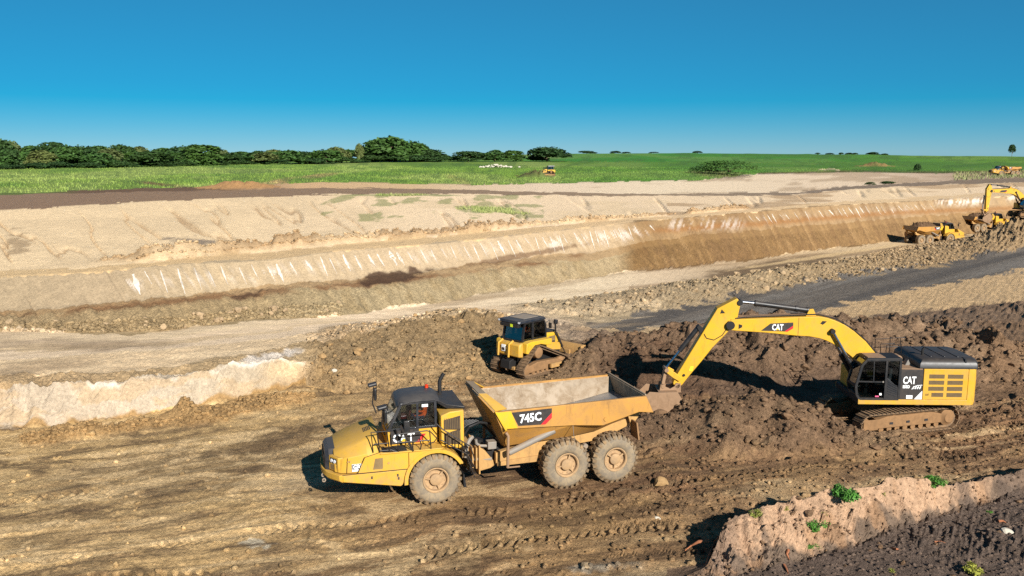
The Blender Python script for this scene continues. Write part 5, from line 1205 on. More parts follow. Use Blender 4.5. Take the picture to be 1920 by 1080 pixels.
    MB().prism([(3.52, 4.86), (3.42, 4.96), (3.62, 4.98), (3.72, 4.86), (3.60, 4.80)], .342, .347).build('paint_chip', 'dark', bo)
    MB().cyl((7.84, -.40, 4.74), (7.84, .40, 4.74), .20, n=20).build('boom_pin', 'dark', bo)
    MB().cyl((3.17, -.42, 4.52), (3.17, .55, 4.52), .11, n=16).build('boom_pin', 'dark', bo)
    MB().cyl((.45, -.45, 2.1), (.45, .45, 2.1), .16, n=16).build('boom_pin', 'dark', bo)
    MB().prism([(7.45, 4.58), (7.30, 4.66), (7.30, 4.76), (7.45, 4.80)], .342, .36).build('pin_plate', 'dark', bo)
    for sd in (1, -1):
        y0, y1 = (.342, .346) if sd > 0 else (-.346, -.342)
        d_ = MB().prism([(6.42, 4.50), (6.0, 4.84), (4.95, 4.90), (4.95, 4.72), (5.30, 4.47)], y0, y1).build('boom_decal', 'blackprint', bo)
        MB().prism([(5.34, 4.47), (4.95, 4.75), (4.95, 4.62), (5.20, 4.46)], y0 + .002*sd, y1 + .003*sd).build('decal_stripe', 'red', d_)
        if full:
            lettering('lettering', 'CAT', 'white', .30, .52, d_, (5.66, .351*sd, 4.67), sd, 0, 0, .03)
            MB().add([(5.66-.10, .357*sd, 4.53), (5.66+.10, .357*sd, 4.53), (5.66, .357*sd, 4.64)], [(0,1,2)]).build('logo_triangle', 'yellow_bright', d_, None, 0)
    for k in range(4):
        y = -.18 + k*.12
        MB().tube([(.7, y, 3.2), (1.10, y, 3.56), (1.60, y, 4.12), (2.2, y, 4.62), (3.0, y, 5.08), (3.8, y, 5.26), (4.6, y, 5.23), (7.2, y, 5.10), (7.6, y*1.5, 5.06)], .028, 5).build('hydraulic_line', 'hose' if k % 2 else 'bucket', bo)
    # boom cylinders
    for sd in (1, -1):
        MB().cyl((1.75, .50*sd, 2.15), (2.40, .48*sd, 3.22), .12, n=16).build('boom_cylinder', 'black', root, I)
        MB().cyl((2.36, .48*sd, 3.16), (3.17, .46*sd, 4.52), .065, n=12).build('boom_rod', 'chrome', root, I)
    # stick and what hangs from it
    Q = TR((7.84, 0, 4.74)) @ RY(stick_swing) @ TR((-7.84, 0, -4.74))
    sk = MB().prism([(7.55, 6.00), (8.44, 5.52), (9.10, 4.34), (9.75, 3.18), (10.30, 2.20), (10.40, 1.92), (10.30, 1.72), (10.12, 1.70), (9.95, 1.86), (9.63, 2.30), (9.1, 2.98), (8.60, 3.66), (8.0, 4.32), (7.62, 4.78), (7.50, 5.10), (7.38, 5.78)], -.25, .25).build('stick', 'yellow_boom', root, Q, 25, .025)
    MB().tube([(7.80, .256, 5.0), (7.95, .256, 4.62), (8.18, .256, 4.25), (8.55, .256, 4.02), (8.9, .256, 4.10), (9.02, .256, 4.3)], .022, 5).build('shadow_edge_line', 'dark', sk)  # shadow edge beside the boom tip, drawn on the stick as a dark line
    MB().prism([(8.25, 5.48), (8.32, 5.28), (8.08, 5.30)], .252, .256).build('paint_chip', 'dark', sk)
    MB().prism([(9.46, 2.74), (9.60, 2.74), (9.66, 2.54), (9.52, 2.52)], .252, .256).build('sticker', 'lime', sk)
    MB().cyl((7.42, -.30, 5.80), (7.42, .30, 5.80), .13, n=16).build('stick_pin', 'dark', sk)
    MB().cyl((10.20, -.34, 1.82), (10.20, .34, 1.82), .12, n=16).build('stick_pin', 'bucket', sk)
    MB().cyl((9.9, -.30, 2.32), (9.9, .30, 2.32), .06, n=12).build('stick_pin', 'dark', sk)
    MB().prism([(8.98, 4.48), (9.25, 4.72), (9.35, 4.60), (9.18, 4.28)], -.16, .16).build('cylinder_bracket', 'dark', sk, None, 30, .01)
    MB().cyl((9.22, 0, 4.62), (10.10, 0, 3.42), .115, n=16).build('bucket_cylinder', 'black', root, Q)
    MB().cyl((10.06, 0, 3.46), (10.72, 0, 2.56), .06, n=12).build('bucket_rod', 'chrome', root, Q)
    for sd in (1, -1):
        MB().prism([(10.62, 2.62), (10.80, 2.50), (10.42, 2.20), (10.12, 2.02), (9.98, 2.18), (10.30, 2.44)], sd*.30-.03, sd*.30+.03).build('rocker_arm', 'yellow_boom', root, Q, 30, .015)
    MB().beam((10.72, 0, 2.62), (10.88, 0, 1.70), .40, .15).build('bucket_link', 'bucket', root, Q, 0, .02)
    MB().cyl((10.72, -.36, 2.56), (10.72, .36, 2.56), .10, n=14).build('link_pin', 'bucket', root, Q)
    MB().cyl((10.86, -.36, 1.78), (10.86, .36, 1.78), .10, n=14).build('link_pin', 'bucket', root, Q)
    sp_ = [(10.25, 1.62), (10.02, 1.25), (9.98, .85), (10.12, .45), (10.45, .15), (10.90, .05), (11.35, .22), (11.72, .70), (11.95, 1.20)]
    inner = [(11.86, 1.24), (11.62, .80), (11.28, .36), (10.90, .22), (10.50, .30), (10.24, .56), (10.12, .90), (10.15, 1.20), (10.36, 1.52)]
    bk = MB().prism(sp_ + inner, -.72, .72)
    bk.prism(sp_ + [(11.55, 1.62), (10.95, 1.58)], .69, .745); bk.prism(sp_ + [(11.55, 1.62), (10.95, 1.58)], -.745, -.69)
    bk.prism([(10.05, 1.95), (10.02, 1.5), (10.5, 1.45), (11.05, 1.50), (10.98, 1.88), (10.55, 1.66)], .28, .34); bk.prism([(10.05, 1.95), (10.02, 1.5), (10.5, 1.45), (11.05, 1.50), (10.98, 1.88), (10.55, 1.66)], -.34, -.28)
    bk.prism([(10.25, 1.62), (10.36, 1.52), (11.10, 1.50), (11.12, 1.58)], -.72, .72)
    bu = bk.build('bucket', 'bucket', root, Q, 30, .012)
    for k in range(5):
        y = -.60 + k*.30; MB().prism([(11.90, 1.06), (11.84, 1.22), (12.12, 1.52), (12.14, 1.42)], y-.06, y+.06).build('bucket_tooth', 'bucket', bu, None, 0, .01)
    MB().cyl((4.06, 0, 5.40), (6.70, 0, 5.735), .125, n=18).build('arm_cylinder', 'black', root, I)
    tip = Q @ Vector((7.42, 0, 5.80))
    MB().cyl((6.65, 0, 5.73), tip, .068, n=12).build('arm_rod', 'chrome', root, I)
    for x, z in ((4.22, 5.42), (4.75, 5.49), (6.62, 5.725)): MB().cyl((x-.06, 0, z-.008), (x+.06, 0, z+.008), .15, n=18).build('cylinder_collar', 'black', root, I)
    MB().prism([(3.85, 5.17), (4.0, 5.50), (4.18, 5.50), (4.35, 5.14)], -.16, .16).build('cylinder_bracket', 'yellow_boom', root, I, 30, .01)
    return root

# ------------------------------------------------------------------ bulldozer
def make_dozer(loc, heading, label, cat, group=None, single=True, full=True):
    root = empty('bulldozer', loc, math.radians(heading), label, cat, group); I = Matrix.Identity(4)
    for sd in (1, -1):
        y = 1.0*sd
        make_track(root, I, [(-1.45, .46, .36), (1.45, .46, .36), (-.55, 1.32, .36)], 44, .60, y, single)
        MB().prism([(-1.3, .28), (-1.3, .66), (-.6, .80), (1.0, .72), (1.35, .60), (1.35, .28)], y-.17, y+.17).build('track_frame', 'trackframe', root, I, 30, .03)
        MB().lathe([(0, .24), (.24, .24), (.31, .20), (.33, .12), (.33, -.12), (.0, -.14)], (-.55, y, 1.32), 26).build('final_drive', 'trackframe', root, I, 40) if sd > 0 else MB().lathe([(0, -.24), (.24, -.24), (.31, -.20), (.33, -.12), (.33, .12), (.0, .14)], (-.55, y, 1.32), 26).build('final_drive', 'trackframe', root, I, 40)
        for x in (-1.45, 1.45): MB().lathe([(0, .15), (.24, .15), (.31, .11), (.33, .08), (.33, -.08), (.31, -.11), (.24, -.15), (0, -.15)], (x, y, .46), 22).build('idler', 'trackframe', root, I, 40)
        for k in range(6): MB().cyl((-.95+k*.38, y-.16, .24), (-.95+k*.38, y+.16, .24), .11, n=10).build('roller', 'trackframe', root, I)
        # fender over the track
        ya, yb = (.62, 1.18) if sd > 0 else (-1.18, -.62)
        MB().prism([(-1.55, 1.42), (-1.50, 1.95), (-1.15, 2.02), (.55, 1.98), (.55, 1.62), (.1, 1.66), (-.35, 1.78), (-.85, 1.78), (-1.22, 1.52), (-1.38, 1.36)], ya, yb).build('fender', 'yellow_bright', root, I, 30, .025)
        # push arm and blade lift
        MB().beam((.2, 1.40*sd, .48), (2.55, 1.40*sd, .42), .16, .26).build('push_arm', 'frame', root, I, 0, .02)
        MB().cyl((1.55, .62*sd, 2.05), (2.10, .62*sd, 1.15), .075, n=12).build('lift_cylinder', 'black', root, I)
        MB().cyl((2.06, .62*sd, 1.20), (2.48, .62*sd, .60), .04, n=10).build('lift_rod', 'chrome', root, I)
        MB().tube([(1.52, .62*sd, 1.95), (1.42, .66*sd, 2.62)], .05, 8).build('lamp_post', 'black', root, I)
        MB().obox((1.44, .68*sd, 2.72), (.22, .20, .26), RY(.2).to_3x3()).build('work_lamp', 'black', root, I, 0, .05)
    MB().prism([(-1.3, .55), (-1.3, 1.5), (1.9, 1.5), (1.9, .60)], -.60, .60).build('main_case', 'dark', root, I, 30, .03)
    hd_ = MB().loft([[(.52, -.60, 1.20), (.52, .60, 1.20), (.52, .60, 2.10), (.52, .52, 2.18), (.52, -.52, 2.18), (.52, -.60, 2.10)], [(1.75, -.58, 1.05), (1.75, .58, 1.05), (1.75, .58, 1.98), (1.75, .50, 2.06), (1.75, -.50, 2.06), (1.75, -.58, 1.98)], [(1.98, -.52, 1.05), (1.98, .52, 1.05), (1.98, .50, 1.80), (1.98, .44, 1.88), (1.98, -.44, 1.88), (1.98, -.50, 1.80)]]).build('engine_hood', 'yellow_bright', root, I, 30, .02)
    MB().box(.56, 1.72, -.45, .45, 2.10, 2.19).build('hood_top', 'black', hd_, None, 0, .02)
    for sd in (1, -1):
        v = MB().box(.92, 1.50, sd*.60-.008, sd*.60+.004, 1.38, 1.92).build('side_vent', 'mesh', hd_, None, 0)
        MB().box(1.0, 1.14, sd*.605-.006, sd*.605+.006, 1.44, 1.86).build('vent_window', 'mesh_dark', v, None, 0); MB().box(1.22, 1.44, sd*.605-.006, sd*.605+.006, 1.44, 1.64).build('vent_window', 'mesh_dark', v, None, 0)
        MB().prism([(.52, 1.20), (.52, 1.66), (1.95, 1.44), (1.95, 1.02)], sd*.61-.012, sd*.61+.012).build('lower_panel', 'yellow', hd_, None, 30)
        MB().prism([(1.90, 1.06), (1.95, 1.7), (2.02, 1.7), (2.0, 1.06)], sd*.3-.2, sd*.3+.2).build('grille_half', 'black', hd_)
    MB().tube([(.80, -.25, 2.18), (.80, -.25, 2.72), (.74, -.25, 2.82)], .06, 10).build('exhaust_stack', 'dark', root, I)
    MB().cyl((1.10, .25, 2.18), (1.10, .25, 2.50), .10, n=14).build('precleaner', 'black', root, I)
    MB().cyl((1.0, -.1, 2.18), (1.0, -.1, 2.40), .07, n=12).build('air_intake', 'lamp', root, I)
    # rear tank and hitch
    MB().loft([[(-1.50, -.92, 1.12), (-1.50, .92, 1.12), (-1.50, .92, 1.98), (-1.50, -.92, 1.98)], [(-1.86, -.90, 1.20), (-1.86, .90, 1.20), (-1.80, .88, 1.90), (-1.80, -.88, 1.90)]]).build('rear_tank', 'yellow', root, I, 30, .08)
    MB().box(-1.88, -1.83, .15, .42, 1.42, 1.78).build('rear_sticker', 'white', root, I); 
    MB().box(-1.886, -1.831, .18, .39, 1.46, 1.62).build('sticker_print', 'blackprint', root, I)
    lettering_r = MB().lathe([(0, .012), (.13, .012), (.13, 0)], (-1.30, -1.19, 1.72), 18).build('badge', 'red', root, I)
    for y in (.60, -.2): MB().tube([(-1.60, y, 2.0), (-1.92, y, 1.86), (-1.96, y, 1.15)], .06, 8).build('tank_guard', 'yellow', root, I)
    MB().prism([(-1.5, .45), (-1.5, 1.1), (-2.0, .95), (-2.05, .5)], -.35, .35).build('drawbar', 'dark', root, I, 30, .03)
    MB().box(-1.85, -1.45, -.55, .55, .42, .60).build('rear_plate', 'frame', root, I, 0, .03)
    # cab
    P = [(-1.42, 1.98), (-1.22, 3.02), (.30, 3.02), (.46, 2.75), (.52, 1.98)]
    cf = MB()
    for y in (.74, -.74):
        for i in range(len(P)):
            a, b = P[i], P[(i+1) % len(P)]; cf.beam((a[0], y, a[1]), (b[0], y*.97, b[1]), .10, .11, (0,1,0))
        cf.beam((-.62, y, 1.98), (-.60, y*.97, 3.0), .12, .14, (0,1,0))
    for x, z in P: cf.beam((x, -.74, z), (x, .74, z), .10, .10)
    cf.build('cab_frame', 'black', root, I, 35)
    MB().loft([[(-1.72, -.84, 3.02), (-1.72, .84, 3.02), (.46, .84, 3.04), (.46, -.84, 3.04)], [(-1.66, -.80, 3.20), (-1.66, .80, 3.20), (.36, .78, 3.20), (.36, -.78, 3.20)]]).build('cab_roof', 'roofblack', root, I, 30, .04)
    MB().box(-1.1, 0.1, -.55, .55, 3.202, 3.225).build('roof_panel', 'grey', root, I, 0, .01)
    MB().obox((-1.60, 0, 2.90), (.25, 1.4, .20), RY(0).to_3x3()).build('rear_lamp_bar', 'black', root, I, 0, .03)
    for sd in (1, -1):
        y = .755*sd
        MB().plate([(-.54, y, 2.06), (.44, y, 2.06), (.38, y*.97, 2.75), (.26, y*.97, 2.95), (-.52, y*.97, 2.95)], .008).build('side_window', 'glass_dark', root, I, 0)
        MB().plate([(-1.36, y, 2.06), (-.70, y, 2.06), (-.68, y*.97, 2.95), (-1.18, y*.97, 2.95)], .008).build('side_window', 'glass_dark', root, I, 0)
    MB().plate([(-1.40, -.68, 2.05), (-1.40, .68, 2.05), (-1.23, .66, 2.96), (-1.23, -.66, 2.96)], .008).build('rear_window', 'glass_dark', root, I, 0)
    MB().plate([(.50, -.68, 2.05), (.50, .68, 2.05), (.45, .66, 2.74), (.45, -.66, 2.74)], .008).build('windscreen', 'glass_dark', root, I, 0)
    MB().box(-1.35, .45, -.68, .68, 1.98, 2.02).build('cab_floor', 'deep', root, I)
    s_ = MB().box(-.75, -.25, -.25, .25, 2.05, 2.25); s_.prism([(-.78, 2.2), (-.9, 2.85), (-.78, 2.87), (-.66, 2.25)], -.24, .24); s_.build('seat', 'deep', root, I, 0, .03)
    for y in (.70, -.82): MB().box(-1.735, -1.72, y, y+.12, 3.06, 3.16).build('rear_lamp', 'lamp', root, I)
    MB().box(-1.735, -1.725, -.30, -.12, 2.82, 2.98).build('warning_label', 'lime', root, I)
    # blade
    bl = []
    for z, x in ((.05, 2.78), (.35, 2.62), (.75, 2.60), (1.15, 2.72), (1.30, 2.82)): bl.append((x, z))
    MB().prism(bl + [(x-.10, z) for x, z in bl[::-1]], -1.68, 1.68).build('blade', 'frame', root, I, 40)
    MB().box(2.42, 2.52, -.9, .9, .35, .95).build('blade_brace', 'frame', root, I, 0, .02)
    for sd in (1, -1): MB().prism([(2.50, .05), (2.50, 1.28), (2.92, 1.28), (2.88, .05)], sd*1.68-.03, sd*1.68+.03).build('blade_end', 'frame', root, I, 30, .01)
    MB().tube([(.45, -.72, 2.75), (.75, -.80, 2.95), (.80, -.80, 2.7)], .02, 6).build('mirror_arm', 'rail', root, I)
    MB().obox((.80, -.82, 2.62), (.05, .20, .32), RZ(.2).to_3x3()).build('mirror_head', 'black', root, I, 0, .02)
    return root
# ------------------------------------------------------------------ place the machines
truck = make_truck((-3.095, 30.30, -.02), 197.8, -2.3, 'large yellow 745C dump truck with empty bed, nose pointing left', 'dump truck', 'articulated dump trucks')
exc = make_excavator((18.0, 38.97, -.30), 178, 196, 'large yellow and black excavator digging beside the empty dump truck', 'excavator', 'excavators')
dozer = make_dozer((1.02, 47.5, .06), 46, 'yellow bulldozer with black cab pushing soil behind the dump truck', 'bulldozer', 'bulldozers')
tip_ = at(1712, 461, -3.9)
truck2 = copy_tree(truck); truck2['label'] = 'loaded yellow dump truck seen from behind in the far pit'
truck3 = copy_tree(truck); truck3['label'] = 'dump truck under the far excavator, mostly hidden by the soil slope'
truck4 = copy_tree(truck); truck4['label'] = 'small distant dump truck at the edge of the green field'
def settle(o, px, py, z, heading, local):
    """stand a machine so that its local point shows at a photo pixel"""
    p = at(px, py, z); a = math.radians(heading); x, y = local
    o.location = (p[0] - (math.cos(a)*x - math.sin(a)*y), p[1] - (math.sin(a)*x + math.cos(a)*y), z); o.rotation_euler = (0, 0, a)
settle(truck2, 1735, 460, -4.0, 22, (-6.0, -1.6))
settle(truck3, 1838, 436, -4.2, 24, (-6.0, -1.6))
settle(truck4, 1878, 329, 3.3, 187, (0, 1.6))
make_load(truck2, 'heaped brown soil in the bed of the far loaded dump truck')
make_load(truck3, 'soil heaped in the bed under the far excavator bucket')
exc2 = make_excavator((0, 0, 0), 0, 0, 'yellow excavator cut by the right frame edge, loading a truck in the far pit', 'excavator', 'excavators', False, .55, False)
EY = 154.0; ez_ = ground_z(968/FOC*EY, EY)
exc2.location = (968/FOC*(EY*cP + 12*sP), EY, ez_ + .05); exc2.rotation_euler = (0, 0, math.radians(187))
print('far excavator at', exc2.location[:], 'pit floor under truck', ground_z(*truck3.location[:2]), ground_z(*truck2.location[:2]))
doz2 = make_dozer((0, 0, 0), 0, 'tiny bulldozer clearing dark soil in the distant green field', 'bulldozer', 'bulldozers', False, False)
settle(doz2, 1030, 330.5, 5.0, 190, (0, 1.0))

# ------------------------------------------------------------------ operators
def operator(parent_loc, heading, seat, label, shirt, hat):
    """seated figure: pelvis at local seat point, facing local +x"""
    J = [(0,0,0,.15), (.02,0,.22,.15), (.0,0,.42,.16), (.02,0,.54,.06), (.05,0,.66,.095), (.06,0,.76,.085),
         (.0,.19,.44,.065), (.12,.24,.22,.048), (.34,.17,.24,.035), (.42,.14,.26,.04), (.0,-.19,.44,.065), (.12,-.24,.22,.048), (.34,-.17,.24,.035), (.42,-.14,.26,.04),
         (.12,.10,-.02,.095), (.46,.13,.02,.07), (.54,.13,-.34,.05), (.66,.13,-.40,.045), (.12,-.10,-.02,.095), (.46,-.13,.02,.07), (.54,-.13,-.34,.05), (.66,-.13,-.40,.045)]
    E_ = [(0,1),(1,2),(2,3),(3,4),(4,5),(2,6),(6,7),(7,8),(8,9),(2,10),(10,11),(11,12),(12,13),(0,14),(14,15),(15,16),(16,17),(0,18),(18,19),(19,20),(20,21)]
    me = bpy.data.meshes.new('person'); me.from_pydata([j[:3] for j in J], E_, [])
    ob = bpy.data.objects.new('person', me); COL.objects.link(ob)
    ob.modifiers.new('skin', 'SKIN'); 
    for i, sv in enumerate(me.skin_vertices[0].data): sv.radius = (J[i][3], J[i][3]); sv.use_root = (i == 0)
    sb = ob.modifiers.new('sub', 'SUBSURF'); sb.levels = 1; sb.render_levels = 1
    dg = bpy.context.evaluated_depsgraph_get(); m2 = bpy.data.meshes.new_from_object(ob.evaluated_get(dg)); ob.modifiers.clear(); ob.data = m2
    m2.materials.clear()
    for k_ in (shirt, 'skin', 'navy'): m2.materials.append(M[k_])
    for p in m2.polygons:
        c = p.center; p.material_index = 1 if (c.z > .52 or c.x > .32 and c.z > .15) else (2 if c.z < .06 else 0); p.use_smooth = True
    hm = MB().lathe([(.0, .0), (.06, -.02), (.105, -.08), (.115, -.14)], (0, 0, 0), 16); hm.v = [(x+.05, z, y+.84) for x, y, z in hm.v]
    hm.prismz([(.05+.15*math.cos(a), .13*math.sin(a)) for a in np.linspace(0, 6.28, 17)[:-1]], .695, .71)
    h_ = hm.build('hard_hat', hat, ob, None, 50)
    a = math.radians(heading); ob.location = (parent_loc[0] + math.cos(a)*seat[0] - math.sin(a)*seat[1], parent_loc[1] + math.sin(a)*seat[0] + math.cos(a)*seat[1], parent_loc[2] + seat[2]); ob.rotation_euler = (0, 0, a)
    return tag(ob, label, 'person')
operator((-3.02, 30.3, 0), 195.5, (.18, .0, 2.84), 'seated driver in orange vest inside the large dump truck cab', 'orange', 'white')
operator((1.02, 47.5, .06), 46, (-.52, 0, 2.27), 'seated bulldozer driver in orange behind the side window', 'orange', 'orange')

# ------------------------------------------------------------------ stones and clods
def rock_mesh(name, seed, sub=2, flat=.7, mat=None):
    bm = bmesh.new(); bmesh.ops.create_icosphere(bm, subdivisions=sub, radius=.5)
    r = random.Random(seed); ks = [Vector((r.uniform(-1, 1), r.uniform(-1, 1), r.uniform(-1, 1))).normalized() for _ in range(11)]; hs_ = [r.uniform(.24, .40) for _ in ks]
    for v in bm.verts:
        p = v.co.copy()
        for k_, h_ in zip(ks, hs_):
            d_ = p.dot(k_)
            if d_ > h_: p -= k_ * (d_ - h_) * .9
        p *= 1 + r.uniform(-.10, .10); p.z *= flat; v.co = p
    me = bpy.data.meshes.new(name); bm.to_mesh(me); bm.free()
    me.materials.append(mat); return me
def rock_mat(name, rgb, var=.35):
    m, nt, b = nodes_of(name)
    oi = nt.nodes.new('ShaderNodeObjectInfo'); tc = nt.nodes.new('ShaderNodeTexCoord'); geo = nt.nodes.new('ShaderNodeNewGeometry')
    n = mk_noise(nt, geo.outputs['Position'], 7, 5, .6); lo = lin(rgb)
    a = mk_mix(nt, mk_range(nt, n, .3, .7, 0, 1), tuple(lo*(1-var)), tuple(np.clip(lo*(1+var), 0, 1)))
    c = mk_mix(nt, mk_range(nt, oi.outputs['Random'], 0, 1, 0, .5), a, tuple(np.clip(lo*1.35, 0, 1)))
    nt.links.new(c, b.inputs['Base Color']); b.inputs['Roughness'].default_value = .95; b.inputs['Specular IOR Level'].default_value = .15
    mk_bump(nt, b, n, .5, .04); return m
MR_BERM = rock_mat('berm_stone', (148, 126, 97)); MR_DARK = rock_mat('dark_clod', (104, 81, 60)); MR_TAN = rock_mat('tan_clod', (142, 114, 78)); MR_WHITE = rock_mat('pale_stone', (176, 168, 152), .12)
RK = {k: [rock_mesh(n, 10*j+i, 2, .75, m_) for i in range(6)] for j, (k, n, m_) in enumerate((('berm', 'stone', MR_BERM), ('dark', 'earth_clod', MR_DARK), ('tan', 'earth_clod', MR_TAN)))}
FLAT = []
def blocked(x, y):
    for X, Y, h, L, W in KEEP:
        c, s = math.cos(h), math.sin(h); u, v = (x-X)*c + (y-Y)*s, -(x-X)*s + (y-Y)*c
        if abs(u) < L and abs(v) < W: return True
    return False
def pick(mask, n, seed, w=None):
    """random ground vertices inside a mask, even over the ground's area"""
    r = np.random.default_rng(seed); ii = np.flatnonzero(mask.ravel())
    ar = (np.abs(np.gradient(GX, axis=1)) * np.abs(np.gradient(GY, axis=0))).ravel()[ii]
    if w is not None: ar = ar * w.ravel()[ii]
    k = r.choice(ii, size=n, p=ar/ar.sum()); return k, r
def scatter_objects(parent, name, meshes, mask, n, smin, smax, seed, w=None):
    k, r = pick(mask, n*2, seed, w); c = 0
    for i in k:
        p = VERT[i]
        if blocked(p[0], p[1]): continue
        s_ = smin + (smax-smin) * r.random()**2.2
        o = bpy.data.objects.new(name, meshes[int(r.integers(len(meshes)))]); COL.objects.link(o); o.parent = parent
        o.location = (p[0], p[1], p[2] + s_*.16); o.rotation_euler = (r.uniform(-.4, .4), r.uniform(-.4, .4), r.uniform(0, 6.28)); o.scale = (s_*r.uniform(.8, 1.3), s_*r.uniform(.8, 1.2), s_*r.uniform(.7, 1.1))
        c += 1
        if c >= n: break
ICO = bmesh.new(); bmesh.ops.create_icosphere(ICO, subdivisions=1, radius=.5)
ICV = np.array([v.co[:] for v in ICO.verts]); ICF = np.array([[v.index for v in f.verts] for f in ICO.faces]); ICO.free()
def scatter_stuff(parent, name, mask, n, smin, smax, seed, tint=1.0, w=None):
    k, r = pick(mask, n, seed, w); n = len(k)
    ok = np.array([not blocked(*VERT[i][:2]) for i in k]); k = k[ok]; n = len(k)
    s_ = smin + (smax-smin) * r.random(n)**3.0
    V = ICV[None] * (1 + r.uniform(-.32, .32, (n, len(ICV), 1)))
    V = V * (s_[:, None] * np.stack([r.uniform(.8, 1.4, n), r.uniform(.8, 1.2, n), r.uniform(.6, 1.0, n)], 1))[:, None, :]
    a = r.uniform(0, 6.28, n); ca, sa = np.cos(a)[:, None], np.sin(a)[:, None]
    V = np.stack([V[..., 0]*ca - V[..., 1]*sa, V[..., 0]*sa + V[..., 1]*ca, V[..., 2]], -1) + (VERT[k] + np.stack([0*s_, 0*s_, s_*.12], 1))[:, None, :]
    F = ICF[None] + (np.arange(n) * len(ICV))[:, None, None]
    me = np_mesh(name, V.reshape(-1, 3), F.reshape(-1, 3))
    cl = COLR.reshape(-1, 3)[k] * tint * r.uniform(.75, 1.25, (n, 1)); tilecol(me, np.repeat(cl, len(ICV), 0))
    me.materials.append(M_SOIL); o = bpy.data.objects.new(name, me); COL.objects.link(o); o.parent = parent; o['kind'] = 'stuff'; return o
ra = (RID > .25) | (MOUND > .2) | (DZP > .2)
pile = ((BAND == LI['leftbase']) | (BAND == LI['lefttop']) | (BAND == LI['pilecrest'])) & (SPX > 575) & (SPX < 1000)
fl_r = (BAND >= LI['bankback']) & (BAND <= LI['floor2']) & (GY < 60)
bm_ = (BAND == LI['gravelfar']) & (SPX > 985) & (SPX < 1960)
tal = (BAND == LI['embbase']) & (SPX > -100) & (SPX < 640) & (np.broadcast_to(rowT[:, None], BAND.shape) < .45)
fg = (BAND <= LI['bankbase']) & (SPX > 1200) & (SPX < 2000) & (SPY < 1150)
scatter_objects(STRUCT['rock_berm'], 'stone', RK['berm'], bm_ & (SPX < 1800), 240, .30, .85, 1)
scatter_objects(STRUCT['ground'], 'earth_clod', RK['dark'], ra & (SPX > 1090) & (SPX < 1940), 170, .20, .78, 2)
scatter_objects(STRUCT['ground'], 'earth_clod', RK['tan'], pile, 70, .20, .6, 3)
scatter_objects(STRUCT['ground'], 'earth_clod', RK['dark'], fg, 60, .10, .32, 4)
scatter_objects(STRUCT['embankment'], 'stone', RK['berm'], tal, 50, .25, .7, 5)
scatter_stuff(STRUCT['ground'], 'loose_clods', ra & (GY < 58), 6500, .05, .34, 11)
scatter_stuff(STRUCT['ground'], 'loose_crumbs', pile, 3500, .05, .30, 12)
scatter_stuff(STRUCT['ground'], 'loose_crumbs', fl_r & (SPX > -50) & (SPX < 1970), 8000, .03, .22, 13, 1.0, .12 + sstep(700, 1200, SPX))
scatter_stuff(STRUCT['rock_berm'], 'small_stones', bm_, 7000, .10, .42, 14)
scatter_stuff(STRUCT['ground'], 'soil_crumbs', fg, 5000, .02, .14, 15)
scatter_stuff(STRUCT['embankment'], 'talus', tal, 2500, .08, .36, 16)
scatter_stuff(STRUCT['upper_road'], 'spoil_crumbs', (SPOIL > .12) & (GY < 140), 4500, .08, .36, 17)
scatter_stuff(STRUCT['cut_bank'], 'bank_crumbs', LUMPB > .1, 1500, .04, .3, 18)

# ------------------------------------------------------------------ white lime streaks down the embankment
def emb_point(px, py):
    c = int(np.clip(round((px - PX[0]) / 2.75), 0, NCOL-1)); b0 = np.flatnonzero((rowB == LI['embbench']))
    r_ = b0[np.argmin(np.abs(SPY[b0, c] - py))]
    f = (px - PX[c]) / 2.75; c2 = min(c+1, NCOL-1) if f >= 0 else max(c-1, 0); f = abs(f)
    p = np.array([GX[r_, c], GY[r_, c], HZ[r_, c]])*(1-f) + np.array([GX[r_, c2], GY[r_, c2], HZ[r_, c2]])*f
    return Vector(p)
M_LIME = plain_mat('lime_white', (200, 190, 176), .95, 0, .1, .22, 3)
def streak(px, w, y0, y1, lean):
    n = 13; v = []; rr = random.Random(int(px*7))
    for i in range(n):
        t = i/(n-1); cx = px + lean*t; cy = y0 + (y1-y0)*t
        ww = w * .62 * (.25 + .75*math.sin(math.pi*min(1, t*1.1+.06))) * rr.uniform(.35, 1.3)
        a, b = emb_point(cx - ww/2, cy), emb_point(cx + ww/2, cy + ww*.12)
        nrm = Vector((-.15, -.6, .75)); 
        v += [a + nrm*.02, b + nrm*.02]
    lo_ = [p - Vector((-.15, -.6, .75))*.05 for p in v]
    m = len(v); f = [(2*i, 2*i+1, 2*i+3, 2*i+2) for i in range(n-1)] + [(2*i, 2*i+2, m+2*i+2, m+2*i) for i in range(n-1)] + [(2*i+1, m+2*i+1, m+2*i+3, 2*i+3) for i in range(n-1)]
    MB().add(v + lo_, f).build('lime_streak', M_LIME, STRUCT['embankment'], None, 60)
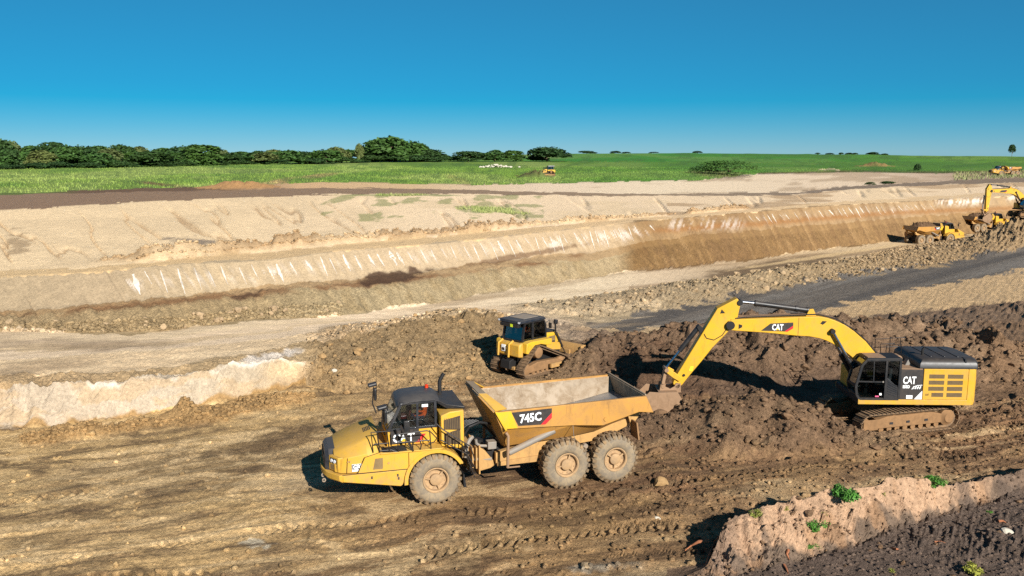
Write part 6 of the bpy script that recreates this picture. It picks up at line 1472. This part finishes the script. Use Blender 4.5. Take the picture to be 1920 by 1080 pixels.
for px, w in ((246, 15), (274, 5), (304, 5), (333, 7), (361, 5), (391, 5), (416, 5), (446, 4), (473, 4), (500, 5), (522, 11), (547, 5), (574, 12), (598, 5), (620, 5), (642, 10), (666, 9), (688, 9), (706, 9), (729, 17), (748, 11), (766, 5), (789, 4), (808, 4), (829, 3), (849, 3), (867, 3), (884, 4), (901, 3), (917, 3), (933, 9), (951, 4), (969, 7), (985, 3), (1001, 3), (1017, 4), (1032, 3), (1045, 3), (1059, 3), (1074, 4), (1091, 3), (1106, 4), (1119, 3), (1133, 4), (1149, 2.5), (1163, 2.5), (1176, 2.5), (1189, 2.5), (1214, 4),
              (1402, 3), (1414, 3), (1426, 3), (1436, 3), (1448, 4), (1460, 3), (1475, 3), (1491, 2.5), (1510, 2.5), (1532, 3), (1553, 7), (1569, 3), (1582, 4), (1592, 4), (1602, 5), (1613, 4), (1624, 3.5), (1640, 4), (1652, 3), (1668, 2.5), (1684, 2.5), (1697, 2.5), (1712, 2.5), (1728, 2.5), (1744, 2.5)):
    i0 = np.interp(px, PX, LPY[LI['embtop']]); i1 = np.interp(px, PX, LPY[LI['embbench']])
    rr = random.Random(int(px)); px += rr.uniform(-4, 4); a_, b_ = (.18, .85) if px < 1200 else (.20, .80)
    streak(px, w if px < 1300 else w*.7, i0 + (i1-i0)*(a_ + rr.uniform(-.04, .06)), i0 + (i1-i0)*(b_ + rr.uniform(-.30, .06)), 14 if px < 1000 else 10)

# ------------------------------------------------------------------ foliage
def leaf_mat(name, rgb, var=.35, scale=.35):
    m, nt, b = nodes_of(name)
    geo = nt.nodes.new('ShaderNodeNewGeometry'); oi = nt.nodes.new('ShaderNodeObjectInfo')
    n = mk_noise(nt, geo.outputs['Position'], scale, 3, .5); lo = lin(rgb)
    a = mk_mix(nt, mk_range(nt, n, .3, .7, 0, 1), tuple(lo*(1-var)), tuple(lo*(1+var)))
    rp = mk_range(nt, geo.outputs['Random Per Island'], 0, 1, .72, 1.30)
    sc = nt.nodes.new('ShaderNodeVectorMath'); sc.operation = 'SCALE'; nt.links.new(a, sc.inputs[0]); nt.links.new(rp, sc.inputs['Scale'])
    ro_ = mk_range(nt, oi.outputs['Random'], 0, 1, 0, .55)
    c = mk_mix(nt, ro_, sc.outputs[0], (lo[0]*1.5, lo[1]*1.25, lo[2]*.8))
    nt.links.new(c, b.inputs['Base Color']); b.inputs['Roughness'].default_value = .7; b.inputs['Specular IOR Level'].default_value = .25
    b.inputs['Subsurface Weight'].default_value = 0.0
    return m
ML_DARK = leaf_mat('dark_leaves', (42, 66, 30)); ML_MID = leaf_mat('green_leaves', (52, 80, 33)); ML_OLIVE = leaf_mat('olive_leaves', (78, 90, 50)); ML_WEED = leaf_mat('weed_leaves', (70, 116, 44), .3, 6); ML_DRY = leaf_mat('dry_weed_leaves', (128, 134, 60), .3, 6)
M_BARK = plain_mat('bark', (108, 92, 74), .9, 0, .2, .3, 3)
def crown_mesh(name, seed, n, mat, w=1.0, h=1.0, base=.12, lobes=18, leaf=.046):
    r = np.random.default_rng(seed); P, N = [], []
    L = [(0, 0, .46*h, .36*w, .40*h)] * 3
    for i in range(lobes):
        d = r.normal(size=3); d /= np.linalg.norm(d); d[2] = abs(d[2])*1.35 - .75; q = r.uniform(.75, 1.05)
        z = max(base + .09, .46 + d[2]*.50*q)
        L.append((d[0]*.34*q*w, d[1]*.34*q*w, z*h, r.uniform(.13, .20)*w, r.uniform(.11, .17)*h))
    per = n // len(L)
    for x, y, z, a, b in L:
        d = r.normal(size=(per, 3)); d /= np.linalg.norm(d, axis=1, keepdims=True); d[:, 2] = np.where(d[:, 2] < -.4, -d[:, 2], d[:, 2])
        s_ = r.uniform(.72, 1.08, (per, 1)); P.append(np.array([x, y, z]) + d * s_ * np.array([a, a, b])); N.append(d)
    P, N = np.concatenate(P), np.concatenate(N); P = P[(P[:, 2] > base*h*.6)]; N = N[:len(P)]
    n = len(P); T_ = r.normal(size=(n, 3)); N = N + .7*r.normal(size=(n, 3)); N /= np.linalg.norm(N, axis=1, keepdims=True)
    T_ = np.cross(N, T_); T_ /= np.linalg.norm(T_, axis=1, keepdims=True) + 1e-9; B = np.cross(N, T_)
    s_ = leaf * r.uniform(.6, 1.4, (n, 1)); V = np.stack([P - T_*s_, P - B*s_*.6, P + T_*s_, P + B*s_*.6], 1)
    me = np_mesh(name, V.reshape(-1, 3), np.arange(4*n).reshape(-1, 4)); me.materials.append(mat); return me
def trunk_mesh(seed, base=.3, spread=.22):
    r = random.Random(seed); b = MB().tube([(0, 0, -.02), (.006, 0, .10), (-.004, .006, base), (.01, 0, .62)], [.022, .016, .013, .006], 7)
    for i in range(5):
        a = r.uniform(0, 6.28); z = r.uniform(.16, .42); q = r.uniform(.7, 1.2)*spread
        b.tube([(0, 0, z), (q*.5*math.cos(a), q*.5*math.sin(a), z + .13), (q*math.cos(a), q*math.sin(a), z + .30)], [.010, .007, .003], 5)
    return b.mesh('trunk', M_BARK, 40)
CROWN = {k: [crown_mesh('crown', s_+10*j, 3400, m_, w_, 1.0, ba) for s_ in range(5)] for j, (k, m_, w_, ba) in enumerate((('dark', ML_DARK, 1.15, .03), ('mid', ML_MID, 1.1, .03), ('olive', ML_OLIVE, .85, .12), ('shrub', ML_DARK, 1.5, .0)))}
CROWN['scrub'] = [crown_mesh('crown', 91, 5200, leaf_mat('scrub_leaves', (70, 104, 46)), 1.3, 1.25, .0, 30, .022)]
CROWN['lone'] = [crown_mesh('crown', 77, 1500, ML_DARK, .8, 1.0, .38, 9)]
TRK = [trunk_mesh(i) for i in range(4)] ; TRKL = trunk_mesh(9, .5, .15)
def put_tree(name, kind, p, height, width, rz, label, group=None, cat='tree'):
    i = random.randrange(4)
    t = empty(name, p, rz, label, cat, group)
    t.scale = (width, width, height)
    for nm, me in (('trunk', TRKL if kind == 'lone' else TRK[i]), ('crown', CROWN[kind][i % len(CROWN[kind])])):
        o = bpy.data.objects.new(nm, me); COL.objects.link(o); o.parent = t
    return t
def tree_at(name, kind, px, py_top, wpx, back, label, group=None, z=None, line='treebase', cat='tree'):
    Y = float(np.interp(px, PX, LY[LI[line]])) + back
    zg = z if z is not None else 6.0
    for _ in range(3):
        dep = Y*cP - (zg-HC)*sP; x = (px-960)/FOC*dep; zg = ground_z(x, Y)
    v = (py_top - 540)/FOC; top = HC - Y*(sP + v*cP)/(cP - v*sP)
    h = max(top - zg, 1.0); w_ = wpx/FOC*dep
    return put_tree(name, kind, (x, Y, zg - .15), h, w_, random.uniform(0, 6.28), label, group, cat)
GRP = 'trees of the left treeline'
ORD = 'first second third fourth fifth sixth seventh eighth ninth tenth eleventh twelfth thirteenth fourteenth fifteenth sixteenth seventeenth eighteenth nineteenth twentieth'.split()
back_row = [(-5, 255, 60), (20, 254, 50), (62, 271, 60), (100, 265, 70), (118, 268, 50), (180, 271, 60), (228, 269, 55), (262, 270, 50), (305, 276, 60), (345, 272, 60), (410, 277, 55), (450, 284, 60), (488, 284, 50), (515, 281, 55), (560, 279, 55), (600, 280, 60), (630, 274, 50), (655, 280, 40)]
for k, (px, pt, w) in enumerate(back_row): tree_at('broadleaf_tree', ('dark', 'olive', 'mid')[k % 3], px, pt - 2 + random.uniform(-3, 4), w*1.25, 45 + 12*(k % 3), '%s dark tree from the left at the back of the left treeline' % ORD[k], GRP)
front_row = [(-14, 270, 60), (8, 276, 50), (45, 280, 60), (80, 276, 60), (128, 274, 62), (150, 266, 66), (186, 284, 60), (208, 276, 55), (250, 280, 56), (282, 282, 66), (318, 281, 60), (352, 285, 55), (380, 270, 74), (430, 288, 50), (466, 288, 56), (498, 284, 60), (540, 278, 60), (576, 283, 56), (612, 280, 60), (640, 282, 46)]
for k, (px, pt, w) in enumerate(front_row): tree_at('broadleaf_tree', ('mid', 'dark', 'mid', 'olive')[k % 4], px, pt - 3 + random.uniform(-3, 4), w*1.3, 8*(k % 3), '%s rounded tree from the left along the front of the left treeline' % ORD[k], GRP)
for k, (px, pt, w) in enumerate([(18, 306, 40), (70, 302, 44), (110, 300, 40), (165, 302, 44), (225, 300, 40), (300, 301, 46), (340, 301, 44), (405, 298, 40), (455, 299, 40), (520, 297, 44), (590, 294, 40), (650, 292, 40), (700, 288, 44), (735, 284, 64), (760, 286, 60), (782, 288, 50), (806, 291, 46)]):
    tree_at('undergrowth_bush', 'shrub', px, pt, w, -6, '%s low dark bush from the left at the foot of the treeline' % ORD[k], 'bushes at the foot of the treeline', cat='bush')
tree_at('slender_tree', 'olive', 674, 264, 26, -4, 'slender grey-green tree left of the tallest tree in the treeline')
tree_at('tall_tree', 'mid', 730, 249, 104, 0, 'tallest broad green tree at the right end of the treeline')
tree_at('broadleaf_tree', 'mid', 768, 257, 80, 10, 'broad green tree just right of the tallest tree')
tree_at('broadleaf_tree', 'dark', 700, 268, 70, 4, 'dark rounded tree just left of the tallest tree')
tree_at('broadleaf_tree', 'dark', 802, 275, 76, 4, 'dark tree sloping down at the right end of the treeline')
tree_at('broadleaf_tree', 'shrub', 822, 288, 34, 0, 'last low dark tree at the right end of the treeline')
tree_at('round_shrub', 'shrub', 878, 280, 62, 0, 'leftmost dark dome-shaped shrub of the three beside the white heap', cat='shrub')
tree_at('round_shrub', 'mid', 928, 278, 50, 0, 'middle green shrub between two darker dome-shaped shrubs', cat='shrub')
tree_at('round_shrub', 'mid', 962, 279, 54, 3, 'bushy green shrub left of the largest dome-shaped shrub', cat='shrub')
tree_at('round_shrub', 'dark', 1025, 270, 86, -4, 'largest dome-shaped dark shrub in the middle of the field', cat='shrub')
for px, pt, w, lb in ((1100, 281.5, 34, 'flat dark clump of trees on the horizon right of the shrubs'), (1154, 282, 20, 'small dark tree on the horizon left of its low neighbour'), (1174, 284, 16, 'low dark bush on the horizon beside a small tree'), (1226, 284, 18, 'faint low clump on the middle of the horizon'), (1308, 282, 16, 'single rounded bush on the brow of the green hill'),
                      (1533, 285.5, 9, 'leftmost tree of the small row on the right horizon'), (1556, 286, 14, 'second tree of the small row on the right horizon'), (1577, 285, 9, 'third tree of the small row on the right horizon'), (1592, 285.5, 14, 'fourth tree of the small row on the right horizon'), (1603, 285.5, 10, 'fifth tree of the small row on the right horizon'), (1637, 284, 22, 'largest tree of the small row on the right horizon'), (1659, 287, 13, 'rightmost low tree of the small row on the right horizon')):
    tree_at('distant_tree', 'dark', px, pt, w*1.1, -10, lb, 'trees on the far horizon', 9.0, 'crest')
tree_at('lone_tree', 'lone', 1897, 267, 20, -10, 'lone tree with bare trunk standing on the right horizon', None, 9.0, 'crest')
tree_at('undergrowth_bush', 'scrub', 1365, 301, 116, 18, 'wide dark green thicket at the edge of the sand plain', None, 4.0, 'fieldn', 'bush')
tree_at('undergrowth_bush', 'shrub', 1664, 344, 22, 3, 'small green bush beside the dark track on the right', None, 3.4, 'trackf', 'bush')
tree_at('undergrowth_bush', 'shrub', 1632, 348, 16, 3, 'tiny green bush left of another bush by the dark track', None, 3.4, 'trackf', 'bush')
tree_at('undergrowth_bush', 'shrub', 1720, 304, 10, 25, 'single dark bush alone in the right green field', None, 3.6, 'fieldn', 'bush')

# ------------------------------------------------------------------ grass
def grass(mask, n, h0, h1, seed, name, parent, mat, lean=.25):
    k, r = pick(mask, n, seed, 1/np.maximum(GY, 20)**1.2)
    P = VERT[k].astype(np.float64); n = len(k); h = r.uniform(h0, h1, n); a = r.uniform(0, 6.28, n); w = h*.16
    dx, dy = np.cos(a), np.sin(a); L = r.normal(size=(n, 2))*lean*h[:, None]
    jit = r.uniform(-.8, .8, (n, 2)); P[:, :2] += jit; P[:, 2] -= .08
    V = np.stack([np.stack([P[:, 0]-dx*w, P[:, 1]-dy*w, P[:, 2]], 1), np.stack([P[:, 0]+dx*w, P[:, 1]+dy*w, P[:, 2]], 1), np.stack([P[:, 0]+L[:, 0], P[:, 1]+L[:, 1], P[:, 2]+h], 1)], 1)
    me = np_mesh(name, V.reshape(-1, 3), np.arange(3*n).reshape(-1, 3)); c = COLR.reshape(-1, 3)[k]*r.uniform(.75, 1.5, (n, 1)); tilecol(me, np.repeat(c, 3, 0))
    me.materials.append(mat); o = bpy.data.objects.new(name, me); COL.objects.link(o)
    if parent: o.parent = parent
    tag(o, None, None, None, 'stuff'); return o
def grass_mat():
    m, nt, b = nodes_of('grass'); a = nt.nodes.new('ShaderNodeAttribute'); a.attribute_name = 'Col'
    nt.links.new(a.outputs['Color'], b.inputs['Base Color']); b.inputs['Roughness'].default_value = .8; b.inputs['Specular IOR Level'].default_value = .2; return m
M_GRASS = grass_mat()
gf = (lookup == LI['fieldn']) & (GY < 420) & (SPX > -150) & (SPX < 2050)
g_ = grass(gf, 90000, .18, .55, 21, 'field_grass', STRUCT['field'], M_GRASS); 
gs = (BAND == LI['uproad']) & (COLR[..., 1] > COLR[..., 0]*1.02)
if gs.sum() > 50: grass(gs, 2500, .15, .5, 22, 'sprouting_grass', STRUCT['sandy_slope'], M_GRASS)
gr2 = (BAND == LI['trackf']) & (SPX > 1790) & (SPX < 2050)
COLR[gr2] = COLR[gr2]*.4 + lin((70, 110, 40))*.6
grass(gr2, 2500, .5, 1.3, 23, 'verge_grass', STRUCT['sand_plain'], M_GRASS)

# ------------------------------------------------------------------ weeds on the foreground bank
def weed_mesh(seed, n, mat, leaf, dome=.8):
    r = np.random.default_rng(seed); d = r.normal(size=(n, 3)); d /= np.linalg.norm(d, axis=1, keepdims=True); d[:, 2] = np.abs(d[:, 2])
    C_ = np.stack([r.uniform(-.32, .32, 9), r.uniform(-.32, .32, 9), r.uniform(.08, .50, 9)], 1); k_ = r.integers(0, 9, n); R_ = r.uniform(.12, .30, 9)
    P = C_[k_] * np.array([1, 1, dome]) + d * R_[k_][:, None] * r.uniform(.3, 1.15, (n, 1))
    N = d + .8*r.normal(size=(n, 3)); N /= np.linalg.norm(N, axis=1, keepdims=True); T_ = np.cross(N, r.normal(size=(n, 3))); T_ /= np.linalg.norm(T_, axis=1, keepdims=True); B = np.cross(N, T_)
    s_ = leaf*r.uniform(.6, 1.5, (n, 1)); V = np.stack([P - T_*s_, P - B*s_*.45, P + T_*s_, P + B*s_*.45], 1)
    me = np_mesh('foliage', V.reshape(-1, 3), np.arange(4*n).reshape(-1, 4)); me.materials.append(mat); return me
def stems_mesh(seed):
    r = random.Random(seed); b = MB()
    for i in range(7):
        a = r.uniform(0, 6.28); q = r.uniform(.15, .4); b.tube([(0, 0, -.1), (q*.4*math.cos(a), q*.4*math.sin(a), .3), (q*math.cos(a), q*math.sin(a), r.uniform(.45, .75))], [.02, .014, .006], 5)
    return b.mesh('stems', M_BARK, 40)
STEM = stems_mesh(3)
def surf(px, py):
    """visible ground point at a photo pixel: march the ray to the terrain"""
    u, v = (px-960)/FOC, (py-540)/FOC; d = Vector((u, cP - v*sP, -sP - v*cP)); o = Vector((0, 0, HC))
    t = 6.0
    while t < 900:
        p = o + d*t
        if p.z <= ground_z(p.x, p.y): return p
        t += .05 + t*.002
    return p
def weed(px, py, size, tall, mat, seed, label, n=1100):
    p = surf(px, py); t = empty('weed_plant', (p.x, p.y, p.z - .04*size), random.uniform(0, 6.28), label, 'plant', 'weeds on the foreground bank'); size *= 1.3; t.scale = (size, size, size*tall)
    for nm, me in (('stems', STEM), ('foliage', weed_mesh(seed, n, mat, .055))):
        o = bpy.data.objects.new(nm, me); COL.objects.link(o); o.parent = t
weed(1586, 938, .86, .95, ML_WEED, 1, 'largest bright green leafy weed on top of the foreground bank', 1500)
weed(1753, 912, .56, .8, ML_WEED, 2, 'bright green weed in a notch on the bank crest at right')
weed(1531, 996, .50, .9, ML_WEED, 3, 'green weed growing halfway down the pale bank face', 700)
weed(1416, 968, .36, .8, ML_DRY, 4, 'dry yellowish weed near the left end of the bank', 500)
weed(1522, 1026, .38, .5, ML_WEED, 5, 'low green weed at the foot of the bank face', 500)
weed(1472, 956, .26, .6, ML_DRY, 6, 'tiny dry weed on the upper bank face near the left', 300)
weed(1546, 964, .22, .6, ML_DRY, 7, 'tiny dry tuft between two green weeds on the bank', 250)
weed(1826, 1076, .62, .7, ML_DRY, 8, 'yellow-green grassy weed at the bottom edge on dark soil', 800)
weed(1855, 962, .24, .6, ML_WEED, 9, 'small green sprout on dark soil right of the bank', 300)
weed(1656, 930, .18, 1.2, ML_DRY, 10, 'thin dry stalk on the bright bank face beside the large weed', 120)
weed(1672, 1072, .26, .6, ML_DRY, 11, 'small dry weed at the bottom edge left of the grassy one', 250)

# ------------------------------------------------------------------ roots, bark and stones in the foreground
M_ROOT = plain_mat('dry_root', (150, 96, 66), .9, 0, .2, .3, 8)
def root_piece(pts, r, label, cat, name):
    P = [surf(px, py) + Vector((0, 0, h)) for px, py, h in pts]; n = len(P)
    o = MB().tube(P, [r*(1 - .75*i/(n-1)) * (1 + .2*math.sin(i*2.1)) for i in range(n)], 7).build(name, M_ROOT, None, None, 50); return tag(o, label, cat)
root_piece([(1322, 1070, .02), (1330, 1045, .10), (1338, 1026, .16), (1352, 1010, .14), (1366, 1000, .05)], .035, 'curved brown root hanging at the left end of the bank', 'root', 'bare_root')
root_piece([(1328, 1032, .30), (1310, 1030, .26), (1296, 1034, .2), (1284, 1038, .10)], .06, 'flat strip of reddish bark lying in the bank shadow', 'bark', 'bark_strip')
root_piece([(1478, 1036, .08), (1475, 1046, .12), (1480, 1052, .05)], .05, 'reddish brown dry leaf scrap on dark soil below the bank', 'bark', 'bark_strip')
root_piece([(1470, 1062, .05), (1474, 1072, .10), (1478, 1078, .04)], .045, 'lower reddish dry scrap near the bottom edge', 'bark', 'bark_strip')
root_piece([(1872, 980, .05), (1880, 982, .10), (1888, 983, .04)], .05, 'brown scrap of bark above the pale stone', 'bark', 'bark_strip')
root_piece([(1672, 1030, .04), (1680, 1034, .08), (1688, 1032, .03)], .04, 'small pale brown wood chip on the dark soil', 'bark', 'bark_strip')
root_piece([(1752, 1018, .04), (1764, 1019, .07), (1774, 1020, .03)], .025, 'thin straw-coloured twig on the dark soil', 'twig', 'dry_twig')
def stone_at(px, py, s_, mesh, label, name='stone', fl=1.0):
    p = surf(px, py); o = bpy.data.objects.new(name, mesh); COL.objects.link(o); o.location = (p.x, p.y, p.z + s_*.15); o.scale = (s_*1.3, s_, s_*fl); o.rotation_euler = (.1, .15, random.uniform(0, 6)); return tag(o, label, 'stone')
WR = rock_mesh('stone', 501, 2, .6, MR_WHITE)
stone_at(1889, 1000, .36, WR, 'pale grey angular stone on the dark soil at right')
stone_at(1100, 1064, .42, RK['berm'][2], 'flat pale stone at the bottom edge near the bank shadow', 'stone', .5)
stone_at(1240, 908, .62, RK['tan'][1], 'large rounded brown boulder on the track behind the truck')
stone_at(628, 697, .34, WR, 'pale stone half buried in the spoil heap above the truck cab')
stone_at(1233, 974, .22, WR, 'small pale stone on the track above the bank shadow')
# ------------------------------------------------------------------ white heap in the field
wh = MB(); rr = random.Random(5); cxw, cyw, _ = at(929, 312, 6.0)
r2 = np.random.default_rng(3)
for i in range(60):
    s_ = rr.uniform(.5, 1.2); x = cxw + rr.gauss(0, 4.2); y = cyw + rr.gauss(0, 1.6); z = ground_z(cxw, cyw) + rr.uniform(0, 1.2)*max(0, 1 - abs(x-cxw)/7)
    wh.add([(x + v[0]*s_*1.3, y + v[1]*s_, z + v[2]*s_*.8 + .3) for v in ICV*(1 + r2.uniform(-.2, .2, (len(ICV), 1)))], [tuple(f) for f in ICF])
o = wh.build('rubble_heap', MR_WHITE, None, None, 0); tag(o, 'white heap of rubble lying in the green field below the shrubs', 'rubble heap'); o['kind'] = 'stuff'
